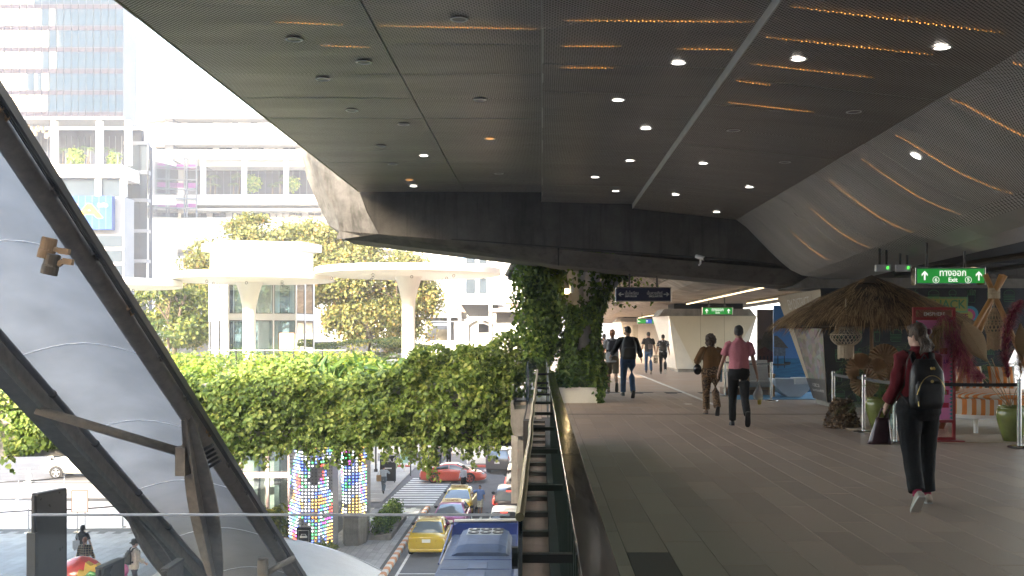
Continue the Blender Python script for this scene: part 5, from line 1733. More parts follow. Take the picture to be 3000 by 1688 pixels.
def island_var(m, lo, hi):
 nt = m.node_tree
 b = nt.nodes['Principled BSDF']
 src = b.inputs['Base Color'].links[0].from_socket
 ge = nt.nodes.new('ShaderNodeNewGeometry')
 oi = nt.nodes.new('ShaderNodeObjectInfo')
 ad = nt.nodes.new('ShaderNodeMath'); ad.operation = 'ADD'
 fr = nt.nodes.new('ShaderNodeMath'); fr.operation = 'FRACT'
 nt.links.new(ge.outputs['Random Per Island'], ad.inputs[0]); nt.links.new(oi.outputs['Random'], ad.inputs[1])
 nt.links.new(ad.outputs[0], fr.inputs[0])
 mr = nt.nodes.new('ShaderNodeMapRange')
 mr.inputs[3].default_value = lo; mr.inputs[4].default_value = hi
 nt.links.new(fr.outputs[0], mr.inputs[0])
 vm = nt.nodes.new('ShaderNodeVectorMath'); vm.operation = 'SCALE'
 nt.links.new(src, vm.inputs[0]); nt.links.new(mr.outputs[0], vm.inputs['Scale'])
 nt.links.new(vm.outputs[0], b.inputs['Base Color'])
island_var(M_PAVER, 0.82, 1.15)
def pavers(parent, x0, x1, y0, y1, w, l, z, mat_, nparts, inside=None):
 g = 0.006
 me = MB().box((g, g, -0.02), (w - g, l - g, 0.004)).mesh('paver')
 me.materials.append(mat_)
 cells = []
 nx, ny = int((x1 - x0) / w), int((y1 - y0) / l)
 for i in range(nx):
  for j in range(ny):
   x = x0 + i * w
   y = y0 + j * l + (l / 2 if i % 2 else 0)
   if inside is None or inside(x, y):
    cells.append((y, x))
 cells.sort()
 rest_ = MB()
 for n_, (y, x) in enumerate(cells):
  if n_ < nparts:
   o_ = bpy.data.objects.new('paver', me)
   COL.objects.link(o_)
   o_.parent = parent
   o_.location = (x, y, z + rng.uniform(-.001, .001))
  else:
   rest_.box((x + g, y + g, z - 0.02), (x + w - g, y + l - g, z + 0.004))
 if rest_.v:
  o_ = rest_.build('paver_field', mat_, parent)
  o_['kind'] = 'stuff'
pavers(pave, -10.2, -6.75, 42.0, 60.6, 0.3, 0.62, ZS + 0.10, M_PAVER, 280)
far = MB().box((-22, 63.5, ZS + 0.0), (-9.6, 84, ZS + 0.05)).build('pavement', pm('pale forecourt concrete', (0.36, 0.34, 0.31), rough=0.85, var=0.15, scale=0.6))
tag(far, 'pale concrete forecourt beyond the crossing', kind='structure')
for y in (64.5, 66.6, 68.6):
 MB().box((-16, y, ZS + 0.0505), (-9.9, y + 0.12, ZS + 0.054)).build('painted_line', M_PAINT, far)
kerb = MB().box((-6.70, 34, ZS), (-6.46, 61.0, ZS + 0.10)).build('kerb', M_CONC)
tag(kerb, 'kerb painted in orange and white blocks', kind='structure')
M_KO = pm('orange kerb paint', (0.55, 0.24, 0.10), rough=0.7, var=0.25, scale=6)
M_KW = pm('white kerb paint', (0.58, 0.57, 0.53), rough=0.7, var=0.2, scale=6)
for i in range(52):
 y = 35 + i * 0.5
 r_ = MB().loft([[(-6.71, yy, ZS + 0.05), (-6.71, yy, ZS + 0.15), (-6.66, yy, ZS + 0.19), (-6.50, yy, ZS + 0.19), (-6.44, yy, ZS + 0.14), (-6.43, yy, ZS + 0.01)] for yy in (y + 0.004, y + 0.496)])
 r_.build('kerb_block', M_KO if i % 2 else M_KW, kerb)
kerb2 = MB().box((-12, 80.3, ZS), (-2.5, 80.6, ZS + 0.1)).build('kerb', M_CONC)
tag(kerb2, 'red and white kerb beyond the sports car', kind='structure')
M_KR = pm('red kerb paint', (0.5, 0.10, 0.07), rough=0.7, var=0.2)
for i in range(9):
 MB().box((-12 + i, 80.28, ZS + 0.02), (-11.01 + i, 80.62, ZS + 0.17)).build('kerb_block', M_KR if i % 2 else M_KW, kerb2)
plz = MB()
plz.prism([(-70, 12, ZP - 0.02), (-10.6, 12, ZP - 0.02), (-10.9, 34, ZP - 0.02), (-17.8, 57.5, ZP - 0.02), (-70, 57.5, ZP - 0.02)], (0, 0, -2.2))
plaza = plz.build('plaza', pm('plaza joint', (0.10, 0.105, 0.11), rough=0.9))
tag(plaza, 'blue grey paved plaza at the foot of the escalator', kind='structure')
M_PLAZA = pm('blue grey plaza paver', (0.25, 0.27, 0.28), rough=0.7, var=0.12, scale=1.2)
island_var(M_PLAZA, 0.85, 1.12)
pavers(plaza, -26, -11.0, 30.5, 43.0, 0.33, 0.95, ZP - 0.02, M_PLAZA, 260, inside=lambda x, y: x + 0.33 < (-10.95 if y < 33 else -10.95 - (y - 33) * 0.29))
M_WHITEMAT = pm('white event flooring', (0.62, 0.63, 0.66), rough=0.6, var=0.06, scale=0.8)
o = MB().prism([(-40, 43.2, ZP - 0.019), (-14.2, 44.2, ZP - 0.019), (-16.0, 50.8, ZP - 0.019), (-40, 52.0, ZP - 0.019)], (0, 0, 0.03)).build('event_floor', M_WHITEMAT)
tag(o, 'white event flooring laid across the plaza', 'flooring', kind='structure')
o = MB().box((-80, 52.3, ZP - 0.03), (-16.5, 57.0, ZP + 0.02)).build('pavement', pm('light paving', (0.40, 0.40, 0.42), rough=0.8, var=0.1, scale=1))
tag(o, 'light grey paving between plaza and side road', kind='structure')
o = MB().box((-90, 57.5, ZP - 1.5), (-19.5, 70, ZP - 0.02)).build('side_road', M_ASPH)
tag(o, 'side road behind the plaza', kind='structure')
for y in (58.2, 62.5):
 MB().box((-80, y, ZP - 0.0195), (-20, y + 0.12, ZP - 0.016)).build('lane_line', M_PAINT, o)
# ------------------------------------------------------------------ vehicles
M_CARGLASS = pm('car window glass', (0.02, 0.024, 0.028), rough=0.04, var=0, spec=1.0)
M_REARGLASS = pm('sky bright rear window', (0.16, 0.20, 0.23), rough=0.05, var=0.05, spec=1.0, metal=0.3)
M_TAIL = pm('red tail lamp', (0.28, 0.012, 0.012), rough=0.12, var=0, coat=0.5)
M_TAILLIT = emat('lit brake lamp', (1.0, 0.06, 0.03), 0.6)
M_PLATE = pm('number plate', (0.7, 0.7, 0.66), rough=0.5, var=0)
M_RIM = pm('alloy rim', (0.5, 0.5, 0.5), rough=0.3, metal=0.9, var=0)
M_TRIM = pm('black plastic trim', (0.018, 0.018, 0.02), rough=0.5, var=0.1)
def paint(name, col, metal=0.15):
 return pm(name, col, rough=0.28, metal=metal, var=0.05, scale=1.2, coat=0.7)
def car(name, label, cat, loc, rotz, P, mb_, group=None, roof_m=None, sign_txt=False, lit=False, rim_m=None, glass_rear=None, spoiler=False, lowtrim=False):
 t_ = thing(name, label, cat, loc, rotz, group)
 rings = []
 for (y, hw, zb_, zs, zt) in P['st']:
  half = [(0, zb_), (hw * 0.84, zb_), (hw * 0.97, zb_ + 0.10), (hw, (zb_ + zs) * 0.5), (hw * 0.992, zs - 0.10), (hw * 0.94, zs - 0.01), (hw * 0.62, zt - 0.008), (0, zt)]
  full = [(x, y, z) for x, z in half] + [(-x, y, z) for x, z in half[-2:0:-1]]
  rings.append(full)
 body = MB().loft(rings).build('body', mb_, t_, world=False, auto=38)
 (yb0, zb0, yr0, yr1, yb1, zb1, zr, wb, wr) = P['cab']
 n = 7
 cab = []
 prof_ = [(yb0, zb0, 0.0), (yb0 + (yr0 - yb0) * 0.5, zb0, 0.56), (yr0, zb0, 0.93), ((yr0 * 0.6 + yr1 * 0.4), zb0, 1.0), (yr1, zb1, 0.97), (yr1 + (yb1 - yr1) * 0.5, zb1, 0.55), (yb1, zb1, 0.0)]
 for (y, zb_, f_) in prof_:
  zt = zb_ - 0.03 + (zr - zb_ + 0.03) * f_ if f_ > 0 else zb_ - 0.02
  w_top = wb - (wb - wr) * f_
  half = [(wb, zb_ - 0.06), (wb - (wb - w_top) * 0.5, zb_ - 0.06 + (zt - zb_ + 0.06) * 0.55), (w_top, zt - 0.035 * (f_ > 0)), (w_top * 0.8, zt), (0, zt + 0.018 * f_)]
  cab.append([(x, y, z) for x, z in half] + [(-x, y, z) for x, z in half[-2::-1]])
 MB().loft(cab, caps=False, close=False).build('roof', roof_m or mb_, t_, world=False, auto=45)
 def lerp3(a, b_, f_): return tuple(a[i] + (b_[i] - a[i]) * f_ for i in range(3))
 def onhull(si, fi, k, off):
  a = Vector(cab[si][k]); b_ = Vector(cab[si + 1][k])
  return a.lerp(b_, fi) + Vector(off)
 for nm, (sa, sb_), off, gm in (('rear_window', (0, 2), (0, -0.012, 0.010), glass_rear or M_REARGLASS), ('windscreen', (4, 6), (0, 0.012, 0.010), M_CARGLASS)):
  rws = []
  for s_ in [0.12, 0.5, 0.88, 1.2, 1.6, 1.86] if nm == 'rear_window' else [0.12, 0.5, 1.0, 1.5, 1.86]:
   si = sa + int(s_)
   fi = s_ - int(s_)
   rw = []
   for k in (2, 3, 4, 5, 6):
    p = onhull(si, fi, k, off)
    p.x *= 0.93
    rw.append(p)
   rws.append(rw)
  MB().loft(rws, caps=False, close=False).build(nm, gm, t_, world=False, smooth=True)
 for sg_ in (1, -1):
  base_k, top_k = (0, 2) if sg_ == 1 else (8, 6)
  for (ya, yb_) in ((0.9, 2.95), (3.05, 5.1)):
   def P2(s_, up):
    si = int(min(s_, 5.999)); fi = s_ - si
    a = Vector(cab[si][base_k]).lerp(Vector(cab[si + 1][base_k]), fi)
    b2 = Vector(cab[si][top_k]).lerp(Vector(cab[si + 1][top_k]), fi)
    p = a.lerp(b2, up)
    return p + Vector((sg_ * 0.014 + sg_ * 0.02 * math.sin(PI * up), 0, 0))
   ss = [ya + (yb_ - ya) * i / 4 for i in range(5)]
   MB().loft([[P2(s_, 0.22) for s_ in ss], [P2(s_, 0.55) for s_ in ss], [P2(s_, 0.88) for s_ in ss]], caps=False, close=False).build('side_window', M_CARGLASS, t_, world=False)
  MB().ball((sg_ * (wb + 0.14), yb1 - 0.45, zb1 + 0.03), (0.11, 0.07, 0.075), 10, 6).build('mirror', M_TRIM, t_, world=False, smooth=True)
 L2 = P['L'] / 2
 W2 = P['W'] / 2
 r_w = P['r']
 for sy in P['axles']:
  for sg_ in (1, -1):
   c = Vector((sg_ * (W2 - 0.10), sy, r_w))
   tyre = MB().tube([c - Vector((0.10 * sg_, 0, 0)), c - Vector((0.09 * sg_, 0, 0)), c + Vector((0.085 * sg_, 0, 0)), c + Vector((0.11 * sg_, 0, 0))], [r_w * 0.93, r_w, r_w, r_w * 0.93], n=22).build('tyre', M_RUBBER, t_, world=False, auto=30)
   rim = MB()
   rim.cyl(c + Vector((0.112 * sg_, 0, 0)), c + Vector((0.114 * sg_, 0, 0)), r_w * 0.68, n=20)
   rim.build('rim_dish', M_TRIM, tyre, world=False)
   sp = MB()
   for k in range(5):
    a = 2 * PI * k / 5 + 0.3
    e = Vector((0, math.cos(a), math.sin(a))) * r_w * 0.66
    sp.bar(c + Vector((0.120 * sg_, 0, 0)), c + e + Vector((0.118 * sg_, 0, 0)), 0.075, 0.02, ref=(1, 0, 0))
   ringp = [c + Vector((0.118 * sg_, r_w * 0.68 * math.cos(2 * PI * j / 20), r_w * 0.68 * math.sin(2 * PI * j / 20))) for j in range(20)]
   sp.tube(ringp, 0.016, n=4, closed=True, ref=(1, 0, 0))
   sp.build('rim', rim_m or M_RIM, tyre, world=False)
   arch = MB()
   for j in range(12):
    a0, a1 = PI * j / 12, PI * (j + 1) / 12
    R0, R1 = r_w * 1.05, r_w * 1.20
    xx = sg_ * (W2 + 0.004)
    arch.add([(xx, sy + R0 * math.cos(a0), r_w + R0 * math.sin(a0)), (xx, sy + R1 * math.cos(a0), r_w + R1 * math.sin(a0)), (xx, sy + R1 * math.cos(a1), r_w + R1 * math.sin(a1)), (xx, sy + R0 * math.cos(a1), r_w + R0 * math.sin(a1))], [(0, 1, 2, 3)])
   arch.build('wheel_arch', M_TRIM, t_, world=False)
   MB().cyl((sg_ * (W2 - 0.16), sy, r_w), (sg_ * (W2 + 0.002), sy, r_w), r_w * 1.06, n=20).build('wheel_well', M_TRIM, t_, world=False)
 tl = P['tail']
 for sg_ in (1, -1):
  q = [Vector((sg_ * x, y, z)) for x, y, z in tl]
  MB().prism(q, (0, 0.05, 0)).build('tail_lamp', M_TAILLIT if lit else M_TAIL, t_, world=False)
  MB().ball((sg_ * W2 * 0.72, L2 - 0.16, P['hz']), (0.17, 0.10, 0.08), 10, 6).build('headlamp', pm('headlamp', (0.6, 0.62, 0.65), rough=0.1, var=0), t_, world=False, smooth=True)
 yp, zp = P['plate']
 MB().box((-0.19, yp - 0.012, zp - 0.075), (0.19, yp, zp + 0.075)).build('number_plate', M_PLATE, t_, world=False)
 MB().box((-W2 * 0.86, -L2 - 0.005, 0.26), (W2 * 0.86, -L2 + 0.25, 0.40), bev=0.03).build('bumper', M_TRIM if lowtrim else mb_, t_, world=False)
 if lit:
  MB().box((-0.16, yr0 - 0.14, zr - 0.085), (0.16, yr0 - 0.10, zr - 0.06)).build('high_brake_lamp', M_TAILLIT, t_, world=False)
 if sign_txt:
  ys_ = (yr0 + yr1) / 2 - 0.1
  MB().prism([(-0.52, ys_ - 0.10, zr + 0.012), (0.52, ys_ - 0.10, zr + 0.012), (0.46, ys_ - 0.04, zr + 0.17), (-0.46, ys_ - 0.04, zr + 0.17)], (0, 0.10, 0)).build('taxi_sign', pm('taxi sign lens', (0.50, 0.45, 0.26), rough=0.4, var=0.1), t_, world=False)
  me = text_mesh('TAXI-METER', 0.13, 'CENTER', 0.002, 0.001)
  me.transform(Matrix.LocRotScale(Vector((0, ys_ - 0.085, zr + 0.085)), Euler((R(70), 0, 0)), Vector((0.95, 1, 1))))
  link_mesh('lettering', me, pm('brown sign lettering', (0.16, 0.06, 0.02), rough=0.6, var=0), t_, False)
 if spoiler:
  MB().prism([(-0.78, -L2 + 0.05, 1.0), (-0.78, -L2 + 0.42, 1.02), (-0.78, -L2 + 0.42, 1.05), (-0.78, -L2 - 0.02, 1.06)], (1.56, 0, 0)).build('spoiler', mb_, t_, world=False)
  for sg_ in (1, -1):
   MB().bar((sg_ * 0.5, -L2 + 0.45, 0.86), (sg_ * 0.5, -L2 + 0.28, 1.03), 0.04, 0.14).build('spoiler_strut', mb_, t_, world=False)
 MB().box((-0.5, yr0 - 0.2, 0.9), (0.5, yr0 + 0.02, 1.02)).build('parcel_shelf', M_TRIM, t_, world=False)
 return t_
SEDAN = dict(L=4.54, W=1.76, r=0.315, axles=(-1.32, 1.30), hz=0.66,
    st=[(-2.27, .66, .36, .62, .66), (-2.22, .80, .24, .84, .93), (-2.0, .865, .20, .95, 1.04), (-1.3, .88, .19, .96, 1.02), (0, .88, .19, .94, .98), (1.0, .88, .19, .93, .98), (1.35, .88, .19, .89, .97), (1.9, .85, .20, .77, .84), (2.18, .74, .25, .63, .70), (2.27, .58, .34, .52, .56)],
    cab=(-1.78, 1.02, -0.92, 0.30, 1.22, 0.97, 1.46, .80, .585),
    tail=[(.40, -2.262, .74), (.70, -2.22, .70), (.82, -2.14, .74), (.82, -2.10, .88), (.60, -2.215, .90)], plate=(-2.262, 0.76))
HATCH = dict(L=3.9, W=1.70, r=0.30, axles=(-1.2, 1.25), hz=0.72,
    st=[(-1.95, .68, .34, .86, .90), (-1.90, .80, .24, .98, 1.02), (-1.5, .845, .20, 1.0, 1.03), (-0.5, .85, .19, .98, 1.02), (0.6, .85, .19, .94, .98), (1.2, .84, .19, .88, .97), (1.7, .80, .21, .74, .82), (1.95, .62, .30, .56, .62)],
    cab=(-1.93, 1.0, -1.42, 0.25, 1.35, 0.95, 1.53, .79, .60),
    tail=[(.66, -1.955, .72), (.80, -1.92, .74), (.83, -1.80, .98), (.76, -1.86, 1.12), (.70, -1.955, .98)], plate=(-1.962, 0.80))
SUV = dict(L=4.58, W=1.85, r=0.36, axles=(-1.35, 1.33), hz=0.82,
     st=[(-2.29, .72, .42, .98, 1.02), (-2.24, .87, .32, 1.10, 1.14), (-1.8, .92, .26, 1.12, 1.15), (-0.6, .925, .25, 1.10, 1.13), (0.8, .92, .25, 1.06, 1.10), (1.4, .91, .25, 1.02, 1.08), (2.0, .86, .28, .88, .98), (2.29, .64, .40, .62, .70)],
     cab=(-2.26, 1.12, -1.75, 0.45, 1.50, 1.06, 1.69, .86, .66),
     tail=[(.62, -2.30, .98), (.86, -2.26, .96), (.90, -2.12, 1.05), (.84, -2.16, 1.42), (.79, -2.22, 1.12)], plate=(-2.30, 0.84))
SPORT = dict(L=4.5, W=1.86, r=0.335, axles=(-1.27, 1.18), hz=0.66,
    st=[(-2.25, .70, .30, .62, .66), (-2.15, .86, .20, .80, .85), (-1.7, .93, .15, .90, .97), (-1.2, .93, .14, .90, .98), (-0.5, .90, .14, .84, .93), (0.5, .90, .14, .82, .90), (1.0, .91, .14, .82, .90), (1.35, .90, .15, .78, .84), (1.8, .85, .17, .66, .70), (2.1, .72, .22, .54, .58), (2.25, .5, .28, .44, .46)],
    cab=(-1.75, 0.93, -0.55, 0.20, 1.12, 0.86, 1.29, .78, .52),
    tail=[(.45, -2.22, .70), (.80, -2.10, .70), (.80, -2.08, .76), (.45, -2.20, .77)], plate=(-2.26, 0.5))
P_YEL = paint('mustard taxi paint', (0.52, 0.36, 0.02))
P_YEL2 = paint('bright yellow taxi paint', (0.72, 0.52, 0.02))
P_PUR = paint('purple taxi paint', (0.26, 0.04, 0.17))
P_WHT = paint('pearl white paint', (0.62, 0.63, 0.58), 0.05)
P_BLK = paint('black metallic paint', (0.02, 0.017, 0.02), 0.3)
P_GRY = paint('grey metallic paint', (0.12, 0.12, 0.125), 0.5)
P_RED = paint('orange red paint', (0.62, 0.09, 0.05), 0.1)
GT = 'taxis waiting at the striped kerb'
car('taxi', 'mustard yellow taxi saloon at the back of the taxi rank', 'taxi', (-5.2, 49.9, ZS), 0.0, SEDAN, P_YEL, GT, sign_txt=True)
car('taxi', 'purple taxi saloon between the two yellow taxis', 'taxi', (-4.62, 54.9, ZS), 0.0, SEDAN, P_PUR, GT, sign_txt=True)
car('taxi', 'bright yellow taxi saloon at the head of the rank', 'taxi', (-4.6, 59.9, ZS), R(-2), SEDAN, P_YEL2, GT, sign_txt=True)
car('hatchback', 'pearl white hatchback with dark rear window beside the concrete column', 'car', (-1.82, 52.7, ZS), 0.0, HATCH, P_WHT, glass_rear=M_CARGLASS, lit=True)
car('car', 'black compact SUV with bright rear window ahead of the white hatchback', 'car', (-1.75, 59.0, ZS), 0.0, SUV, P_BLK, lit=True, lowtrim=True)
car('car', 'dark tall van with glowing lamp half hidden by the column', 'car', (-1.35, 66.5, ZS), 0.0, dict(SUV, cab=(-2.26, 1.12, -2.0, 0.9, 1.8, 1.06, 1.9, .86, .74)), P_BLK, lit=True, glass_rear=M_CARGLASS)
car('car', 'grey SUV turning away beyond the sports car', 'car', (-2.75, 78.6, ZS), R(-12), SUV, P_GRY, lowtrim=True)
car('sports_car', 'orange red sports coupe crossing in sunlight with rear wing', 'car', (-6.05, 72.6, ZS), R(-91), SPORT, P_RED, spoiler=True, rim_m=pm('red alloy rim', (0.45, 0.08, 0.05), rough=0.3, metal=0.4, var=0), lowtrim=True)
VAN = dict(L=5.2, W=1.9, r=0.34, axles=(-1.6, 1.6), hz=0.8, st=[(-2.6, .8, .4, 1.2, 1.25), (-2.5, .93, .3, 1.3, 1.32), (0, .95, .28, 1.3, 1.32), (1.7, .95, .28, 1.2, 1.25), (2.3, .9, .3, .95, 1.05), (2.6, .7, .4, .7, .75)], cab=(-2.58, 1.3, -2.4, 1.2, 2.25, 1.1, 2.1, .9, .8), tail=[(.8, -2.61, .8), (.92, -2.6, .8), (.92, -2.6, 1.2), (.8, -2.61, 1.2)], plate=(-2.62, .6))
car('van', 'white passenger van passing behind the plaza beyond the ivy', 'van', (-25.6, 60.2, ZP - 0.02), R(90), VAN, P_WHT)
t = thing('bus', 'dusty blue bus seen from above with rooftop cooling unit beside the taxis', 'bus', (-2.05, 36, ZS))
M_BUSB = pm('dusty blue bus paint', (0.06, 0.10, 0.21), rough=0.5, var=0.2, scale=1.2, coat=0.2)
M_BUSD = pm('deep blue bus panel', (0.025, 0.05, 0.20), rough=0.4, var=0.1)
M_BUSROOF = pm('dusty blue grey roof', (0.095, 0.125, 0.20), rough=0.6, var=0.18, scale=1.5)
x0, x1, zr = -3.28, -0.82, -5.62
MB().box((x0, 28.5, ZS + 0.35), (x1, 38.6, zr), bev=0.12).build('body', M_BUSB, t, auto=40)
MB().box((x0 + 0.1, 28.7, zr + 0.001), (x1 - 0.1, 38.4, zr + 0.02)).build('roof_skin', M_BUSROOF, t)
fp = MB().loft([[(x0 + 0.0, yy, zr - 0.05), (x1 - 0.0, yy, zr - 0.05), (x1 - 0.05, yy, zr + hh), (x0 + 0.25, yy, zr + hh * 1.0), (x0 + 0.08, yy, zr + hh * 0.8)] for yy, hh in ((38.35, 0.42), (38.62, 0.50))])
fp.build('front_fairing', M_BUSD, t)
MB().bar((x0 + 0.1, 38.5, zr + 0.50), (x1, 38.5, zr + 0.53), 0.3, 0.05).build('fairing_edge', pm('pale bus trim', (0.5, 0.47, 0.4), rough=0.6), t)
for xx in (x0 + 0.03, x1 - 0.03):
 MB().bar((xx, 33.4, zr + 0.02), (xx, 38.4, zr + 0.35), 0.05, 0.06).build('side_fairing', M_BUSD, t)
ac = MB().loft([[(x0 + 0.32, yy, zr + 0.02), (x0 + 0.5, yy, zr + 0.32 * k), (x0 + 0.8, yy, zr + 0.40 * k), (x1 - 0.6, yy, zr + 0.40 * k), (x1 - 0.35, yy, zr + 0.3 * k), (x1 - 0.22, yy, zr + 0.02)] for yy, k in ((34.6, 0.35), (34.9, 0.9), (36.2, 1.0), (37.5, 1.0), (37.7, 0.7))])
acu = ac.build('cooling_unit', M_BUSROOF, t)
MB().box((x0 + 0.7, 36.25, zr + 0.402), (x1 - 0.55, 37.45, zr + 0.412)).build('fan_deck', pm('pale fan deck', (0.45, 0.45, 0.43), rough=0.6), acu)
for i in range(3):
 for j in range(2):
  c = Vector((x0 + 0.93 + i * 0.42, 36.55 + j * 0.58, zr + 0.413))
  MB().cyl(c, c + Vector((0, 0, 0.03)), 0.19, n=18).build('fan', M_TRIM, acu)
  MB().cyl(c + Vector((0, 0, 0.03)), c + Vector((0, 0, 0.036)), 0.07, n=10).build('fan_hub', M_RIM, acu)
for y in (34.0, 32.6):
 MB().box((x0 + 0.15, y, zr + 0.021), (x1 - 0.15, y + 0.03, zr + 0.035)).build('roof_seam', M_BUSD, t)
for i in range(3):
 MB().box((-2.3 + i * 0.0, 30 + i * 1.3, zr + 0.021), (-1.7, 30.9 + i * 1.3, zr + 0.05), bev=0.01).build('roof_hatch', M_BUSB, t)
for sg_ in (x0 + 0.18, x1 - 0.18):
 for y in (30.3, 36.8):
  MB().cyl((sg_ - 0.13, y, ZS + 0.48), (sg_ + 0.13, y, ZS + 0.48), 0.48, n=20).build('tyre', M_RUBBER, t)
MB().box((x0 - 0.006, 29, ZS + 1.5), (x0 - 0.001, 38, ZS + 2.4)).build('side_window', M_CARGLASS, t)
t = thing('curved_shelter', 'pale smooth curved shelter roof at the foot of the canopy', 'shelter', (-8, 36, ZS))
rings = []
for i in range(9):
 y = 31 + i * 0.85
 row = []
 for j in range(13):
  f_ = j / 12
  x = -11.6 + 5.9 * f_
  z = -5.45 - 0.06 * (x + 10.2) ** 2 if x > -10.2 else -5.45 - 0.02 * (x + 10.2) ** 2
  z -= 0.010 * (y - 34) ** 2
  row.append((x, y, z))
 rings.append(row)
sh = MB().loft(rings, caps=False, close=False)
n0 = len(sh.v)
sh.build('roof_shell', pm('pale shelter paint', (0.50, 0.52, 0.52), rough=0.4, var=0.08, scale=1.5), t, smooth=True)
MB().tube([(p[0], p[1], p[2]) for p in rings[-1]], 0.035, n=6).build('roof_edge', M_RIM, t)
for x, y in ((-10.5, 32.5), (-10.5, 36.5), (-7.2, 34)):
 MB().cyl((x, y, ZS), (x, y, -5.6 - (0.5 if x > -8 else 0)), 0.07, n=8).build('post', M_STEEL, t)
# ------------------------------------------------------------------ LED clad columns
LEDC = {'w': emat('white led', (0.9, 0.95, 1.0), 0.81), 'b': emat('blue led', (0.10, 0.18, 1.0), 0.91), 'o': emat('orange led', (1.0, 0.38, 0.08), 0.81), 'g': emat('green led', (0.10, 0.9, 0.22), 0.68), 'm': emat('magenta led', (1.0, 0.08, 0.75), 0.81), 'r': emat('red led', (1.0, 0.08, 0.05), 0.81), 'y': emat('amber led', (1.0, 0.62, 0.12), 0.81)}
M_LEDPANEL = pm('grey led panel', (0.20, 0.20, 0.215), rough=0.5, var=0.08)
def led_column(label, plan_, zb_, zt, lit_faces, seed):
 cx = sum(p[0] for p in plan_) / len(plan_); cy = sum(p[1] for p in plan_) / len(plan_)
 t_ = thing('led_column', label, 'column', (cx, cy, ZS), group='columns clad in coloured led bulbs')
 MB().prism([(x, y, zb_) for x, y in plan_], (0, 0, zt - zb_)).build('panel_cladding', M_LEDPANEL, t_)
 if zb_ > ZS + 0.05:
  MB().prism([(cx + (x - cx) * 0.94, cy + (y - cy) * 0.94, ZS) for x, y in plan_], (0, 0, zb_ - ZS)).build('concrete_base', M_CONC, t_)
 groups = {k: MB() for k in LEDC}
 studs = MB()
 pitch = 0.145
 for fi in lit_faces:
  a, c = Vector((*plan_[fi], 0)), Vector((*plan_[(fi + 1) % len(plan_)], 0))
  L = (c - a).length
  nrm = Vector((c.y - a.y, -(c.x - a.x), 0)).normalized()
  if nrm.dot(Vector((cx, cy, 0)) - a) > 0: nrm = -nrm
  k = max(2, int(L / pitch))
  rows_ = int((zt - zb_ - 0.2) / 0.150)
  for j in range(rows_):
   z = zb_ + 0.15 + j * 0.150
   for i in range(k):
    p = a.lerp(c, (i + 0.5) / k) + Vector((0, 0, z))
    h_ = mnoise.noise(Vector((p.x * 1.6 + seed, p.y * 1.6, p.z * 1.15)))
    g_ = mnoise.noise(Vector((p.x * 0.9 + seed * 2, p.y * 1.3 + 7, p.z * 0.8)))
    if g_ < -0.33:
     studs.cyl(p + nrm * 0.002, p + nrm * 0.02, 0.022, n=6)
     continue
    if j < 4: key = 'y' if i in (1, k - 2) else ('w' if h_ > 0.1 else None)
    elif h_ < -0.30: key = 'o'
    elif h_ < -0.16: key = 'b'
    elif h_ < 0.16: key = 'w'
    elif h_ < 0.25: key = 'b'
    elif h_ < 0.34: key = 'g'
    elif h_ < 0.44: key = 'm'
    else: key = 'r'
    if -0.22 < g_ < -0.16: key = 'g'
    if g_ > 0.30 and h_ < 0: key = 'y'
    if key is None:
     studs.cyl(p + nrm * 0.002, p + nrm * 0.02, 0.022, n=6)
     continue
    groups[key].ball(p + nrm * 0.02, 0.031, 6, 4)
 for k, g_ in groups.items():
  if g_.v:
   o_ = g_.build('led_bulbs', LEDC[k], t_)
   o_['kind'] = 'stuff'
 if studs.v:
  o_ = studs.build('unlit_studs', M_TRIM, t_)
  o_['kind'] = 'stuff'
led_column('wide column covered in glowing coloured led dots behind the taxi sign', [(-11.35, 47.6), (-10.55, 46.3), (-9.80, 46.3), (-9.35, 47.3), (-9.35, 48.6), (-11.3, 49.0)], -8.3, -1.6, (0, 1, 2), 1.3)
led_column('slimmer column with led dots above a bare concrete base', [(-9.55, 50.6), (-9.30, 49.8), (-8.62, 49.8), (-8.38, 50.6), (-8.38, 51.8), (-9.6, 51.8)], -7.0, -1.6, (0, 1, 2), 5.1)
t = thing('taxi_stand_sign', 'dark taxi sign board with white cab pictogram before the led column', 'sign', (-10.2, 45.2, ZS))
a, c = at(869, 1545, 45.2), at(911, 1612, 45.2)
MB().box((a.x, 45.15, ZS + 0.3), (c.x, 45.25, a.z)).build('board', M_TRIM, t)
MB().box((a.x - 0.1, 45.1, ZS + 0.1), (c.x + 0.1, 45.3, ZS + 0.3)).build('foot', M_TRIM, t)
cx, w = (a.x + c.x) / 2, (c.x - a.x)
zc = a.z - 0.36
fr = MB()
s = 0.23
pts = [(cx + s * dx, 45.145, zc + s * dz) for dx, dz in ((-1, -1), (1, -1), (1, 1), (-1, 1))]
fr.tube(pts, 0.010, n=4, closed=True, ref=(0, 1, 0))
fr.build('icon_border', M_SIGNTXT, t)
icon = [(-.75, -.45), (.75, -.45), (.78, -.1), (.6, .05), (.42, .45), (-.42, .45), (-.6, .05), (-.78, -.1)]
MB().add([(cx + s * x * 0.9, 45.144, zc + s * z * 0.8) for x, z in icon], [tuple(range(8))]).build('cab_icon', M_SIGNTXT, t)
MB().add([(cx + s * x, 45.140, zc + s * z) for x, z in ((-.42, .02), (.42, .02), (.3, .28), (-.3, .28))], [(0, 1, 2, 3)]).build('cab_icon_window', M_TRIM, t)
text('TAXI', (cx, 45.144, zc - 0.36), 0.13, M_SIGNTXT, t, mirror=True)
t = thing('glass_lobby', 'glass lift lobby with pinkish steel frames behind the canopy', 'lobby', (-13.8, 52, ZS))
M_PINK = pm('pinkish steel frame', (0.34, 0.27, 0.28), rough=0.45, var=0.05)
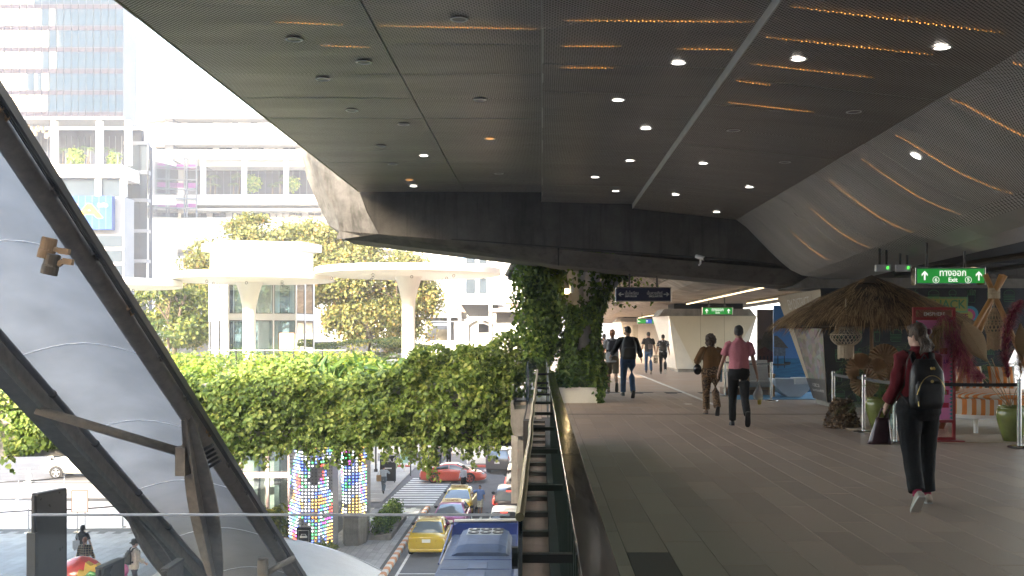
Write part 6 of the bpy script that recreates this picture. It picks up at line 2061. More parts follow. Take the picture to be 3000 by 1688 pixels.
for z in (ZS + 0.1, -5.25, -2.2):
 MB().box((-17.4, 51.0, z), (-12.1, 51.25, z + 0.28)).build('transom', M_PINK, t)
for x in (-17.4, -16.0, -14.6, -13.3, -12.25):
 MB().box((x, 51.01, ZS + 0.1), (x + 0.14, 51.2, -2.2)).build('mullion', M_PINK, t)
for x in (-17.2, -15.85, -14.45, -13.15):
 for z0, z1 in ((ZS + 0.4, -5.26), (-4.96, -2.21)):
  MB().box((x, 51.1, z0), (x + (1.18 if x < -13.5 else 0.88), 51.12, z1)).build('pane', M_LIFTGLASS, t)
MB().box((-17.4, 54.0, ZS + 0.1), (-12.1, 54.2, -2.2)).build('back_wall', pm('pale lobby wall', (0.5, 0.48, 0.46), rough=0.6, var=0.1), t)
MB().box((-17.4, 51.0, -2.2), (-12.1, 54.4, -1.9)).build('roof', M_PINK, t)
for x in (-14.2, -13.2):
 MB().box((x, 52.2, ZS + 0.1), (x + 0.25, 52.5, -2.2)).build('post', M_BGREY, t)
t = thing('street_railing', 'low dark railing in front of the glass lobby', 'railing', (-12.5, 47.5, ZS))
MB().bar((-14.5, 47.6, -7.45), (-11.45, 47.6, -7.45), 0.05, 0.05).build('top_rail', M_DARKSTEEL, t)
for i in range(16):
 MB().bar((-14.4 + i * 0.19, 47.6, ZS), (-14.4 + i * 0.19, 47.6, -7.47), 0.02, 0.02).build('bar', M_DARKSTEEL, t)
t = thing('bamboo_palm', 'slender leafy palm in front of the lobby railing', 'plant', (-12.3, 48.3, ZS))
P, N = [], []
for i in range(420):
 a = rng.uniform(0, 2 * PI); r_ = rng.uniform(0.05, 0.8)
 P.append((r_ * math.cos(a), r_ * math.sin(a) * .6, rng.uniform(0.9, 2.2)))
 N.append((math.cos(a), math.sin(a), 0.8))
leaves('foliage', P, 0.34, TREEDARK, t, N, spread=0.5, droop=0.4, shape=LEAF_THIN, world=False)
for i in range(6):
 MB().cyl((rng.uniform(-.2, .2), rng.uniform(-.2, .2), 0), (rng.uniform(-.4, .4), rng.uniform(-.3, .3), 1.9), 0.015, n=5).build('stem', BARK, t, world=False)
t = thing('hedge', 'clipped green hedge bed right of the slimmer led column', 'hedge', (-7.9, 54, ZS))
P, N = [], []
for i in range(9):
 a_, c_ = cloud(520, (-7.85 + rng.uniform(-.1, .1), 51.6 + i * 0.62, ZS + 0.75), (0.5, 0.6, 0.62), hollow=0.5)
 P += a_; N += c_
leaves('foliage', P, 0.10, IVYDARK, t, N)
MB().box((-8.4, 51.2, ZS + 0.1), (-7.3, 57.2, ZS + 0.35)).build('bed_edge', M_CONC, t)
t = thing('planter_bed', 'dark grassy planter at the foot of the wide led column', 'planter', (-9.5, 46, ZS))
MB().box((-9.9, 44.6, ZS + 0.1), (-8.9, 46.1, ZS + 0.55)).build('box', M_CONC, t)
P, N = [], []
for i in range(500):
 a = rng.uniform(0, 2 * PI)
 P.append((-9.4 + rng.uniform(-.4, .4), 45.35 + rng.uniform(-.6, .6), ZS + 0.55 + rng.uniform(0, .3)))
 N.append((math.cos(a), math.sin(a), 0.5))
leaves('grass_blades', P, 0.3, TREEDARK, t, N, spread=0.4, droop=-0.4, shape=LEAF_THIN)
# ------------------------------------------------------------------ beyond the crossing
t = thing('hoarding_wall', 'white sunlit hoarding wall behind the parking sign', 'wall', (-12, 90, ZS))
for i in range(9):
 MB().box((-20 + i * 1.6, 90, ZS), (-18.44 + i * 1.6, 90.15, ZS + 2.9)).build('panel', M_BWHITE, t)
MB().box((-20.1, 89.9, ZS + 2.92), (-5.5, 90.6, ZS + 3.25)).build('coping', pm('terracotta coping', (0.42, 0.25, 0.15), rough=0.8, var=0.15), t)
t = thing('parking_sign', 'black wheeled parking sign board for buildings A and B', 'sign', (-10.5, 72, ZS))
MB().box((-11.0, 71.95, ZS + 0.12), (-9.92, 72.05, ZS + 1.85)).build('board', M_TRIM, t)
text('PARKING', (-10.92, 71.94, ZS + 1.62), 0.13, M_WHITE, t, align='LEFT')
text('BUILDING', (-10.92, 71.94, ZS + 1.45), 0.13, M_WHITE, t, align='LEFT')
text('A,B', (-10.18, 71.94, ZS + 1.52), 0.36, M_WHITE, t)
MB().box((-10.7, 71.94, ZS + 0.95), (-10.2, 71.949, ZS + 1.03)).build('arrow_bar', M_WHITE, t)
for x in (-10.9, -10.0):
 MB().cyl((x, 71.8, ZS + 0.07), (x + 0.04, 71.8, ZS + 0.07), 0.07, n=10).build('caster', M_RUBBER, t)
 MB().bar((x, 71.7, ZS + 0.14), (x, 72.3, ZS + 0.14), 0.04, 0.04).build('foot', M_TRIM, t)
t = thing('chevron_sign', 'black and white chevron board under the ivy edge', 'sign', (-12.9, 79, ZS))
a, c = at(1064, 1308, 79), at(1094, 1356, 79)
MB().box((a.x - 0.5, 79, c.z - 0.1), (c.x + 0.3, 79.05, a.z + 0.2)).build('board', M_WHITE, t)
w, h = c.x - a.x, a.z - c.z
MB().add([(a.x, 78.98, a.z), (a.x + w * .5, 78.98, a.z), (c.x, 78.98, (a.z + c.z) / 2), (a.x + w * .5, 78.98, c.z), (a.x, 78.98, c.z), (a.x + w * .5, 78.98, (a.z + c.z) / 2)], [(5, 2, 1, 0), (4, 3, 2, 5)]).build('chevron', M_TRIM, t)
MB().cyl((a.x, 79.1, ZS), (a.x, 79.1, c.z), 0.05, n=8).build('post', M_STEEL, t)
t = thing('lamp_post', 'thin dark post left of the parking sign', 'post', (-12.1, 77.5, ZS))
MB().cyl((-12.15, 77.5, ZS), (-12.15, 77.5, ZS + 4.2), 0.07, n=8).build('shaft', M_DARKSTEEL, t)
MB().cyl((-12.15, 77.5, ZS), (-12.15, 77.5, ZS + 0.25), 0.14, n=8).build('foot', M_DARKSTEEL, t)
t = thing('sign_post', 'thin dark post right of the parking sign', 'post', (-7.7, 74.5, ZS))
p = at(1203, 1380, 75.5)
MB().cyl((p.x, 75.5, ZS), (p.x, 75.5, ZS + 3.4), 0.045, n=8).build('shaft', M_DARKSTEEL, t)
t = thing('info_board', 'pale green information board on a white stand', 'sign', (-10.4, 77, ZS))
p = at(1184, 1335, 78)
MB().box((p.x - 0.28, 78, p.z - 0.55), (p.x + 0.28, 78.06, p.z + 0.5)).build('board', pm('pale green board', (0.35, 0.58, 0.46), rough=0.5, var=0.1), t)
MB().box((p.x - 0.06, 78.0, ZS), (p.x + 0.06, 78.05, p.z - 0.55)).build('stand', M_WHITE, t)
t = thing('white_pillar', 'stout white pillar on a stepped base beyond the sports car', 'pillar', (-5.1, 83, ZS))
MB().box((-5.85, 82.6, ZS), (-4.3, 84.0, ZS + 0.55), bev=0.08).build('base', M_BWHITE, t)
MB().loft([[(-5.7, 82.75, ZS + 0.55), (-4.45, 82.75, ZS + 0.55), (-4.45, 83.8, ZS + 0.55), (-5.7, 83.8, ZS + 0.55)], [(-5.55, 82.85, ZS + 1.5), (-4.6, 82.85, ZS + 1.5), (-4.6, 83.7, ZS + 1.5), (-5.55, 83.7, ZS + 1.5)], [(-5.45, 82.9, ZS + 1.6), (-4.7, 82.9, ZS + 1.6), (-4.7, 83.6, ZS + 1.6), (-5.45, 83.6, ZS + 1.6)], [(-5.45, 82.9, ZS + 8), (-4.7, 82.9, ZS + 8), (-4.7, 83.6, ZS + 8), (-5.45, 83.6, ZS + 8)]]).build('shaft', M_BWHITE, t)
def cone(label, x, y, z, col):
 t_ = thing('traffic_cone', label, 'cone', (x, y, z))
 MB().lathe([(0.17, 0.03), (0.05, 0.70), (0.0, 0.72)], n=14).build('cone', col, t_, world=False, smooth=True)
 MB().box((-0.2, -0.2, 0.0), (0.2, 0.2, 0.03)).build('base', col, t_, world=False)
cone('white traffic cone on the side road behind the plaza', -28.0, 57.8, ZP + 0.02, M_WHITE)
cone('orange traffic cone beyond the grey SUV', -1.9, 88, ZS, pm('orange cone', (0.7, 0.2, 0.08), rough=0.5))
cone('orange traffic cone near the white pillar', -3.3, 86, ZS, MATS['orange cone'])
def stanchion(label, x, y, z, nxt=None, h=0.95, group='stanchions with retractable belts', belt_m=None, sag=0.02):
 t_ = thing('stanchion', label, 'stanchion', (x, y, z), group=group)
 MB().cyl((0, 0, 0.02), (0, 0, h), 0.032, n=14).build('post', M_CHROME, t_, world=False, smooth=False)
 MB().cyl((0, 0, h), (0, 0, h + 0.012), 0.036, n=14).build('cap', M_TRIM, t_, world=False)
 MB().lathe([(0.0, 0.03), (0.06, 0.028), (0.16, 0.012), (0.165, 0.0)], n=24).build('base', M_CHROME, t_, world=False, smooth=True)
 if nxt is not None:
  a = Vector((0, 0, h - 0.05)); c_ = Vector((nxt[0] - x, nxt[1] - y, (nxt[2] if len(nxt) > 2 else z) - z + h - 0.05))
  vs, fs = [], []
  for i in range(11):
   f_ = i / 10
   p = a.lerp(c_, f_) - Vector((0, 0, sag * 4 * f_ * (1 - f_)))
   vs += [p + Vector((0, 0, 0.025)), p - Vector((0, 0, 0.025))]
   if i: fs.append((2 * i - 2, 2 * i - 1, 2 * i + 1, 2 * i))
  MB().add(vs, fs).build('belt', belt_m or M_BLACK, t_, world=False)
 return t_
row1 = [(-24.8, 42.2), (-20.8, 42.9), (-17.5, 44.2)]
row2 = [(-30, 51.0), (-25.5, 51.6), (-24.0, 53.2), (-20.0, 54.6)]
for i, (x, y) in enumerate(row1):
 stanchion(('stanchion', 'steel stanchion in the front plaza row beside the tall dark panel', 'steel stanchion in the front plaza row under the canopy beam')[i] if i else 'steel stanchion at the start of the front plaza row', x, y, ZP + 0.012, row1[i + 1] if i < 2 else None, group='stanchions on the plaza', sag=0.05)
for i, (x, y) in enumerate(row2):
 stanchion(('first', 'second', 'third', 'fourth')[i] + ' steel stanchion in the rear plaza row by the side road', x, y, ZP + 0.012, row2[i + 1] if i < 3 else None, group='stanchions on the plaza', sag=0.05)
t = thing('notice_stand', 'white framed notice on a slim stand on the plaza', 'notice', (-18.7, 43, ZP))
a, c = at(211, 1437, 43), at(258, 1500, 43)
MB().box((a.x, 42.97, c.z), (c.x, 43.0, a.z)).build('sheet', pm('notice paper', (0.55, 0.55, 0.54), rough=0.6, var=0.03), t)
fr = MB()
for p, q in (((a.x, a.z), (c.x, a.z)), ((a.x, c.z), (c.x, c.z)), ((a.x, a.z), (a.x, c.z)), ((c.x, a.z), (c.x, c.z))):
 fr.bar((p[0], 42.98, p[1]), (q[0], 42.98, q[1]), 0.03, 0.03, ref=(0, 1, 0))
fr.build('frame', MATS['brown timber frame'], t)
for k, (z, wd) in enumerate(((0.12, .5), (0.18, .6), (0.38, .3), (0.44, .55), (0.5, .6), (0.66, .55), (0.72, .35))):
 xm = (a.x + c.x) / 2
 MB().box((xm - wd * 0.28, 42.964, a.z - z - 0.006), (xm + wd * 0.28, 42.969, a.z - z + 0.006)).build('print_line', M_TRIM, t)
for x in (a.x + 0.22, c.x - 0.12):
 MB().bar((x, 43.0, ZP + 0.05), (x, 43.0, c.z), 0.03, 0.03).build('leg', M_STEEL, t)
MB().box((a.x + 0.1, 42.8, ZP + 0.012), (c.x - 0.0, 43.2, ZP + 0.05)).build('foot', M_STEEL, t)
t = thing('play_sculpture', 'glossy multicoloured inflatable play sculpture behind the dark panel', 'play sculpture', (-13.6, 32.2, ZP))
def gloss(n, c): return pm('play ' + n, c, rough=0.18, var=0.06, coat=0.5)
B = Vector((-13.65, 32.2, ZP))
MB().ball(B + Vector((-0.35, 0, 0.55)), (0.75, 0.6, 0.75), 16, 10).build('red_hull', gloss('red', (0.60, 0.07, 0.06)), t, smooth=True)
MB().box(B + Vector((-0.9, -0.4, 0.0)), B + Vector((1.2, 0.4, 0.3)), bev=0.12).build('pink_base', gloss('pink', (0.65, 0.16, 0.25)), t, auto=60)
cr_ = [(-.35, .62), (-.2, 1.0), (-.05, .95), (.0, 1.22), (.15, 1.12), (.3, 1.16), (.5, 1.0), (.56, .75), (.35, .95), (.1, .9), (-.1, .6)]
MB().prism([B + Vector((x, -0.55, z)) for x, z in cr_], (0, 0.25, 0)).build('yellow_crest', gloss('yellow', (0.68, 0.45, 0.09)), t)
MB().tube([B + Vector((-0.18, -0.66, 0.42)), B + Vector((0.0, -0.68, 0.72)), B + Vector((0.22, -0.68, 0.92)), B + Vector((0.42, -0.68, 0.86)), B + Vector((0.5, -0.66, 0.62))], [0.06, 0.075, 0.08, 0.075, 0.06], n=10).build('green_arc', gloss('green', (0.06, 0.30, 0.05)), t, smooth=True)
MB().ball(B + Vector((0.2, -0.58, 0.5)), (0.24, 0.1, 0.3), 14, 8).build('white_panel', gloss('white', (0.65, 0.72, 0.74)), t, smooth=True)
MB().ball(B + Vector((0.36, -0.66, 0.5)), (0.07, 0.05, 0.24), 10, 8).build('blue_stripe', gloss('blue', (0.10, 0.28, 0.65)), t, smooth=True)
for i, (x, z, r_) in enumerate(((0.62, 0.72, 0.2), (0.85, 0.7, 0.19), (0.1, 0.14, 0.17), (0.35, 0.12, 0.17), (0.58, 0.14, 0.17), (0.8, 0.16, 0.15))):
 MB().ball(B + Vector((x, -0.5, z)), r_, 12, 8).build('orange_lobe', gloss('orange', (0.68, 0.22, 0.06)), t, smooth=True)
for (x, z, r_) in ((1.02, 0.95, 0.22), (-0.45, 0.2, 0.24), (1.05, 0.72, 0.17)):
 MB().ball(B + Vector((x, -0.42, z)), r_, 14, 10).build('magenta_ball', gloss('magenta', (0.58, 0.12, 0.34)), t, smooth=True)
MB().tube([B + Vector((1.0 + 0.3 * math.cos(a), -0.6, 0.05 + 0.3 * math.sin(a))) for a in [PI * i / 10 for i in range(11)]], 0.07, n=8).build('yellow_arc', gloss('yellow', (0.68, 0.45, 0.09)), t, smooth=True)
# ================================================================== POP-UP BEACH CLUB under the pier
def bil(q, s, t_):
 a, b_, c, d_ = [Vector(p) for p in q]          # bottom-left, bottom-right, top-right, top-left
 return a.lerp(b_, s).lerp(d_.lerp(c, s), t_)
def text_on(body, q, s0, s1, t0, t1, mat_, parent, off, bold=0.0):
 me = text_mesh(body, 1.0, 'LEFT', bold, 0.0)
 xs = [v.co.x for v in me.vertices]; ys = [v.co.y for v in me.vertices]
 x0, x1, y0, y1 = min(xs), max(xs), min(ys), max(ys)
 for v in me.vertices:
  s = s0 + (s1 - s0) * (v.co.x - x0) / (x1 - x0)
  t_ = t0 + (t1 - t0) * (v.co.y - y0) / (y1 - y0)
  v.co = bil(q, s, t_) + Vector(off)
 return link_mesh('lettering', me, mat_, parent, True)
def patch(q, s0, s1, t0, t1, off, n=2):
 b_ = MB()
 rows_ = [[bil(q, s0 + (s1 - s0) * i / n, t0 + (t1 - t0) * j / n) + Vector(off) for i in range(n + 1)] for j in range(n + 1)]
 b_.loft(rows_, caps=False, close=False)
 return b_
def crowd_mat():
 m = bpy.data.materials.new('colourful crowd print')
 m.use_nodes = True
 nt = m.node_tree
 b_ = nt.nodes['Principled BSDF']
 b_.inputs['Roughness'].default_value = 0.45
 tc = nt.nodes.new('ShaderNodeTexCoord')
 mp = nt.nodes.new('ShaderNodeMapping'); mp.inputs['Scale'].default_value = (14, 6, 7)
 nt.links.new(tc.outputs['Object'], mp.inputs[0])
 vo = nt.nodes.new('ShaderNodeTexVoronoi'); vo.inputs['Scale'].default_value = 1.0
 nt.links.new(mp.outputs[0], vo.inputs['Vector'])
 hs = nt.nodes.new('ShaderNodeHueSaturation'); hs.inputs['Saturation'].default_value = 0.55; hs.inputs['Value'].default_value = 0.30
 nt.links.new(vo.outputs['Color'], hs.inputs['Color'])
 ns = nt.nodes.new('ShaderNodeTexNoise'); ns.inputs['Scale'].default_value = 5
 nt.links.new(tc.outputs['Object'], ns.inputs[0])
 mx = nt.nodes.new('ShaderNodeMix'); mx.data_type = 'RGBA'
 nt.links.new(ns.outputs[0], mx.inputs[0])
 nt.links.new(hs.outputs[0], mx.inputs[6]); mx.inputs[7].default_value = (0.13, 0.10, 0.08, 1)
 nt.links.new(mx.outputs[2], b_.inputs['Base Color'])
 return m
t = thing('poster_pier', 'flaring pier wrapped in a crowd poster and a black food print hoarding', 'pier', (8.3, 24.6, 0))
FL = [(6.46, 25.15, 0.12), (6.36, 23.55, 0.12), (6.20, 23.55, 2.64), (5.60, 25.15, 2.52)]
M_PBEIGE = pm('beige poster print', (0.42, 0.36, 0.27), rough=0.5, var=0.1, scale=1.5)
patch(FL, 0, 1, 0, 1, (0, 0, 0), 8).build('poster_face', M_PBEIGE, t)
patch(FL, 0.16, 0.99, 0.19, 0.74, (-0.012, -0.006, 0), 8).build('crowd_print', crowd_mat(), t)
patch(FL, 0.01, 0.99, 0.0, 0.2, (-0.013, -0.007, 0), 8).build('dark_print', pm('charcoal print', (0.055, 0.05, 0.05), rough=0.4, var=0.1), t)
for (s0, s1, h) in ((0.30, 0.305, 1), (0.56, 0.565, 1), (0.80, 0.805, 1)):
 patch(FL, s0, s1, 0.0, 1.0, (-0.016, -0.009, 0), 8).build('poster_fold', pm('fold shade', (0.22, 0.19, 0.15), var=0), t)
M_PW = pm('white poster letters', (0.62, 0.60, 0.56), rough=0.5, var=0)
text_on('EM DISTRICT', FL, 0.22, 0.74, 0.86, 0.955, M_PW, t, (-0.02, -0.012, 0))
text_on('THE WORLD', FL, 0.22, 0.84, 0.67, 0.745, pm('red poster letters', (0.45, 0.10, 0.08), var=0), t, (-0.02, -0.012, 0), bold=0.02)
text_on('1 DEC 23', FL, 0.30, 0.66, 0.125, 0.155, M_PW, t, (-0.022, -0.013, 0), bold=0.02)
text_on('Emporium EmQuartier EMSPHERE', FL, 0.2, 0.88, 0.075, 0.105, M_PW, t, (-0.022, -0.013, 0), bold=0.01)
FR = [(6.36, 23.55, 0.12), (9.95, 23.55, 0.12), (11.2, 23.55, 2.66), (6.20, 23.55, 2.66)]
M_HOARD = pm('black hoarding print', (0.010, 0.010, 0.011), rough=0.4, var=0.1)
MB().add(FR, [(3, 2, 1, 0)]).build('hoarding_face', M_HOARD, t)
bk = MB()
bk.add([FL[0], FL[3], (11.2, 25.15, 2.66), (9.95, 25.15, 0.12), FR[2], FR[1]], [(0, 1, 2, 3), (2, 4, 5, 3)])
bk.build('rear_face', M_HOARD, t)
MB().box((6.5, 23.65, 0.0), (9.9, 25.1, 0.118)).build('plinth', M_CONC, t)
MB().prism([(5.6, 23.62, 2.665), (11.4, 23.62, 2.665), (11.1, 23.62, 2.95), (6.0, 23.62, 2.95)], (0, 1.5, 0)).build('concrete_head', M_CONC, t)
M_NEON = pm('green line print', (0.05, 0.17, 0.06), rough=0.5, var=0)
ICONS = {
 'cone': [[(-.25, .15), (0, -.5), (.25, .15), (-.25, .15)], [(-.27, .15), (-.3, .35), (-.12, .52), (.12, .52), (.3, .35), (.27, .15)], [(-.12, .0), (.1, -.2)]],
 'cup': [[(-.25, .25), (-.17, -.5), (.17, -.5), (.25, .25), (-.25, .25)], [(-.28, .32), (.28, .32)], [(0, .32), (.05, .55), (.2, .6)]],
 'burger': [[(-.45, .1), (-.4, .35), (-.15, .5), (.15, .5), (.4, .35), (.45, .1), (-.45, .1)], [(-.48, -.02), (.48, -.02)], [(-.46, -.14), (.46, -.14)], [(-.45, -.26), (.45, -.26), (.38, -.45), (-.38, -.45), (-.45, -.26)]],
 'fries': [[(-.32, .1), (-.25, -.5), (.25, -.5), (.32, .1), (-.32, .1)], [(-.25, .1), (-.32, .5), (-.18, .52), (-.12, .1)], [(-.05, .1), (-.06, .55), (.07, .55), (.06, .1)], [(.12, .1), (.2, .5), (.33, .48), (.25, .1)]],
}
names = ['burger', 'cone', 'fries', 'cup']
for r_ in range(6):
 for k in range(11):
  x = 6.62 + k * 0.42
  z = 0.28 + r_ * 0.44
  if x > 9.6 + (z - 0.12) * 0.45: continue
  mb = MB()
  for pl in ICONS[names[(k * 1 + r_ * 3) % 4]]:
   mb.tube([(x + px * 0.27, 23.538, z + pz * 0.27) for px, pz in pl], 0.006, n=4, ref=(0, 1, 0))
  mb.build('food_icon', M_NEON, t)
a, c = at(2690, 870, 23.5), at(2836, 916, 23.5)
M_SHY = pm('mustard sign print', (0.30, 0.27, 0.05), rough=0.5, var=0.05)
MB().box((a.x, 23.50, c.z), (c.x, 23.53, a.z), bev=0.012).build('shack_sign', pm('green sign border', (0.12, 0.26, 0.10), rough=0.5, var=0), t)
MB().box((a.x + 0.04, 23.492, c.z + 0.04), (c.x - 0.04, 23.4995, a.z - 0.04)).build('shack_sign_face', M_SHY, t)
text('SHACK', ((a.x + c.x) / 2 + 0.08, 23.486, (a.z + c.z) / 2), 0.27, pm('dark green letters', (0.04, 0.16, 0.06), var=0), t, width=0.82, bold=0.004)
for i in range(8):
 MB().ball((a.x + 0.05 + i * 0.14, 23.49, a.z - 0.02), 0.012, 6, 4).build('sign_bulb', M_SHY, t)
cl = at(2822, 928, 23.5)
for (dx, dz, r_, m_, dy) in ((0, 0, .20, pm('turquoise print', (0.04, 0.22, 0.30), var=0), 0), (0.16, .05, .19, MATS['turquoise print'], 0), (-.2, -.02, .18, MATS['turquoise print'], 0), (0.0, 0, .15, pm('pink print', (0.40, 0.05, 0.16), var=0), -.006), (.14, .04, .14, MATS['pink print'], -.006), (-.17, -.02, .13, MATS['pink print'], -.006), (0, 0, .11, M_SHY, -.012), (.12, .02, .10, M_SHY, -.012), (-.12, -.02, .10, M_SHY, -.012)):
 MB().cyl((cl.x + dx, 23.525 + dy, cl.z + dz), (cl.x + dx, 23.529 + dy, cl.z + dz), r_, n=18).build('cloud_badge', m_, t)
text('EE', (cl.x + 0.03, 23.503, cl.z), 0.16, pm('maroon letters', (0.20, 0.01, 0.05), var=0), t, bold=0.004)
M_MAT = pm('beige sand coloured mat', (0.36, 0.28, 0.20), rough=0.85, var=0.08, scale=3)
pts = [(5.2, 18.4), (5.35, 17.2), (5.30, 16.6), (5.45, 16.1), (5.42, 15.75), (9.6, 15.75), (9.6, 20.0), (5.3, 20.0)]
o = MB().prism([(x, y, 0.003) for x, y in pts], (0, 0, 0.012)).build('floor_mat', M_MAT)
tag(o, 'beige sand coloured mat under the beach club pop-up', 'mat')
ux, uy, uz = 5.80, 18.6, 2.62
t = thing('thatched_umbrella', 'large brown thatched parasol over the pop-up entrance', 'umbrella', (ux, uy, 0))
STRAW = leafmat('thatch straw', [(0.0, (0.08, 0.045, 0.022)), (0.35, (0.17, 0.10, 0.048)), (0.7, (0.28, 0.18, 0.085)), (1.0, (0.42, 0.29, 0.15))], trans=0.1, rough=0.8)
MB().lathe([(0.02, uz - 0.03), (0.5, uz - 0.22), (1.1, uz - 0.52), (1.60, uz - 0.86), (1.58, uz - 0.88), (0.5, uz - 0.30)], (ux, uy, 0), n=36).build('under_thatch', pm('dark thatch', (0.05, 0.032, 0.018), rough=0.9, var=0.3, scale=20), t)
MB().cyl((ux, uy, 0.0), (ux, uy, uz - 0.1), 0.035, n=10).build('pole', pm('timber pole', (0.23, 0.13, 0.06), rough=0.7, var=0.2), t)
V, F = [], []
nb = 0
for i in range(9800):
 if i % 14 == 0:
  ba, br0 = rng.uniform(0, 2 * PI), 1.62 * math.sqrt(rng.uniform(0.002, 0.88))
  if rng.random() < 0.42: br0 = rng.uniform(1.1, 1.58)
  btw, bsl, bz, bl = rng.gauss(0, 0.16), rng.gauss(0, 0.05), rng.uniform(0.0, 0.07), rng.uniform(0.6, 1.25)
 r0 = max(0.03, br0 + rng.gauss(0, 0.05))
 a = ba + rng.gauss(0, 0.045) / max(0.3, r0)
 L = rng.uniform(0.24, 0.46) * bl
 rr = Vector((math.cos(a), math.sin(a), 0))
 tt = Vector((-math.sin(a), math.cos(a), 0))
 sl = -(0.42 + 0.16 * (r0 / 1.6)) + bsl
 z0 = uz - r0 * 0.40 - 0.09 * (r0 / 1.6) ** 2 * 1.6 + bz + rng.uniform(-0.01, 0.012)
 d_ = (rr + Vector((0, 0, sl)) + tt * (btw + rng.gauss(0, 0.05))).normalized()
 p0 = Vector((ux, uy, z0)) + rr * r0
 p1 = p0 + d_ * L * 0.6
 drop = 0.45 if r0 > 1.2 else 0.06
 p2 = p1 + (d_ + Vector((0, 0, -drop - rng.uniform(0, 0.3)))).normalized() * L * 0.4
 w = rng.uniform(0.004, 0.009)
 V += [p0 - tt * w, p0 + tt * w, p1 + tt * w * .8, p1 - tt * w * .8, p2 + tt * w * .2, p2 - tt * w * .2]
 F += [(nb, nb + 1, nb + 2, nb + 3), (nb + 3, nb + 2, nb + 4, nb + 5)]
 nb += 6
o = link_mesh('thatch', np_mesh('thatch', [tuple(v) for v in V], F), STRAW, t, True)
MB().lathe([(0.0, uz + 0.05), (0.10, uz + 0.01), (0.30, uz - 0.10), (0.28, uz - 0.12)], (ux, uy, 0), n=16).build('top_cap', MATS['dark thatch'], t)
M_ROPE = pm('natural cotton rope', (0.46, 0.38, 0.27), rough=0.9, var=0.15, scale=30)
def lantern(label, c, prof_, fringe, strands, hang, m_=M_ROPE):
 t_ = thing('macrame_lantern', label, 'lantern', tuple(c))
 for j in range(strands):
  for sg_ in (1, -1):
   pts_ = []
   for i, (r_, z) in enumerate(prof_):
    a = 2 * PI * (j + sg_ * 0.5 * (i % 2)) / strands
    pts_.append((r_ * math.cos(a), r_ * math.sin(a), z))
   MB().tube(pts_, 0.008, n=4, caps=False).build('cord', m_, t_, world=False) if j % 1 == 0 else None
 r_, z = max(prof_)
 for (r2, z2) in (max(prof_), prof_[-1], prof_[0]):
  MB().tube([(r2 * math.cos(2 * PI * k / 24), r2 * math.sin(2 * PI * k / 24), z2) for k in range(24)], 0.008, n=5, closed=True).build('hoop', m_, t_, world=False)
 fr_, fz0, fz1 = fringe
 fm = MB()
 for k in range(30):
  a = 2 * PI * k / 30
  fm.cyl((fr_ * math.cos(a), fr_ * math.sin(a), fz0), (fr_ * math.cos(a) * 0.98, fr_ * math.sin(a) * 0.98, fz1 + rng.uniform(-.02, .02)), 0.010, n=4)
 fm.build('fringe', m_, t_, world=False)
 MB().cyl((0, 0, prof_[0][1]), (0, 0, hang), 0.008, n=5).build('hanger', m_, t_, world=False)
 return t_
p = at(2478, 985, 17.6)
lantern('pale macrame lantern hanging under the thatched parasol', p, [(0.05, 0.26), (0.09, 0.17), (0.16, 0.09), (0.255, 0.03), (0.25, -0.02), (0.23, -0.07), (0.18, -0.12), (0.13, -0.15)], (0.125, -0.14, -0.37), 22, 0.62)
p = at(2912, 950, 16.6)
lantern('tan macrame lantern hanging from the timber tripod', p, [(0.03, 0.25), (0.06, 0.17), (0.10, 0.10), (0.13, 0.02), (0.13, -0.05), (0.12, -0.1), (0.11, -0.15)], (0.10, -0.12, -0.40), 14, 0.42, pm('tan jute rope', (0.33, 0.23, 0.13), rough=0.9, var=0.2, scale=30))
t = thing('timber_tripod', 'lashed bamboo coloured timber tripod at the edge of the pop-up', 'tripod', (7.1, 17, 0))
M_POLE = pm('honey timber', (0.38, 0.20, 0.07), rough=0.55, var=0.2, scale=6)
ap = at(2912, 862, 16.8)
for (ex, ey) in ((-1.25, 0.2), (0.95, -0.1), (-0.35, 1.3)):
 e = Vector((ap.x + ex, ap.y + ey, 0.015))
 d_ = (ap - e).normalized()
 MB().tube([e, ap + d_ * 0.34], 0.042, n=10).build('pole', M_POLE, t, smooth=True)
for k in range(7):
 MB().tube([(ap.x + 0.085 * math.cos(2 * PI * j / 14), ap.y + 0.07 * math.sin(2 * PI * j / 14), ap.z - 0.06 + k * 0.024) for j in range(14)], 0.013, n=5, closed=True).build('lashing', M_ROPE, t)
M_GLAZE = pm('olive green glaze', (0.17, 0.20, 0.05), rough=0.14, var=0.22, scale=5, coat=0.6)
POT = [(0.0, 0.0), (0.135, 0.0), (0.17, 0.12), (0.225, 0.32), (0.235, 0.42), (0.215, 0.485), (0.20, 0.50), (0.215, 0.515), (0.215, 0.53), (0.185, 0.53), (0.18, 0.45), (0.0, 0.45)]
def pot(label, x, y):
 t_ = thing('glazed_pot', label, 'pot', (x, y, 0.016))
 MB().lathe(POT, n=32).build('vessel', M_GLAZE, t_, world=False, smooth=True)
 return t_
p1 = at(2576, 1258, 18.1)
pot('olive glazed pot beside the stump holding dried fan leaves', p1.x, 18.1)
p2 = at(2966, 1298, 15.95)
pot('olive glazed pot at the frame edge holding maroon plumes', p2.x, 15.95)
t = thing('patterned_vase', 'small pale patterned vase behind the stanchion', 'vase', (5.98, 17.9, 0.016))
MB().lathe([(0.0, 0), (0.06, 0), (0.08, 0.1), (0.075, 0.25), (0.08, 0.26), (0.06, 0.26), (0, 0.2)], n=18).build('vessel', pm('pale patterned glaze', (0.30, 0.42, 0.40), rough=0.3, var=0.5, scale=25), t, world=False, smooth=True)
M_FAN = pm('dried fan palm leaf', (0.40, 0.27, 0.15), rough=0.75, var=0.15, scale=12)
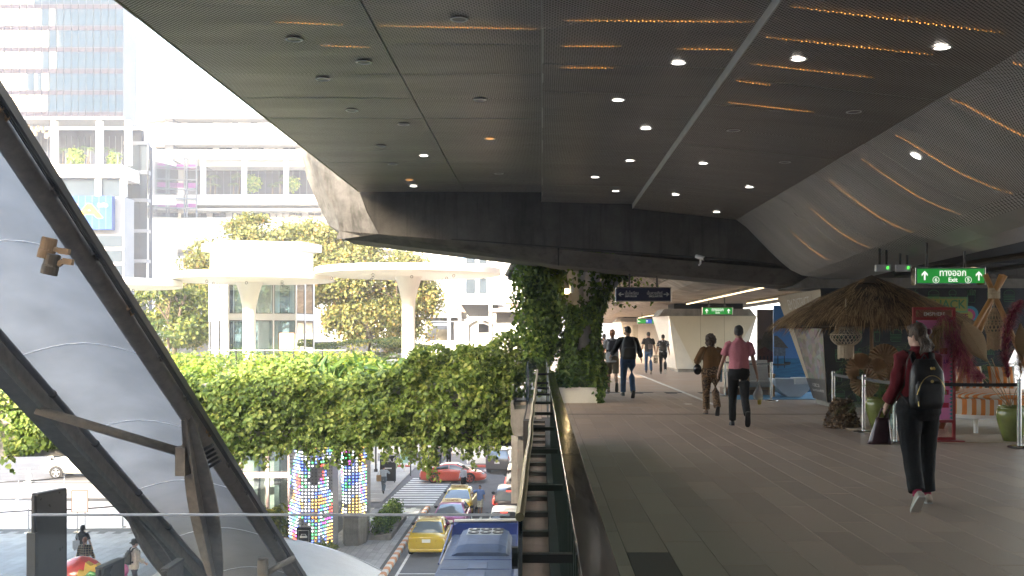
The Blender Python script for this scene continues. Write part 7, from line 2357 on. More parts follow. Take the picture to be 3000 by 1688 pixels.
t = thing('dried_fan_arrangement', 'pleated dried fan leaves with green palm fronds in the pot', 'arrangement', (p1.x, 18.1, 0.5))
def fan(c, r_, tilt, m_, parent, n=22, spread=R(300)):
 mb = MB()
 M = Euler(tilt).to_matrix()
 vs, fs = [Vector(c)], []
 for i in range(n * 2 + 1):
  a = -spread / 2 + spread * i / (n * 2)
  rr = r_ * (0.86 + 0.14 * math.cos(a * 0.6))
  q = Vector((rr * math.sin(a), 0.035 * (1 if i % 2 else -1), rr * math.cos(a)))
  vs.append(Vector(c) + M @ q)
 for i in range(n * 2):
  fs.append((0, i + 1, i + 2))
 mb.add(vs, fs)
 mb.add([v + Vector((0, 0.006, 0)) for v in vs], [f[::-1] for f in fs])
 o_ = mb.build('fan_leaf', m_, parent)
 MB().tube([Vector(c), Vector((p1.x, 18.1, 0.42))], 0.010, n=5).build('stem', m_, o_, world=False) if False else None
 return o_
for (u, v, Y, r_, tl) in ((2518, 1080, 17.95, 0.27, (0.15, -0.5, 0.2)), (2532, 1120, 17.9, 0.26, (0.2, 2.6, 0)), (2565, 1090, 18.05, 0.24, (0.1, 0.3, 0.3)), (2590, 1055, 18.2, 0.28, (0.1, 0.1, -0.1)), (2600, 1110, 18.2, 0.22, (0.1, 0.8, 0))):
 fan(at(u, v, Y), r_, tl, M_FAN, t)
def fronds(parent, c, n_, L, up, mat_, seed=0):
 vs, fs = [], []
 for i in range(n_):
  a = 2 * PI * i / n_ + rng.uniform(-.3, .3)
  d_ = Vector((math.cos(a), math.sin(a), up * rng.uniform(0.6, 1.3))).normalized()
  side = Vector((-math.sin(a), math.cos(a), 0))
  p = Vector(c)
  LL = L * rng.uniform(0.7, 1.1)
  for s in range(14):
   d2 = (d_ + Vector((0, 0, -1.4 * (s / 14) ** 1.6))).normalized()
   q = p + d2 * (LL / 14)
   w = LL * 0.30 * math.sin(PI * (0.12 + 0.8 * s / 14)) if s > 2 else 0
   for sg_ in (-1, 1):
    k = len(vs)
    tip = p + side * (sg_ * w) + d2 * (w * 0.7) + Vector((0, 0, -w * 0.3))
    vs += [p, p + d2 * 0.018, tip, p + d2 * 0.009]
    fs.append((k, k + 1, k + 2, k + 3))
   k = len(vs)
   vs += [p - side * .004, p + side * .004, q + side * .003, q - side * .003]
   fs.append((k, k + 1, k + 2, k + 3))
   p = q
 return link_mesh('fronds', np_mesh('fronds', [tuple(v) for v in vs], fs), mat_, parent, True)
fronds(t, (p1.x, 18.1, 0.5), 16, 0.95, 1.0, PALMLEAF)
fronds(t, (p1.x - 0.1, 18.05, 0.45), 10, 0.7, 0.2, PALMLEAF)
t = thing('palm_plant', 'bushy green palm behind the pots under the parasol', 'plant', (6.3, 19.3, 0))
for k in range(3):
 fronds(t, (6.1 + 0.25 * k, 19.4, 0.75 + 0.15 * k), 12, 0.95, 1.1, PALMLEAF)
MB().cyl((6.35, 19.4, 0.016), (6.35, 19.4, 1.0), 0.05, n=8).build('stem', BARK, t)
t = thing('palm_plant', 'green foliage glimpsed behind the striped daybed', 'plant', (9.0, 21, 0))
for k in range(5):
 fronds(t, (8.0 + 0.5 * k, 20.5, 0.5 + 0.1 * k), 14, 1.0, 1.0, PALMLEAF)
MB().cyl((9.0, 20.5, 0.0), (9.0, 20.5, 0.7), 0.08, n=8).build('stem', BARK, t)
t = thing('root_stump', 'rough brown stump of shredded bark beside the green pot', 'stump', (5.25, 18.5, 0.0))
b_ = MB()
b_.lathe([(0.0, 0.0), (0.30, 0.0), (0.25, 0.12), (0.19, 0.28), (0.15, 0.45), (0.12, 0.5), (0, 0.5)], n=20)
b_.build('core', BARK, t, world=False)
P, N = [], []
for i in range(1600):
 z = rng.uniform(0.0, 0.5)
 a = rng.uniform(0, 2 * PI)
 r_ = 0.31 - 0.36 * z
 P.append((r_ * math.cos(a), r_ * math.sin(a), z))
 N.append((math.cos(a), math.sin(a), 0.2))
leaves('bark_flakes', P, 0.05, leafmat('bark flakes', [(0, (0.06, 0.035, 0.02)), (0.6, (0.16, 0.095, 0.05)), (1, (0.34, 0.23, 0.13))], trans=0.05), t, N, spread=0.9, world=False)
t = thing('pampas_arrangement', 'maroon pampas plumes and a woven tan leaf on long stems', 'arrangement', (p2.x, 15.95, 0.5))
PLUME = leafmat('maroon plume', [(0, (0.13, 0.008, 0.028)), (0.5, (0.28, 0.03, 0.07)), (0.85, (0.38, 0.09, 0.10)), (1, (0.42, 0.24, 0.13))], trans=0.25)
PLUMETAN = leafmat('tan plume', [(0, (0.13, 0.07, 0.03)), (1, (0.34, 0.24, 0.12))], trans=0.25)
def plume(path, w, mat_, n_, back=0.5):
 pts_ = [Vector(q) for q in path]
 vs, fs = [], []
 for i in range(n_):
  s = rng.uniform(0, 0.999) * (len(pts_) - 1)
  k = int(s)
  c = pts_[k].lerp(pts_[k + 1], s - k)
  d_ = (pts_[k + 1] - pts_[k]).normalized()
  x, y = frame(d_)
  a = rng.uniform(0, 2 * PI)
  env = math.sin(PI * min(1, 0.1 + 0.85 * s / (len(pts_) - 1)))
  L = w * rng.uniform(0.6, 1.3) * env + 0.04
  side = (x * math.cos(a) + y * math.sin(a))
  m1 = c + side * L * 0.45 + d_ * L * 0.55
  m2 = c + side * L * 0.85 + d_ * L * 0.6 + Vector((0, 0, -L * back))
  tw = side.cross(d_).normalized() * 0.003
  b0 = len(vs)
  vs += [c - tw, c + tw, m1 + tw, m1 - tw, m2 + tw * .3, m2 - tw * .3]
  fs += [(b0, b0 + 1, b0 + 2, b0 + 3), (b0 + 3, b0 + 2, b0 + 4, b0 + 5)]
 o_ = link_mesh('plume', np_mesh('plume', [tuple(v) for v in vs], fs), mat_, t, True)
 MB().tube([Vector((p2.x, 15.95, 0.45))] + pts_[::-1] if False else pts_, 0.006, n=5).build('stem', PLUMETAN, o_, world=False)
def img(u, v, Y=15.9): return at(u, v, Y)
plume([img(2880, 1120), img(2830, 1075), img(2800, 1010), img(2782, 960), img(2760, 935)], 0.26, PLUME, 1500)
plume([img(2890, 1110, 15.8), img(2850, 1090, 15.8), img(2820, 1050, 15.8), img(2805, 1000, 15.8)], 0.24, PLUME, 900)
plume([img(2800, 970, 15.8), img(2770, 950, 15.8), img(2745, 970, 15.8), img(2738, 1010, 15.8)], 0.18, PLUMETAN, 550, back=0.9)
plume([img(2955, 1110), img(2945, 1050), img(2948, 980), img(2965, 920), img(2990, 885)], 0.17, PLUME, 1300, back=0.2)
plume([img(2992, 1100, 16.1), img(2985, 1030, 16.1), img(2993, 960, 16.1)], 0.14, PLUMETAN, 350, back=0.2)
for (u, v) in ((2882, 1110), (2890, 1105), (2955, 1105), (2992, 1095), (2868, 1000), (2905, 1050)):
 MB().tube([(p2.x + rng.uniform(-.05, .05), 15.95, 0.47), at(u, v, 15.9)], 0.007, n=5).build('stem', M_FAN, t)
wl = MB()
ca, cb = at(2822, 945, 15.75), at(2892, 1060, 15.75)
ax = (cb - ca); Lw = ax.length; ax.normalize(); sx = Vector((-ax.z, 0, ax.x))
rows_ = []
for i in range(17):
 s = i / 16
 w = 0.17 * math.sin(PI * min(0.985, max(0.03, s ** 0.85)))
 c = ca.lerp(cb, s)
 rows_.append([c - sx * w + Vector((0, 0.02, 0)), c - sx * w * .5 + Vector((0, -0.006, 0)), c + Vector((0, 0.0, 0)), c + sx * w * .5 + Vector((0, -0.006, 0)), c + sx * w + Vector((0, 0.02, 0))])
wl.loft(rows_, caps=False, close=False)
wl.build('woven_leaf', pm('woven tan leaf', (0.33, 0.23, 0.13), rough=0.8, var=0.3, scale=4, stretch=(3, 1, 60), bump=0.3, bscale=8), t, smooth=True)
MB().tube([ca, cb], 0.008, n=5).build('leaf_midrib', M_FAN, t)
wl2 = MB()
ca, cb = at(2990, 948, 15.7), at(2996, 1052, 15.7)
rows_ = []
for i in range(11):
 s = i / 10
 w = 0.10 * math.sin(PI * min(0.98, max(0.04, s)))
 c = ca.lerp(cb, s)
 rows_.append([c - Vector((w, 0, 0)), c + Vector((0, -0.02, 0)), c + Vector((w, 0, 0))])
wl2.loft(rows_, caps=False, close=False)
wl2.build('woven_leaf', pm('brown woven leaf', (0.16, 0.09, 0.03), rough=0.7, var=0.3, scale=4, stretch=(3, 1, 60)), t, smooth=True)
t = thing('poster_stand', 'red steel poster stand with a pink beach club poster', 'poster stand', (5.92, 15.95, 0))
M_REDST = pm('red stand paint', (0.24, 0.012, 0.014), rough=0.35, var=0.08)
x0, x1, ys = 5.60, 6.24, 15.95
for x in (x0, x1 - 0.04):
 MB().box((x, ys, 0.03), (x + 0.04, ys + 0.05, 2.03)).build('upright', M_REDST, t)
for z in (0.03, 0.29, 1.84, 1.99):
 MB().box((x0 + 0.04, ys + 0.002, z), (x1 - 0.04, ys + 0.048, z + 0.04)).build('crossbar', M_REDST, t)
MB().box((x0 - 0.02, ys - 0.16, 0.0), (x1 + 0.08, ys + 0.2, 0.03)).build('foot_plate', M_REDST, t)
PQ = [(x0 + 0.045, ys + 0.012, 0.335), (x1 - 0.045, ys + 0.012, 0.335), (x1 - 0.045, ys + 0.012, 1.835), (x0 + 0.045, ys + 0.012, 1.835)]
M_PINKP = pm('pink poster', (0.68, 0.20, 0.42), rough=0.5, var=0.03)
MB().add(PQ, [(0, 1, 2, 3)]).build('poster', M_PINKP, t)
M_BLUEP = pm('blue poster ink', (0.06, 0.13, 0.34), var=0, rough=0.5)
M_TEALP = pm('teal poster ink', (0.06, 0.30, 0.30), var=0, rough=0.5)
M_PURP = pm('purple poster ink', (0.09, 0.03, 0.20), var=0, rough=0.5)
M_CRIM = pm('crimson poster ink', (0.42, 0.01, 0.05), var=0, rough=0.5)
zz = MB()
for i in range(26):
 t0 = i / 26
 for s, sg_ in ((0.0, 1), (1.0, -1)):
  zz.add([bil(PQ, s, t0) + Vector((0, -.004, 0)), bil(PQ, s + sg_ * 0.09, t0 + 0.5 / 26) + Vector((0, -.004, 0)), bil(PQ, s, t0 + 1 / 26) + Vector((0, -.004, 0))], [(0, 1, 2)])
zz.build('zigzag_border', M_TEALP, t)
for i in range(9):
 a = PI * (0.05 + 0.9 * i / 8)
 c = bil(PQ, 0.45, 0.80)
 e = c + Vector((0.17 * math.cos(a), -0.005, 0.10 * math.sin(a)))
 m_ = c + Vector((0.10 * math.cos(a), -0.005, 0.13 * math.sin(a) + 0.02))
 MB().tube([c + Vector((0, -.005, 0)), m_, e], [0.012, 0.02, 0.004], n=4, flat=0.1, ref=(0, 1, 0)).build('palm_print', M_BLUEP, t)
for s0, s1, t0, t1, m_ in ((0.2, 0.42, 0.66, 0.74, M_CRIM), (0.48, 0.62, 0.62, 0.74, M_PURP), (0.66, 0.86, 0.66, 0.72, M_CRIM), (0.12, 0.9, 0.36, 0.39, M_CRIM), (0.12, 0.9, 0.25, 0.30, M_CRIM), (0.12, 0.9, 0.12, 0.17, M_CRIM), (0.62, 0.84, 0.255, 0.285, M_TEALP)):
 patch(PQ, s0, s1, t0, t1, (0, -0.004, 0), 1).build('print_block', m_, t)
text_on('BEACH CLUB', PQ, 0.16, 0.92, 0.565, 0.605, M_PURP, t, (0, -0.006, 0), bold=0.02)
text_on('EMSPHERE', [(x0 + .045, ys, 1.88), (x1 - .045, ys, 1.88), (x1 - .045, ys, 1.99), (x0 + .045, ys, 1.99)], 0.22, 0.80, 0.2, 0.7, M_PW, t, (0, 0.012, 0), bold=0.015)
ms = MB()
for zlo, zhi in ((0.07, 0.29), (1.88, 1.99)):
 n_ = 22
 for k in range(-4, n_):
  xa = x0 + 0.045 + (x1 - x0 - 0.09) * k / n_
  for sg_ in (1, -1):
   dx = (zhi - zlo) * 0.7
   a = Vector((xa if sg_ == 1 else xa + dx, ys + 0.03, zlo)); c = Vector((xa + dx if sg_ == 1 else xa, ys + 0.03, zhi))
   if min(a.x, c.x) < x0 + 0.03 or max(a.x, c.x) > x1 - 0.03: continue
   ms.bar(a, c, 0.004, 0.004)
o = ms.build('wire_mesh', M_REDST, t); o['kind'] = 'stuff'
def stripes(name, c1, c2, scale, axis=0):
 m = pm(name, c1, rough=0.85, var=0.03, scale=5, bump=0.1, bscale=80)
 nt = m.node_tree
 b_ = nt.nodes['Principled BSDF']
 tc = nt.nodes.new('ShaderNodeTexCoord')
 sx_ = nt.nodes.new('ShaderNodeSeparateXYZ')
 nt.links.new(tc.outputs['Object'], sx_.inputs[0])
 k = nt.nodes.new('ShaderNodeMath'); k.operation = 'MULTIPLY'; k.inputs[1].default_value = scale
 nt.links.new(sx_.outputs[axis], k.inputs[0])
 f_ = nt.nodes.new('ShaderNodeMath'); f_.operation = 'FRACT'
 nt.links.new(k.outputs[0], f_.inputs[0])
 g = nt.nodes.new('ShaderNodeMath'); g.operation = 'GREATER_THAN'; g.inputs[1].default_value = 0.5
 nt.links.new(f_.outputs[0], g.inputs[0])
 mx = nt.nodes.new('ShaderNodeMix'); mx.data_type = 'RGBA'
 nt.links.new(g.outputs[0], mx.inputs[0])
 mx.inputs[6].default_value = (*c1, 1); mx.inputs[7].default_value = (*c2, 1)
 nt.links.new(mx.outputs[2], b_.inputs['Base Color'])
 return m
ORG, CRM = (0.62, 0.22, 0.05), (0.62, 0.56, 0.46)
t = thing('striped_daybed', 'round daybed with orange and white striped upholstery', 'daybed', (7.55, 17.9, 0.016))
M_ST = stripes('orange stripes upright', ORG, CRM, 8.5, 0)
M_STH = stripes('orange stripes level', ORG, CRM, 12.0, 1)
MB().lathe([(0.0, 0.24), (0.98, 0.24), (0.99, 0.30), (0.98, 0.30), (0.0, 0.30)], n=40).build('frame', M_WHITE, t, world=False, auto=40)
MB().lathe([(0.96, 0.302), (0.975, 0.34), (0.975, 0.54), (0.95, 0.56)], n=40).build('side_upholstery', M_ST, t, world=False, smooth=True)
MB().lathe([(0.0, 0.66), (0.90, 0.66), (0.97, 0.63), (0.99, 0.60), (0.97, 0.57), (0.0, 0.562)], n=40).build('seat_cushion', M_STH, t, world=False, smooth=True)
for a in (-2.2, -1.57, -0.95, 0.6, 2.5):
 MB().cyl((0.8 * math.cos(a), 0.8 * math.sin(a), 0.0), (0.8 * math.cos(a), 0.8 * math.sin(a), 0.24), 0.035, n=10).build('leg', M_WHITE, t, world=False)
for (dx, dy, rz, lab) in ((-0.55, 0.15, 0.35, 'orange striped cushion at the poster end of the daybed'), (-0.12, 0.35, 0.1, 'orange striped cushion in the middle of the daybed'), (0.38, 0.3, -0.15, 'orange striped cushion under the plumes on the daybed')):
 t2 = thing('cushion', lab, 'cushion', (7.55 + dx, 17.9 + dy, 0.69), rz, group='striped cushions on the daybed')
 t2.rotation_euler = (R(-18), 0, rz)
 rings = []
 for i in range(9):
  s = -1 + 2 * i / 8
  rw = []
  for j in range(9):
   q = -1 + 2 * j / 8
   th = 0.085 * (1 - abs(s) ** 2.6) * (1 - abs(q) ** 2.6) + 0.006
   rw.append((0.22 * q * (1 - 0.06 * (1 - abs(s))), -th, 0.20 + 0.20 * s * (1 - 0.06 * (1 - abs(q)))))
  rings.append(rw)
 cu_ = MB().loft(rings, caps=False, close=False)
 cu_.loft([[(x, -y, z) for x, y, z in rw] for rw in rings], caps=False, close=False)
 cu_.build('pad', M_ST, t2, world=False, smooth=True)
A, B_, C_, D_ = at(2441, 1242, 19.2), at(2530, 1266, 17.6), at(2622, 1296, 15.7), at(2986, 1312, 15.1)
pos = [(p.x, p.y) for p in (A, B_, C_, D_)]
labs = ['steel stanchion before the black hoarding edge, first of the pop-up row', 'steel stanchion in front of the bark stump', 'steel stanchion partly hidden by the woman with the backpack', 'steel stanchion at the right end of the pop-up belt']
for i, (x, y) in enumerate(pos):
 stanchion(labs[i], x, y, 0.002 if i < 2 else 0.016, (*pos[i + 1], 0.002) if i < 3 else None, group='stanchions round the pop-up', belt_m=pm('grey belt', (0.05, 0.05, 0.052), rough=0.7) if i < 2 else M_BLACK)
E, G, H_ = at(2259, 1174, 26.1), at(2124, 1161, 28.0), at(2420, 1186, 25.8)
stanchion('steel stanchion before the blue sea backdrop', E.x, 26.1, 0.002, (6.2, 26.4), group='stanchions by the photo displays')
stanchion('steel stanchion behind the couple by the photo displays', G.x, 28.0, 0.002, (E.x, 26.1), group='stanchions by the photo displays')
t = thing('photo_wall', 'tall brown mountain village backdrop beside the cream pier', 'backdrop', (6.05, 29.2, 0))
Y_ = 29.2
x0, x1 = (2219 - CU) / FPX * Y_, (2265 - CU) / FPX * Y_
z0, z1 = 0.05, EYE - (907 - CV) / FPX * Y_
MB().box((x0, Y_, z0), (x1, Y_ + 0.08, z1)).build('board', pm('dusky brown sky print', (0.16, 0.12, 0.10), rough=0.6, var=0.15, scale=1.5), t)
hill = [(x0 + .004, z0 + .9)] + [(x0 + .004 + (x1 - x0 - .008) * i / 8, 1.45 + 0.55 * (i / 8) ** 1.3 + 0.05 * math.sin(i * 2.1)) for i in range(9)] + [(x1 - .004, z0 + .9)]
MB().add([(x, Y_ - 0.003, z) for x, z in hill], [tuple(range(len(hill)))]).build('hill_print', pm('olive hill print', (0.085, 0.07, 0.045), rough=0.6, var=0.35, scale=6), t)
MB().add([(x0 + .004, Y_ - 0.006, .35), (x1 - .004, Y_ - 0.006, .35), (x1 - .004, Y_ - 0.006, 1.15), (x0 + .2, Y_ - 0.006, 1.3), (x0 + .004, Y_ - 0.006, 1.2)], [(0, 1, 2, 3, 4)]).build('chalet_print', pm('red brown timber print', (0.10, 0.032, 0.02), rough=0.6, var=0.4, scale=10), t)
for i in range(4):
 for j in range(3):
  MB().box((x0 + .06 + i * .1, Y_ - 0.009, .5 + j * .22), (x0 + .1 + i * .1, Y_ - 0.0065, .6 + j * .22)).build('window_print', pm('dark window print', (0.02, 0.012, 0.01), var=0), t)
t = thing('photo_wall', 'blue sea backdrop with a stilted thatched hut', 'backdrop', (6.9, 29.0, 0))
Y_ = 29.0
x0, x1 = (2267 - CU) / FPX * Y_, 7.6
z1 = EYE - (895 - CV) / FPX * Y_
MB().box((x0, Y_, 0.05), (x1, Y_ + 0.08, z1)).build('board', pm('clear blue sky print', (0.07, 0.20, 0.47), rough=0.5, var=0.04, scale=0.7), t)
MB().box((x0 + .003, Y_ - 0.004, 0.06), (x1 - .003, Y_ - 0.001, 0.98)).build('sea_print', pm('sea print', (0.03, 0.15, 0.30), rough=0.5, var=0.3, scale=3, stretch=(1, 1, 8)), t)
MB().add([(x0 + .004, Y_ - .007, 1.28), (x0 + .40, Y_ - .007, 1.26), (x0 + .24, Y_ - .007, 1.46), (x0 + .09, Y_ - .007, 1.60), (x0 + .004, Y_ - .007, 1.60)], [(0, 1, 2, 3, 4)]).build('hut_roof_print', pm('grey thatch print', (0.10, 0.10, 0.10), rough=0.7, var=0.3, scale=20), t)
MB().box((x0 + .004, Y_ - .0075, 1.05), (x0 + .32, Y_ - .005, 1.265)).build('hut_print', pm('blue grey hut print', (0.10, 0.14, 0.20), rough=0.6, var=0.4, scale=12), t)
for dx in (.10, .28):
 MB().box((x0 + dx, Y_ - .0075, .72), (x0 + dx + .02, Y_ - .005, 1.05)).build('stilt_print', MATS['dark window print'], t)
MB().box((x0 + .30, Y_ - .0076, .84), (x0 + .46, Y_ - .0052, .88)).build('jetty_print', MATS['dark window print'], t)
o = MB().box((4.9, 26.5, 0.002), (8.4, 29.9, 0.012)).build('blue_mat', pm('blue display carpet', (0.07, 0.20, 0.33), rough=0.9, var=0.12, scale=3))
tag(o, 'blue carpet under the photo backdrops', 'carpet')
t = thing('boat_bench', 'white boat shaped bench before the sea backdrop', 'bench', (6.9, 27.4, 0.012))
Y_ = 27.3
xa, xb = (2268 - CU) / FPX * Y_, (2375 - CU) / FPX * Y_
zt = EYE - (1110 - CV) / FPX * Y_
rings = []
for i in range(9):
 s = i / 8
 y = Y_ + 0.75 * s - 0.05
 xc0, xc1 = xa, xb
 k = math.sin(PI * (0.25 + 0.5 * s))
 rings.append([(xa, y, zt), (xa + 0.04, y, zt - 0.16), (xa + 0.16, y, 0.16), (xa + 0.34, y, 0.03), (xb - 0.25, y, 0.03), (xb - 0.05, y, 0.2), (xb + 0.02, y, zt), (xb - 0.08, y, zt), (xa + 0.10, y, zt)])
MB().loft(rings).build('hull', pm('white boat paint', (0.50, 0.55, 0.60), rough=0.4, var=0.05), t, auto=40)
MB().box((xa + 0.5, Y_ - 0.12, 0.35), (xb + 0.05, Y_ + 0.4, zt + 0.03), bev=0.02).build('seat_box', M_WHITE, t)
t = thing('wooden_armchair', 'pale wooden armchair with grey cushions behind the man in pink', 'armchair', (5.9, 28.0, 0.012))
M_OAK = pm('pale oak', (0.30, 0.18, 0.09), rough=0.5, var=0.15)
cx, cy = 5.72, 27.9
for sx_ in (-0.33, 0.33):
 MB().bar((cx + sx_, cy - 0.3, 0.012), (cx + sx_, cy - 0.3, 0.56), 0.05, 0.05).build('leg', M_OAK, t)
 MB().bar((cx + sx_ * 1.1, cy + 0.35, 0.012), (cx + sx_, cy + 0.25, 0.56), 0.05, 0.05).build('leg', M_OAK, t)
 MB().bar((cx + sx_, cy - 0.36, 0.585), (cx + sx_, cy + 0.34, 0.585), 0.07, 0.05).build('armrest', M_OAK, t)
MB().box((cx - 0.30, cy - 0.3, 0.26), (cx + 0.30, cy + 0.3, 0.42), bev=0.03).build('seat_cushion', pm('light grey fabric', (0.42, 0.40, 0.37), rough=0.9, var=0.06), t)
MB().prism([(cx - 0.3, cy + 0.16, 0.42), (cx + 0.3, cy + 0.16, 0.42), (cx + 0.3, cy + 0.36, 0.95), (cx - 0.3, cy + 0.36, 0.95)], (0, 0.12, 0)).build('back_cushion', MATS['light grey fabric'], t)
MB().box((cx - 0.3, cy - 0.28, 0.19), (cx + 0.3, cy + 0.28, 0.255)).build('seat_frame', M_OAK, t)
t = thing('timber_plinth', 'low timber display plinth behind the couple', 'plinth', (5.6, 29.0, 0))
MB().box((4.9, 28.4, 0.013), (6.2, 29.15, 0.20)).build('deck', pm('brown deck timber', (0.13, 0.07, 0.04), rough=0.6, var=0.2, scale=6), t)
P, N = cloud(500, (5.75, 28.75, 0.45), (0.25, 0.15, 0.2))
leaves('moss_ball', P, 0.05, SHRUB, t, N)
# ================================================================== PEOPLE
SKIN = {'tan': pm('tan skin', (0.36, 0.20, 0.13), rough=0.55, var=0.06), 'brown': pm('brown skin', (0.24, 0.13, 0.08), rough=0.55, var=0.06), 'fair': pm('fair skin', (0.50, 0.31, 0.23), rough=0.55, var=0.05)}
HAIRB = pm('black hair', (0.012, 0.010, 0.009), rough=0.5, var=0.4, scale=40, bump=0.6, bscale=90)
HAIRBR = pm('dark brown hair', (0.06, 0.034, 0.02), rough=0.5, var=0.5, scale=30, bump=0.7, bscale=70)
HAIRRED = pm('auburn hair', (0.20, 0.075, 0.03), rough=0.5, var=0.4, scale=40, bump=0.5, bscale=80)
HAIRGY = pm('greying hair', (0.045, 0.043, 0.042), rough=0.6, var=0.5, scale=60, bump=0.5, bscale=90)
def remeshed(mb, name, vox, smooth_it=2):
 me = mb.mesh(name)
 o_ = bpy.data.objects.new(name, me)
 m_ = o_.modifiers.new('remesh', 'REMESH')
 m_.mode = 'VOXEL'
 m_.voxel_size = vox
 if smooth_it:
  s_ = o_.modifiers.new('smooth', 'SMOOTH')
  s_.iterations = smooth_it
  s_.factor = 0.5
 me2 = evaluate(o_)
 bpy.data.meshes.remove(me)
 me2.name = name
 me2.polygons.foreach_set('use_smooth', [True] * len(me2.polygons))
 return me2
def wrinkle(me, amp, scale):
 n = len(me.vertices)
 co = np.empty(n * 3, dtype=np.float32); no = np.empty(n * 3, dtype=np.float32)
 me.vertices.foreach_get('co', co)
 me.vertices.foreach_get('normal', no)
 co = co.reshape(-1, 3); no = no.reshape(-1, 3)
 d = np.array([mnoise.noise((x * scale, y * scale, z * scale * .5)) + .5 * mnoise.noise((x * scale * 2.3 + 5, y * scale * 2.3, z * scale * 1.3)) for x, y, z in co.tolist()], dtype=np.float32)
 me.vertices.foreach_set('co', (co + no * (amp * d)[:, None]).ravel())
 me.update()
def ell(c, rx, ry, n=16):
 """horizontal ellipse ring"""
 return [(c[0] + rx * math.cos(2 * PI * j / n), c[1] + ry * math.sin(2 * PI * j / n), c[2]) for j in range(n)]
def person(label, loc, h, face, pose, top, bottom, shoes, hair, skin='tan', vox=0.014, female=False):
 """face: heading in radians (0 walks away along +Y). pose: joint angles in degrees."""
 t_ = thing('person', label, 'person', loc, face)
 s = h / 1.75
 W = 0.93 if female else 1.0
 sk = SKIN[skin]
 def rot(a): return R(pose.get(a, 0))
 hipz = 0.92
 J = {}
 lean = rot('lean')
 for sd, sg_ in (('l', -1), ('r', 1)):
  hp = Vector((sg_ * 0.092, 0, hipz - 0.02))
  a = rot(sd + '_thigh'); k = rot(sd + '_knee')
  kn = hp + Vector((sg_ * 0.005 + sg_ * pose.get('spread', 0), math.sin(a), -math.cos(a))) * 0.43
  b_ = a - k
  an = kn + Vector((sg_ * pose.get('spread', 0), math.sin(b_), -math.cos(b_))) * 0.41
  f_ = b_ + rot(sd + '_foot')
  J[sd] = (hp, kn, an, f_)
 low = 9
 for sd in 'lr':
  hp, kn, an, f_ = J[sd]
  toe = an + Vector((0, math.cos(f_), math.sin(f_))) * 0.17 + Vector((0, -math.sin(f_) * -0.08, -math.cos(f_) * 0.085))
  heel = an + Vector((0, -math.cos(f_), -math.sin(f_))) * 0.06 + Vector((0, math.sin(f_) * 0.085, -math.cos(f_) * 0.085))
  low = min(low, toe.z, heel.z)
 dz = -low
 lift = Vector((0, 0, dz))
 def up(p):
  """lean the upper body forward about the hips"""
  q = Vector(p) - Vector((0, 0, hipz))
  M = Matrix.Rotation(-lean, 3, 'X')
  return (M @ q + Vector((0, 0, hipz)) + lift) * s
 SC_ = lambda p: (Vector(p) + lift) * s
 arms = {}
 for sd, sg_ in (('l', -1), ('r', 1)):
  sh = Vector((sg_ * 0.185 * W, 0, 1.425))
  a = rot(sd + '_arm'); ab = rot(sd + '_abd'); e = rot(sd + '_elbow'); yaw = rot(sd + '_in')
  d1 = Vector((sg_ * math.sin(ab), math.sin(a) * math.cos(ab), -math.cos(a) * math.cos(ab)))
  el = sh + d1 * 0.285
  a2 = a + e
  d2 = Vector((sg_ * math.sin(ab) * math.cos(e) - sg_ * math.sin(yaw), math.sin(a2) * math.cos(ab), -math.cos(a2) * math.cos(ab))).normalized()
  wr = el + d2 * 0.25
  arms[sd] = (sh, el, wr, d2)
 hd = Vector((0, 0.015, 1.635))
 hyaw = rot('head')
 hpitch = rot('nod')
 HM = Matrix.Rotation(hyaw, 3, 'Z') @ Matrix.Rotation(-hpitch, 3, 'X')
 def H(p): return up(hd + HM @ Vector(p))
 # ---- body: one continuous skin surface
 b_ = MB()
 tor = [(0.86, .12, .085, 0), (0.94, .155 * (1.04 if female else 1), .105, -.01), (1.08, .125 * W, .085, .0), (1.25, .145 * W, .10, .005), (1.38, .16 * W, .095, 0), (1.45, .12 * W, .075, -.005), (1.49, .062, .06, -.005), (1.56, .053, .056, .0)]
 b_.loft([[up(q) for q in ell((0, yo, z), rx, ry)] for z, rx, ry, yo in tor])
 for sd in 'lr':
  hp, kn, an, f_ = J[sd]
  b_.tube([SC_(hp + Vector((0, 0, .05))), SC_(hp.lerp(kn, .3)), SC_(kn), SC_(kn.lerp(an, .3)), SC_(an)], [.082 * s, .078 * s, .055 * s, .053 * s, .036 * s], n=12)
  fo = Vector((0, math.cos(f_), math.sin(f_))); dn = Vector((0, math.sin(f_), -math.cos(f_)))
  b_.tube([SC_(an - fo * .05 + dn * .05), SC_(an + fo * .05 + dn * .05), SC_(an + fo * .15 + dn * .065)], [(.035 * s, .04 * s), (.04 * s, .04 * s), (.035 * s, .02 * s)], n=10)
  sh, el, wr, d2 = arms[sd]
  sg_ = -1 if sd == 'l' else 1
  b_.tube([up(sh + Vector((-sg_ * .03, 0, .01))), up(sh.lerp(el, .25)), up(el), up(el.lerp(wr, .3)), up(wr)], [.056 * s, .047 * s, .037 * s, .037 * s, .025 * s], n=10)
  side = Vector((0, 1, 0)) - d2 * d2.y
  side = side.normalized() if side.length > 0.1 else Vector((1, 0, 0))
  inn = d2.cross(side) * (1 if sd == 'l' else -1)
  pc = wr + d2 * .05
  b_.tube([up(wr), up(pc), up(wr + d2 * .095)], [(.026 * s, .022 * s), (.017 * s, .040 * s), (.013 * s, .038 * s)], n=10, ref=tuple(side))
  for k in range(4):
   base = wr + d2 * .09 + side * (.030 - .020 * k)
   L = (.070, .078, .072, .056)[k]
   b_.tube([up(base), up(base + d2 * L * .45 + inn * .012), up(base + d2 * L * .75 + inn * .034)], [.0095 * s, .0088 * s, .0075 * s], n=6)
  tb = wr + d2 * .035 + side * .034
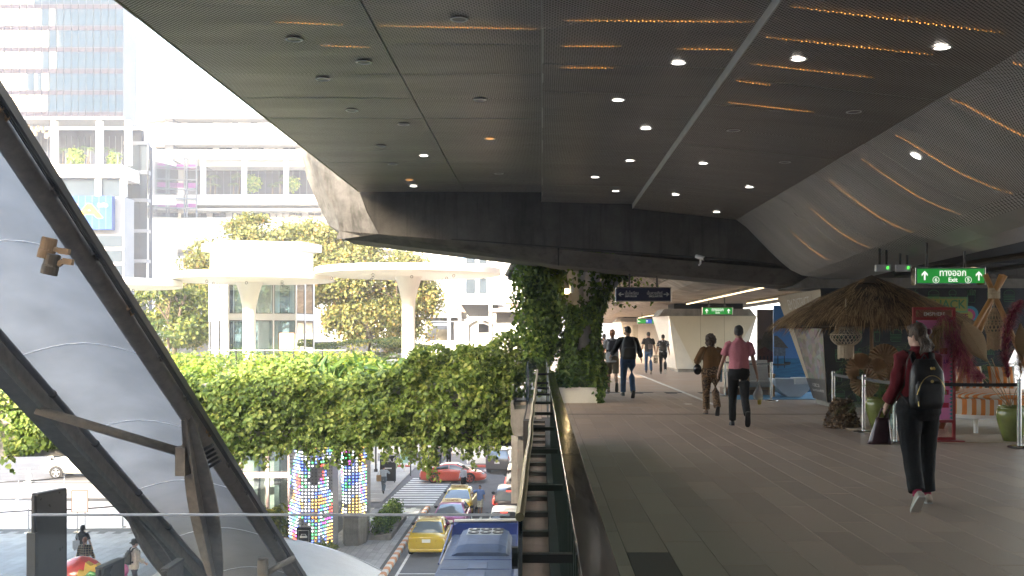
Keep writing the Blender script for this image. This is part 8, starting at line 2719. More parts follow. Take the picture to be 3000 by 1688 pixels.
  b_.tube([up(tb), up(tb + d2 * .03 + side * .02 + inn * .01), up(tb + d2 * .058 + side * .018 + inn * .022)], [.012 * s, .0105 * s, .008 * s], n=6)
 b_.ball(H((0, 0, 0.0)), (.073 * s, .092 * s, .112 * s), 16, 12)
 b_.ball(H((0, .035, -.062)), (.055 * s, .058 * s, .055 * s), 12, 8)
 b_.ball(H((0, .094, -.015)), (.013 * s, .020 * s, .024 * s), 8, 6)
 for sg_ in (-1, 1):
  b_.ball(H((sg_ * .076, -.005, -.008)), (.011 * s, .022 * s, .034 * s), 8, 6)
 b_.ball(H((0, .086, -.052)), (.022 * s, .010 * s, .008 * s), 8, 6)
 me = remeshed(b_, 'body', vox * s)
 link_mesh('body', me, sk, t_, False)
 for sg_ in (-1, 1):
  MB().ball(H((sg_ * .031, .082, .012)), (.012 * s, .008 * s, .007 * s), 8, 5).build('eye', M_BLACKGLOSS, t_, world=False)
 # ---- trousers / skirt
 bt = dict(bottom)
 rb = bt.get('loose', 1.0)
 if bt['kind'] in ('trousers', 'shorts'):
  q_ = MB()
  q_.loft([[up(p) for p in ell((0, yo, z), rx * rb, ry * rb)] for z, rx, ry, yo in ((0.81, .15, .12, 0), (0.88, .188, .135, -.012), (0.97, .180, .132, -.015), (1.06, .156 * W, .112, -.005))])
  for sd in 'lr':
   hp, kn, an, f_ = J[sd]
   if bt['kind'] == 'trousers':
    e_ = bt.get('hem', 0.0)
    end = kn.lerp(an, 1.0 - e_)
    q_.tube([SC_(hp + Vector((0, 0, .03))), SC_(hp.lerp(kn, .35)), SC_(kn), SC_(kn.lerp(end, .4)), SC_(end + Vector((0, 0, .0)))], [.104 * s * rb, .098 * s * rb, .072 * s * rb, .068 * s * rb, bt.get('ankle', .058) * s], n=14)
   else:
    q_.tube([SC_(hp + Vector((0, 0, .03))), SC_(hp.lerp(kn, .35)), SC_(hp.lerp(kn, bt.get('len', .95)))], [.100 * s, .100 * s, .095 * s], n=14)
  me = remeshed(q_, bt['kind'], vox * s, 3)
  wrinkle(me, .006, 9)
  link_mesh(bt['kind'], me, bt['mat'], t_, False)
 # ---- top
 tp = dict(top)
 q_ = MB()
 hem = tp.get('hem', 0.92)
 lo = tp.get('loose', 1.0)
 prof_ = [(hem, .172 * lo, .125 * lo, -.008), ((hem + 1.1) / 2, .166 * lo, .120 * lo, -.006), (1.12, .156 * W * lo, .112 * lo, 0), (1.25, .168 * W * lo, .122 * lo, 0), (1.36, .186 * W, .118, 0), (1.43, .170 * W, .098, -.004), (1.475, .100, .082, -.008), (1.505, .068, .066, -.006)]
 q_.loft([[up(p) for p in ell((0, yo, z), rx, ry)] for z, rx, ry, yo in prof_])
 for sd in 'lr':
  sh, el, wr, d2 = arms[sd]
  sg_ = -1 if sd == 'l' else 1
  sl = tp.get('sleeve', 0.75)      # 0..1 upper arm, 1..2 forearm
  r0 = tp.get('arm', .066)
  pts_ = [up(sh + Vector((-sg_ * .05, 0, .005))), up(sh + Vector((0, 0, -.005)))]
  rad = [r0 * s * .86, r0 * s * .92]
  if sl <= 1.0:
   pts_ += [up(sh.lerp(el, sl * .5)), up(sh.lerp(el, sl))]
   rad += [r0 * .98 * s, r0 * tp.get('cuff', .95) * s]
  else:
   pts_ += [up(sh.lerp(el, .6)), up(el), up(el.lerp(wr, (sl - 1) * .5)), up(el.lerp(wr, sl - 1))]
   rad += [r0 * .9 * s, r0 * .82 * s, r0 * .8 * s, r0 * tp.get('cuff', .62) * s]
  q_.tube(pts_, rad, n=12)
 me = remeshed(q_, 'shirt', vox * s, 3)
 wrinkle(me, tp.get('fold', .007), 8)
 link_mesh(tp.get('name', 'shirt'), me, tp['mat'], t_, False)
 if tp.get('collar'):
  MB().loft([[up(p) for p in ell((0, -.006, 1.492), .075, .073)], [up(p) for p in ell((0, -.008, 1.535), .064, .066)]], caps=False).build('collar', tp['mat'], t_, world=False, smooth=True)
 if tp.get('belt'):
  MB().loft([[up(p) for p in ell((0, -.006, 0.985), .172, .126)], [up(p) for p in ell((0, -.006, 1.02), .166, .122)]], caps=False).build('belt', M_BLACK, t_, world=False, smooth=True)
 # ---- shoes
 for sd in 'lr':
  hp, kn, an, f_ = J[sd]
  fo = Vector((0, math.cos(f_), math.sin(f_))); dn = Vector((0, math.sin(f_), -math.cos(f_)))
  q_ = MB()
  top_h = shoes.get('top', .045)
  path = [(-.075, .030, .030, .062), (-.055, .038, .045, .045), (0.0, .041, .050, .040), (.06, .044, .040, .050), (.12, .047, .032, .058), (.17, .040, .026, .064), (.195, .020, .016, .070)]
  rings = []
  for (f2, w_, hh, dd) in path:
   c = an + fo * f2 + dn * dd
   rw = []
   for j in range(12):
    a = 2 * PI * j / 12
    px = w_ * math.cos(a); pz = hh * math.sin(a)
    if pz < 0: pz = max(pz, -(.085 - dd))
    rw.append(SC_(c + Vector((px, 0, 0)) - dn * pz))
   rings.append(rw)
  q_.loft(rings)
  so = q_.build('shoe', shoes['mat'], t_, world=False, smooth=True)
  sole = MB()
  rr = []
  for (f2, w_, hh, dd) in path:
   c = an + fo * f2
   w2 = w_ * 1.04
   rr.append([SC_(c + Vector((-w2, 0, 0)) + dn * .074), SC_(c + Vector((w2, 0, 0)) + dn * .074), SC_(c + Vector((w2, 0, 0)) + dn * .092), SC_(c + Vector((-w2, 0, 0)) + dn * .092)])
  sole.loft(rr).build('sole', shoes.get('sole', M_TRIM), so, world=False)
 # ---- hair
 hk = hair['kind']
 q_ = MB()
 if hk in ('short', 'buzz', 'bun', 'pony', 'long', 'curly', 'clip'):
  g = {'buzz': 1.03, 'short': 1.06}.get(hk, 1.12)
  q_.ball(H((0, -.016, .024)), (.078 * g * s, .090 * g * s, .100 * g * s), 16, 12)
  q_.ball(H((0, -.045, -.03)), (.066 * s, .052 * s, .066 * s), 12, 8) if hk != 'short' else q_.ball(H((0, -.048, -.012)), (.060 * s, .048 * s, .062 * s), 12, 8)
  q_.ball(H((0, .04, .085)), (.062 * s, .045 * s, .035 * s), 12, 8)
  if hk == 'pony':
   q_.ball(H((0, -.115, .0)), (.03 * s, .03 * s, .03 * s), 8, 6)
   q_.tube([H((0, -.115, .0)), H((.01, -.14, -.08)), H((0.01, -.125, -.20)), H((0.0, -.10, -.27))], [.026 * s, .036 * s, .032 * s, .012 * s], n=8)
  if hk == 'bun':
   q_.ball(H((0, -.10, .05)), (.045 * s, .04 * s, .045 * s), 10, 8)
  if hk == 'long':
   q_.tube([H((0, -.05, .02)), H((0, -.075, -.10)), H((0, -.085, -.22)), H((0, -.09, -.30))], [(.09 * s, .06 * s), (.10 * s, .05 * s), (.11 * s, .045 * s), (.08 * s, .03 * s)], n=12)
  if hk == 'clip':
   q_.tube([H((0, -.05, -.01)), H((0.01, -.085, -.09)), H((0.015, -.07, -.17))], [(.085 * s, .05 * s), (.085 * s, .055 * s), (.055 * s, .035 * s)], n=12)
   for k in range(16):
    a = rng.uniform(-1.3, 1.3)
    q_.tube([H((.07 * math.sin(a), -.09, -.04)), H((.10 * math.sin(a), -.10 - .02 * rng.random(), -.11)), H((.10 * math.sin(a) + rng.uniform(-.03, .03), -.08, -.19 + rng.uniform(-.02, .03)))], [.018 * s, .016 * s, .006 * s], n=6)
  if hk == 'curly':
   for k in range(90):
    d_ = Vector((rng.gauss(0, 1), rng.gauss(-.3, 1), rng.gauss(.1, 1))).normalized()
    if d_.y > .75: continue
    q_.ball(H((d_.x * .10, -.02 + d_.y * .105, .01 + d_.z * .125 - (.03 if d_.z < 0 else 0))), rng.uniform(.024, .038) * s, 7, 5)
  me = remeshed(q_, 'hair', vox * .8 * s, 1 if hk != 'curly' else 0)
  wrinkle(me, .006 if hk != 'buzz' else .002, 28)
  link_mesh('hair', me, hair['mat'], t_, False)
 if hair.get('mask'):
  MB().ball(H((0, .062, -.055)), (.058 * s, .055 * s, .046 * s), 12, 8).build('face_mask', hair['mask'], t_, world=False, smooth=True)
 return t_, up, SC_, arms, J, s, H
def backpack(label, root, up, s, mat_, w=.17, hgt=.44, dep=.15, z=1.02, zip_m=None, strap_m=None, pocket=True, extra=None):
 """worn on the back: y < 0 side"""
 M = Matrix.LocRotScale(root.location, root.rotation_euler, None)
 t_ = thing('backpack', label, 'backpack', tuple(M @ up((0, -.2, z))))
 G = lambda p: M @ up(p)
 b_ = MB()
 rings = []
 for i in range(9):
  f_ = i / 8
  zz_ = z + hgt * f_
  k = 0.90 + 0.10 * math.sin(PI * min(1, f_ * 1.1 + .1))
  if f_ > .8: k *= 1 - (f_ - .8) * 1.9
  if f_ < .1: k *= .94
  d_ = dep * (0.72 + 0.28 * math.sin(PI * (0.15 + .75 * (1 - f_))))
  if f_ > .85: d_ *= .72
  rw = []
  n_ = 16
  for j in range(n_):
   a = 2 * PI * j / n_
   cx_, sy_ = math.cos(a), math.sin(a)
   px = w * k * math.copysign(abs(cx_) ** .55, cx_)
   py = d_ / 2 * math.copysign(abs(sy_) ** .55, sy_)
   rw.append(G((px, -.125 - d_ / 2 + py, zz_)))
  rings.append(rw)
 b_.loft(rings).build('bag', mat_, t_, smooth=True)
 if pocket:
  q_ = MB()
  rr = []
  for i in range(7):
   f_ = i / 6
   zz_ = z + .03 + hgt * .50 * f_
   k = .86 * (1 - (0.18 if i in (0, 6) else 0))
   rw = []
   for j in range(12):
    a = 2 * PI * j / 12
    rw.append(G((w * k * math.copysign(abs(math.cos(a)) ** .6, math.cos(a)), -.125 - dep * .95 + .035 * math.copysign(abs(math.sin(a)) ** .6, math.sin(a)), zz_)))
   rr.append(rw)
  q_.loft(rr).build('front_pocket', mat_, t_, smooth=True)
  zm = zip_m or M_TRIM
  arc = [G((w * .86 * math.cos(a), -.125 - dep * .95 - .045 + (.012 if math.sin(a) < .3 else 0), z + .10 + hgt * .47 * math.sin(a))) for a in [PI * (.06 + .88 * i / 14) for i in range(15)]]
  MB().tube(arc, .0045, n=5).build('zip', zm, t_)
 for sg_ in (-1, 1):
  st = [G((sg_ * .085, -.13, z + hgt - .04)), G((sg_ * .10, -.085, 1.47)), G((sg_ * .115, .02, 1.49)), G((sg_ * .125, .12, 1.38)), G((sg_ * .15, .12, 1.2)), G((sg_ * .165, 0, 1.08)), G((sg_ * .14, -.14, z + .06))]
  MB().tube(st, [(.030 * s, .008 * s)] * 7, n=8, ref=(0, 1, 0)).build('strap', strap_m or mat_, t_)
 MB().tube([G((-.04, -.15, z + hgt - .02)), G((0, -.15, z + hgt + .04)), G((.04, -.15, z + hgt - .02))], .009, n=6).build('top_handle', mat_, t_)
 return t_, G
def cloth(name, col, var=0.1, scale=14, rough=0.9, bump=0.25, bscale=45, **k):
 return pm(name, col, rough=rough, var=var, scale=scale, bump=bump, bscale=bscale, spec=0.25, **k)
def patterned(name, c1, c2, scale, thr=0.5, vor=False):
 m = cloth(name, c1, var=0.05)
 nt = m.node_tree
 b_ = nt.nodes['Principled BSDF']
 tc = nt.nodes.new('ShaderNodeTexCoord')
 n_ = nt.nodes.new('ShaderNodeTexVoronoi' if vor else 'ShaderNodeTexNoise')
 n_.inputs['Scale'].default_value = scale
 nt.links.new(tc.outputs['Object'], n_.inputs['Vector'])
 cr = nt.nodes.new('ShaderNodeValToRGB')
 cr.color_ramp.elements[0].position = thr - .03; cr.color_ramp.elements[0].color = (*c1, 1)
 cr.color_ramp.elements[1].position = thr + .03; cr.color_ramp.elements[1].color = (*c2, 1)
 nt.links.new(n_.outputs[0], cr.inputs[0])
 nt.links.new(cr.outputs[0], b_.inputs['Base Color'])
 return m
SH_BLACK = pm('black shoe leather', (0.015, 0.013, 0.012), rough=0.4, var=0.1)
SH_BEIGE = pm('beige trainers', (0.36, 0.30, 0.25), rough=0.8, var=0.1)
SH_SOLE = pm('pale rubber sole', (0.5, 0.48, 0.45), rough=0.7, var=0.05)
SH_BROWN = pm('brown sandal', (0.13, 0.08, 0.05), rough=0.7, var=0.15)
DENIM = cloth('blue denim', (0.035, 0.07, 0.14), var=0.3, scale=8)
BLACKTR = cloth('black trousers cloth', (0.011, 0.011, 0.012), var=0.2)
GOLD = pm('gold zip', (0.5, 0.36, 0.14), rough=0.3, metal=1.0, var=0)
t, up, SC_, arms, J, s, H = person('woman in a dark red blouse and black trousers walking away with a black backpack', (3.50, 9.85, 0), 1.655, R(4),
 dict(l_thigh=-16, l_knee=12, l_foot=-18, r_thigh=9, r_knee=3, r_foot=-4, l_arm=2, l_abd=8, l_elbow=38, r_arm=16, r_abd=8, r_elbow=62, head=34, nod=4, spread=.055),
 dict(mat=cloth('dark red blouse', (0.115, 0.012, 0.017), var=0.18, scale=5), sleeve=1.82, hem=0.93, loose=1.16, arm=.082, cuff=.85, fold=.014, name='blouse', collar=True),
 dict(kind='trousers', mat=BLACKTR, loose=1.2, hem=.06, ankle=.08), dict(mat=SH_BEIGE, sole=SH_SOLE), dict(kind='clip', mat=HAIRBR), 'fair', vox=0.011, female=True)
bp_, G = backpack('black nylon backpack with gold zip on the woman in red', t, up, s, pm('black nylon', (0.012, 0.012, 0.014), rough=0.45, var=0.15, scale=8, bump=0.2, bscale=20), w=.165, hgt=.48, dep=.16, z=.93, zip_m=GOLD)
MB().cyl(G((0, -.325, 1.20)), G((0, -.330, 1.20)), .014, n=12).build('badge', GOLD, bp_)
MB().tube([G((-.12, -.285, 1.05)), G((-.125, -.30, 1.0)), G((-.12, -.30, .96))], .006, n=5).build('zip_pull', GOLD, bp_)
for k in (-1, 1):
 MB().cyl(G((.02 + k * .012, -.285, 1.33)), G((.02 + k * .012, -.305, 1.315)), .010, n=8).build('clasp', GOLD, bp_)
M0 = Matrix.LocRotScale(t.location, t.rotation_euler, None)
MB().ball(H((.045, -.105, .035)), (.03, .02, .03), 10, 6).build('hair_clip', pm('maroon hair clip', (0.12, 0.01, 0.03), rough=0.3, var=0), t, world=False, smooth=True)
for sd in 'lr':
 hp, kn, an, f_ = J[sd]
 MB().cyl(SC_(an + Vector((0, 0, -.02))), SC_(an + Vector((0, 0, .07))), .043 * s, n=12).build('sock', pm('crimson sock', (0.25, 0.01, 0.05), rough=0.9, var=0.1), t, world=False)
sh, el, wr, d2 = arms['l']
w_ = M0 @ up(wr + d2 * .07)
t2 = thing('handbag', 'dark plum leather handbag hanging from the arm of the woman in red', 'handbag', tuple(w_ + Vector((-.05, 0, -.34))))
PLUM = pm('plum leather', (0.045, 0.018, 0.025), rough=0.35, var=0.15, coat=0.2)
c = w_ + Vector((-.02, .0, -.20))
rings = []
for i in range(7):
 f_ = i / 6
 ww = .115 - .055 * f_
 rings.append([c + Vector((ww * math.copysign(abs(math.cos(a)) ** .6, math.cos(a)) - .03 * (1 - f_), .065 * (1 - .6 * f_) * math.copysign(abs(math.sin(a)) ** .6, math.sin(a)), -.13 + .25 * f_)) for a in [2 * PI * j / 14 for j in range(14)]])
MB().loft(rings).build('bag', PLUM, t2, smooth=True)
MB().tube([c + Vector((-.05, 0, .10)), c + Vector((-.01, 0, .20)), w_ + Vector((0, 0, 0.01)), c + Vector((.05, 0, .20)), c + Vector((.05, 0, .10))], .009, n=6).build('handle', PLUM, t2)
sp = [M0 @ up(p) for p in ((-.10, -.11, 1.49), (-.16, -.13, 1.40), (-.19, -.12, 1.15))]
MB().tube([sp[0], sp[1], sp[2], c + Vector((.02, 0, .12))], [(.012, .005)] * 4, n=6).build('shoulder_strap', pm('brown strap', (0.05, 0.025, 0.015), rough=0.5), t2)
PINK = pm('pink gingham shirt', (0.50, 0.185, 0.215), rough=0.85, var=0.12, scale=60, bump=0.25, bscale=14, spec=0.2)
t, up, SC_, arms, J, s, H = person('man in a pink short sleeved shirt and black trousers walking away', (3.50, 18.8, 0), 1.765, R(-3),
 dict(l_thigh=12, l_knee=6, l_foot=-6, r_thigh=-13, r_knee=36, r_foot=-28, l_arm=8, l_abd=16, l_elbow=14, r_arm=-4, r_abd=14, r_elbow=8, head=-4),
 dict(mat=PINK, sleeve=.72, hem=.99, loose=1.1, arm=.072, cuff=1.12, fold=.012, collar=True, belt=True),
 dict(kind='trousers', mat=BLACKTR, loose=1.02, ankle=.062), dict(mat=SH_BLACK), dict(kind='short', mat=HAIRGY), 'tan', vox=0.012)
sh, el, wr, d2 = arms['r']
M0 = Matrix.LocRotScale(t.location, t.rotation_euler, None)
w_ = M0 @ up(wr + d2 * .13)
t2 = thing('plastic_bag', 'clear plastic bag with a yellow drink carried by the man in pink', 'bag', tuple(w_ + Vector((0, 0, -.38))))
M_FILM = pm('clear plastic film', (0.75, 0.74, 0.72), rough=0.25, var=0.05, alpha=0.35)
rings = []
for i in range(8):
 f_ = i / 7
 rr = .012 + .075 * min(1, f_ * 1.5) * (1 - .15 * (f_ > .9))
 rings.append([w_ + Vector((rr * math.cos(a) * (1 + .15 * math.sin(3 * a + i)), rr * .7 * math.sin(a), -.02 - .32 * f_)) for a in [2 * PI * j / 12 for j in range(12)]])
MB().loft(rings).build('film', M_FILM, t2, smooth=True)
MB().lathe([(0, 0), (.032, 0), (.043, .15), (0, .15)], w_ + Vector((.02, 0, -.42)), n=14).build('drink_cup', pm('yellow juice', (0.55, 0.42, 0.05), rough=0.2, var=0.05), t2, smooth=True)
MB().ball(w_ + Vector((-.02, 0, -.25)), (.06, .04, .03), 10, 6).build('snack', pm('brown snack', (0.25, 0.09, 0.05), rough=0.6), t2, smooth=True)
LEO = patterned('leopard print trousers', (0.20, 0.125, 0.07), (0.03, 0.018, 0.012), 42, 0.48)
t, up, SC_, arms, J, s, H = person('curly haired woman in a brown knit top and leopard trousers', (3.42, 21.4, 0), 1.57, R(0),
 dict(l_thigh=8, l_knee=6, l_foot=-4, r_thigh=-10, r_knee=26, r_foot=-24, l_arm=10, l_abd=26, l_elbow=70, l_in=20, r_arm=8, r_abd=8, r_elbow=25, head=-10),
 dict(mat=cloth('brown pleated knit', (0.125, 0.062, 0.022), var=0.12, scale=5, bump=0.5, bscale=30, stretch=(6, 6, .4)), sleeve=1.1, hem=.80, loose=1.22, arm=.095, cuff=1.05, fold=.008, name='knit_top'),
 dict(kind='trousers', mat=LEO, loose=1.2, ankle=.085, hem=.04), dict(mat=SH_BROWN), dict(kind='curly', mat=HAIRBR), 'tan', vox=0.012, female=True)
M0 = Matrix.LocRotScale(t.location, t.rotation_euler, None)
t2 = thing('shoulder_bag', 'small black pouch bag at the side of the woman in brown', 'bag', tuple(M0 @ up((-.30, .02, .90))))
c = M0 @ up((-.30, .0, .98))
MB().ball(c, (.085, .06, .11), 14, 10).build('pouch', M_BLACKGLOSS, t2, smooth=True)
MB().tube([c + Vector((.02, 0, .09)), M0 @ up((-.20, -.10, 1.3)), M0 @ up((-.12, -.06, 1.49)), M0 @ up((-.16, .08, 1.4)), c + Vector((-.02, .05, .09))], .008, n=6).build('chain_strap', pm('bronze chain', (0.15, 0.10, 0.05), rough=0.4, metal=0.7), t2)
t2 = thing('folder', 'blue folder held between the couple', 'folder', tuple(M0 @ up((.22, .12, .80))))
c = M0 @ up((.24, .14, .92))
MB().box(c + Vector((-.02, -.10, -.20)), c + Vector((.02, .12, .10)), bev=.008).build('cover', pm('blue folder', (0.03, 0.13, 0.22), rough=0.4, var=0.05), t2)
t, up, SC_, arms, J, s, H = person('masked man in a dark jacket and blue jeans with a bulky backpack', (2.22, 27.3, 0), 1.77, R(4),
 dict(l_thigh=14, l_knee=6, l_foot=-4, r_thigh=-10, r_knee=18, r_foot=-16, l_arm=18, l_abd=24, l_elbow=30, r_arm=-8, r_abd=20, r_elbow=36, head=35),
 dict(mat=patterned('dark grey jacket', (0.018, 0.018, 0.02), (0.06, 0.06, 0.065), 3.0, 0.55), sleeve=1.85, hem=.98, loose=1.18, arm=.088, cuff=.7, fold=.012, name='jacket'),
 dict(kind='trousers', mat=DENIM, loose=1.08, ankle=.068), dict(mat=SH_BLACK), dict(kind='short', mat=HAIRB, mask=M_BLACK), 'tan', vox=0.014)
backpack('bulky black backpack on the man in jeans', t, up, s, M_BLACK, w=.19, hgt=.56, dep=.24, z=.92)
TATTOO = patterned('tattooed skin', (0.30, 0.18, 0.125), (0.06, 0.05, 0.05), 16, 0.52)
SKIN['tattoo'] = TATTOO
t, up, SC_, arms, J, s, H = person('tattooed man in a grey shirt and olive shorts beside the backpacker', (2.00, 30.0, 0), 1.75, R(0),
 dict(l_thigh=8, l_knee=4, r_thigh=-14, r_knee=34, r_foot=-26, l_arm=10, l_abd=10, l_elbow=20, r_arm=6, r_abd=12, r_elbow=16, head=0),
 dict(mat=cloth('light grey marl', (0.22, 0.225, 0.235), var=0.1), sleeve=.7, hem=.83, loose=1.12, arm=.074, cuff=1.1),
 dict(kind='shorts', mat=cloth('olive shorts', (0.075, 0.062, 0.04)), len=.92), dict(mat=SH_BROWN), dict(kind='bun', mat=HAIRRED), 'tattoo', vox=0.014)
backpack('small dark navy sling pack on the tattooed man', t, up, s, pm('navy nylon', (0.015, 0.018, 0.03), rough=0.6), w=.13, hgt=.32, dep=.09, z=1.12, pocket=False)
t, up, SC_, arms, J, s, H = person('woman with a ponytail and patterned bag near the ivy column', (2.46, 41.7, 0), 1.62, R(0),
 dict(l_thigh=8, l_knee=4, r_thigh=-10, r_knee=22, r_foot=-18, l_arm=6, l_abd=8, l_elbow=20, r_arm=-4, r_abd=8, r_elbow=10, head=15),
 dict(mat=cloth('pale pink blouse', (0.42, 0.34, 0.32)), sleeve=1.5, hem=.9, loose=1.08), dict(kind='trousers', mat=BLACKTR, loose=1.08), dict(mat=SH_BROWN), dict(kind='pony', mat=HAIRB), 'tan', vox=0.018, female=True)
backpack('pale patterned cloth bag on the woman with the ponytail', t, up, s, patterned('patchwork cloth', (0.45, 0.38, 0.30), (0.30, 0.10, 0.07), 22, 0.5), w=.17, hgt=.42, dep=.14, z=.96, pocket=False)
t, up, SC_, arms, J, s, H = person('young man in a charcoal shirt and jeans with a sling bag', (4.48, 44.4, 0), 1.69, R(0),
 dict(l_thigh=8, l_knee=4, r_thigh=-8, r_knee=14, r_foot=-10, l_arm=-4, l_abd=13, l_elbow=12, r_arm=6, r_abd=13, r_elbow=14, head=0),
 dict(mat=cloth('charcoal tee', (0.035, 0.035, 0.04)), sleeve=.75, hem=.90, loose=1.12, arm=.076, cuff=1.1), dict(kind='trousers', mat=DENIM), dict(mat=SH_BLACK, sole=SH_SOLE), dict(kind='short', mat=HAIRB), 'brown', vox=0.018)
M0 = Matrix.LocRotScale(t.location, t.rotation_euler, None)
t2 = thing('sling_bag', 'grey sling bag across the back of the man in the charcoal shirt', 'bag', tuple(M0 @ up((.08, -.16, 1.1))))
c = M0 @ up((.07, -.17, 1.13))
MB().box(c + Vector((-.10, -.04, -.11)), c + Vector((.10, .04, .10)), bev=.03).build('bag', pm('grey canvas', (0.09, 0.08, 0.085), rough=0.8), t2)
MB().tube([c + Vector((.05, .03, .08)), M0 @ up((0, -.13, 1.3)), M0 @ up((-.12, -.05, 1.5))], [(.018, .006)] * 3, n=6).build('strap', MATS['grey canvas'], t2)
sh, el, wr, d2 = arms['r']
w_ = M0 @ up(wr + d2 * .10)
t2 = thing('tote_bag', 'small pale patterned tote held by the man in the charcoal shirt', 'bag', tuple(w_ + Vector((0, 0, -.42))))
MB().box(w_ + Vector((-.09, -.05, -.42)), w_ + Vector((.09, .05, -.16)), bev=.02).build('bag', patterned('zebra cloth', (0.45, 0.42, 0.38), (0.08, 0.07, 0.06), 30, .5), t2)
MB().tube([w_ + Vector((-.05, 0, -.17)), w_ + Vector((0, 0, .0)), w_ + Vector((.05, 0, -.17))], .008, n=5).build('handle', MATS['grey canvas'], t2)
t, up, SC_, arms, J, s, H = person('young man in a floral shirt with a black backpack by the cream pier', (5.08, 44.3, 0), 1.62, R(-4),
 dict(l_thigh=9, l_knee=4, r_thigh=-10, r_knee=30, r_foot=-24, l_arm=-6, l_abd=12, l_elbow=14, r_arm=8, r_abd=12, r_elbow=14, head=0),
 dict(mat=patterned('floral shirt', (0.03, 0.035, 0.05), (0.40, 0.40, 0.42), 20, .55), sleeve=.75, hem=.93, loose=1.1, arm=.075, cuff=1.1), dict(kind='trousers', mat=BLACKTR), dict(mat=SH_BLACK, sole=SH_SOLE), dict(kind='short', mat=HAIRB), 'brown', vox=0.018)
backpack('black backpack with tan patch on the man in the floral shirt', t, up, s, M_BLACK, w=.15, hgt=.42, dep=.15, z=1.0, pocket=True)
# ---------------- street people
def sp_(label, x, y, z, h, face, pose, top, bottom, shoes=None, hair=None, skin='tan', female=False):
 return person(label, (x, y, z), h, face, pose, top, bottom, shoes or dict(mat=SH_BLACK), hair or dict(kind='short', mat=HAIRB), skin, vox=0.022, female=female)
t, up, SC_, arms, J, s, H = sp_('traffic guard in white shirt and black trousers before the sports car', -4.97, 67.2, ZS, 1.72, R(35), dict(l_thigh=2, r_thigh=-2, l_arm=4, l_abd=8, l_elbow=20, r_arm=2, r_abd=8, r_elbow=12, head=30), dict(mat=cloth('white uniform shirt', (0.62, 0.62, 0.66)), sleeve=1.9, hem=.95), dict(kind='trousers', mat=BLACKTR))
M0 = Matrix.LocRotScale(t.location, t.rotation_euler, None)
MB().lathe([(0.0, .13), (.10, .12), (.11, .07), (.09, .05), (.13, .045), (.08, .045)], H((0, 0, .01)), n=16).build('peaked_cap', M_BLACK, t, world=False)
t, up, SC_, arms, J, s, H = sp_('man in a blue shirt and pale shorts resting a hand on the yellow taxi', -3.42, 58.7, ZS, 1.68, R(172), dict(l_thigh=4, r_thigh=-6, r_knee=6, r_arm=20, r_abd=62, r_elbow=10, l_arm=4, l_abd=12, l_elbow=14, head=-12), dict(mat=cloth('mid blue shirt', (0.10, 0.18, 0.42)), sleeve=.8, hem=.84, loose=1.1, arm=.075, cuff=1.1, collar=True), dict(kind='shorts', mat=patterned('pale check shorts', (0.42, 0.44, 0.40), (0.30, 0.33, 0.32), 18), len=1.0), dict(mat=SH_BROWN), None, 'brown')
sp_('man in a pale shirt holding a phone to his ear with a tan tote bag', -10.0, 67.0, ZS + .05, 1.72, R(-8), dict(l_thigh=12, l_knee=6, r_thigh=-12, r_knee=30, r_foot=-20, r_arm=40, r_abd=30, r_elbow=115, r_in=50, l_arm=4, l_abd=10), dict(mat=cloth('pale blue shirt', (0.46, 0.52, 0.58)), sleeve=1.6, hem=.80, loose=1.15, arm=.08), dict(kind='trousers', mat=cloth('grey denim', (0.12, 0.15, 0.18)), loose=1.2, ankle=.08), dict(mat=SH_BEIGE))
t = thing('tote_bag', 'tan tote bag slung on the man with the phone', 'bag', (-10.25, 66.75, ZS + 0.8))
MB().box((-10.42, 66.65, ZS + .82), (-10.12, 66.78, ZS + 1.22), bev=.03).build('bag', cloth('tan canvas', (0.34, 0.23, 0.13)), t)
MB().tube([(-10.38, 66.72, ZS + 1.2), (-10.22, 66.85, ZS + 1.5), (-10.14, 66.72, ZS + 1.2)], .014, n=5).build('strap', MATS['tan canvas'], t)
t, up, SC_, arms, J, s, H = sp_('pedestrian in dark clothes with grey backpack behind the sports car', -7.75, 80, ZS, 1.74, R(10), dict(l_thigh=6, r_thigh=-6, l_abd=8, r_abd=8), dict(mat=cloth('grey shirt', (0.14, 0.14, 0.14)), sleeve=.8), dict(kind='trousers', mat=BLACKTR))
backpack('grey backpack on the pedestrian behind the sports car', t, up, s, pm('grey nylon', (0.12, 0.12, 0.12), rough=0.7), w=.17, hgt=.46, dep=.17, z=.98)
t, up, SC_, arms, J, s, H = sp_('pedestrian in a black shirt with black backpack under the hanging ivy', -7.05, 80.2, ZS, 1.76, R(-5), dict(l_thigh=-4, r_thigh=6, l_abd=12, r_abd=12, l_elbow=20), dict(mat=cloth('black shirt', (0.02, 0.02, 0.02)), sleeve=.8), dict(kind='trousers', mat=BLACKTR))
backpack('black backpack on the pedestrian under the hanging ivy', t, up, s, M_BLACK, w=.18, hgt=.5, dep=.2, z=.95)
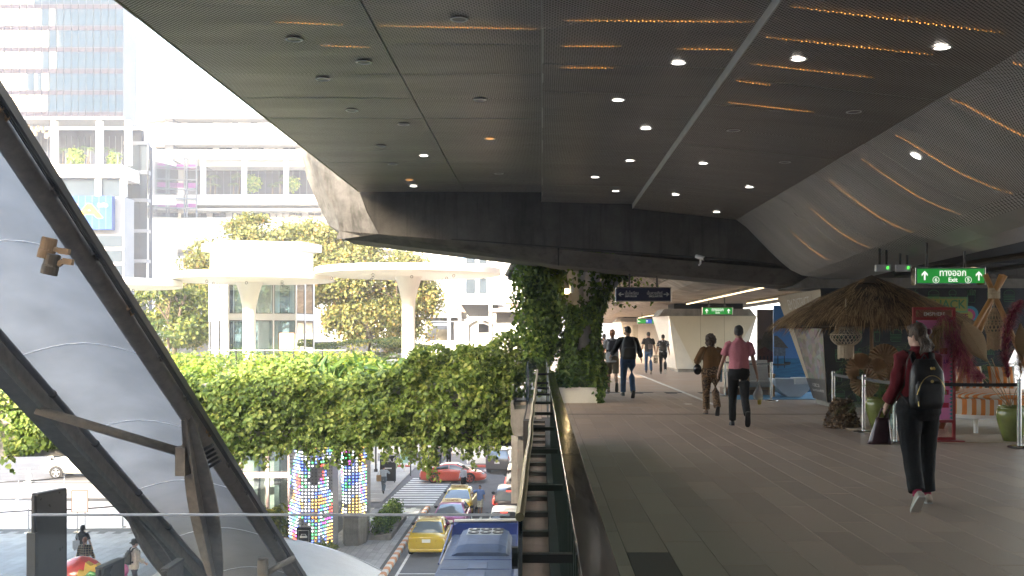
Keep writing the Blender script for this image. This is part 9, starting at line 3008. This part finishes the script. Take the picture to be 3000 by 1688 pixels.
# ---------------- plaza people
t, up, SC_, arms, J, s, H = sp_('woman with long black hair and black top standing on the plaza', -15.4, 35.5, ZP, 1.62, R(0), dict(l_abd=14, r_abd=16, r_elbow=16, l_elbow=10), dict(mat=cloth('black top', (0.016, 0.016, 0.018)), sleeve=.7, hem=.92, loose=1.05), dict(kind='trousers', mat=BLACKTR), None, dict(kind='long', mat=HAIRB), 'fair', True)
M0 = Matrix.LocRotScale(t.location, t.rotation_euler, None)
t2 = thing('tote_bag', 'white tote bag on the shoulder of the woman in black', 'bag', tuple(M0 @ up((-.16, -.16, .95))))
c = M0 @ up((-.15, -.17, 1.08))
MB().box(c + Vector((-.13, -.03, -.16)), c + Vector((.10, .03, .14)), bev=.015).build('bag', cloth('white canvas', (0.55, 0.55, 0.54)), t2)
MB().tube([c + Vector((-.05, 0, .13)), M0 @ up((-.14, -.10, 1.47)), c + Vector((.05, 0, .13))], [(.02, .006)] * 3, n=6).build('strap', MATS['white canvas'], t2)
PLAID = pm('black and tan plaid', (0.05, 0.05, 0.045), rough=0.9, var=0)
nt = PLAID.node_tree
tc = nt.nodes.new('ShaderNodeTexCoord'); sx_ = nt.nodes.new('ShaderNodeSeparateXYZ')
nt.links.new(tc.outputs['Object'], sx_.inputs[0])
mxs = []
for ax in (0, 2):
 k = nt.nodes.new('ShaderNodeMath'); k.operation = 'MULTIPLY'; k.inputs[1].default_value = 13
 f_ = nt.nodes.new('ShaderNodeMath'); f_.operation = 'FRACT'
 g = nt.nodes.new('ShaderNodeMath'); g.operation = 'GREATER_THAN'; g.inputs[1].default_value = .78
 nt.links.new(sx_.outputs[ax], k.inputs[0]); nt.links.new(k.outputs[0], f_.inputs[0]); nt.links.new(f_.outputs[0], g.inputs[0])
 mxs.append(g)
mxx = nt.nodes.new('ShaderNodeMath'); mxx.operation = 'MAXIMUM'
nt.links.new(mxs[0].outputs[0], mxx.inputs[0]); nt.links.new(mxs[1].outputs[0], mxx.inputs[1])
mc_ = nt.nodes.new('ShaderNodeMix'); mc_.data_type = 'RGBA'
mc_.inputs[6].default_value = (0.03, 0.03, 0.028, 1); mc_.inputs[7].default_value = (0.36, 0.30, 0.17, 1)
nt.links.new(mxx.outputs[0], mc_.inputs[0]); nt.links.new(mc_.outputs[2], nt.nodes['Principled BSDF'].inputs['Base Color'])
sp_('girl with an auburn ponytail in a plaid jacket holding a phone', -14.68, 34.0, ZP, 1.50, R(0), dict(l_abd=14, r_abd=18, r_elbow=24), dict(mat=PLAID, sleeve=1.85, hem=.85, loose=1.15, arm=.085, name='jacket'), dict(kind='trousers', mat=BLACKTR), None, dict(kind='pony', mat=HAIRRED), 'fair', True)
t, up, SC_, arms, J, s, H = sp_('sunlit person in a white shirt and grey bucket hat', -12.55, 32.6, ZP, 1.66, R(-50), dict(l_thigh=10, l_knee=4, r_thigh=-10, r_knee=14, r_foot=-10, l_arm=20, l_abd=8, l_elbow=40, r_arm=12, r_abd=8, r_elbow=40, nod=-14), dict(mat=cloth('white overshirt', (0.66, 0.62, 0.56)), sleeve=1.8, hem=.80, loose=1.22, arm=.09, cuff=.8), dict(kind='trousers', mat=cloth('grey slacks', (0.12, 0.12, 0.15))), dict(mat=SH_BEIGE), dict(kind='short', mat=HAIRBR), 'fair')
MB().lathe([(0.0, .145), (.06, .14), (.088, .12), (.10, .055), (.155, .02), (.158, .012), (.10, .04)], H((0, -.01, .0)), n=20).build('bucket_hat', cloth('grey felt', (0.09, 0.085, 0.075)), t, world=False, smooth=True)
backpack('dark grey backpack on the person in the bucket hat', t, up, s, pm('charcoal nylon', (0.05, 0.05, 0.045), rough=0.7), w=.15, hgt=.44, dep=.16, z=.98)
# ================================================================== HAZE
HAZE_D = 0.0007
hz = MB().box((-950, -450, ZS - 2.5), (950, 1550, 140)).build('haze', None)
hm = bpy.data.materials.new('city haze')
hm.use_nodes = True
nt = hm.node_tree
nt.nodes.clear()
out = nt.nodes.new('ShaderNodeOutputMaterial')
pv = nt.nodes.new('ShaderNodeVolumePrincipled')
pv.inputs['Color'].default_value = (0.93, 0.95, 1.0, 1)
pv.inputs['Density'].default_value = HAZE_D
pv.inputs['Anisotropy'].default_value = 0.0
nt.links.new(pv.outputs[0], out.inputs['Volume'])
hz.data.materials.append(hm)
tag(hz, 'pale city haze', kind='stuff')
bpy.data.scenes.remove(TMP)
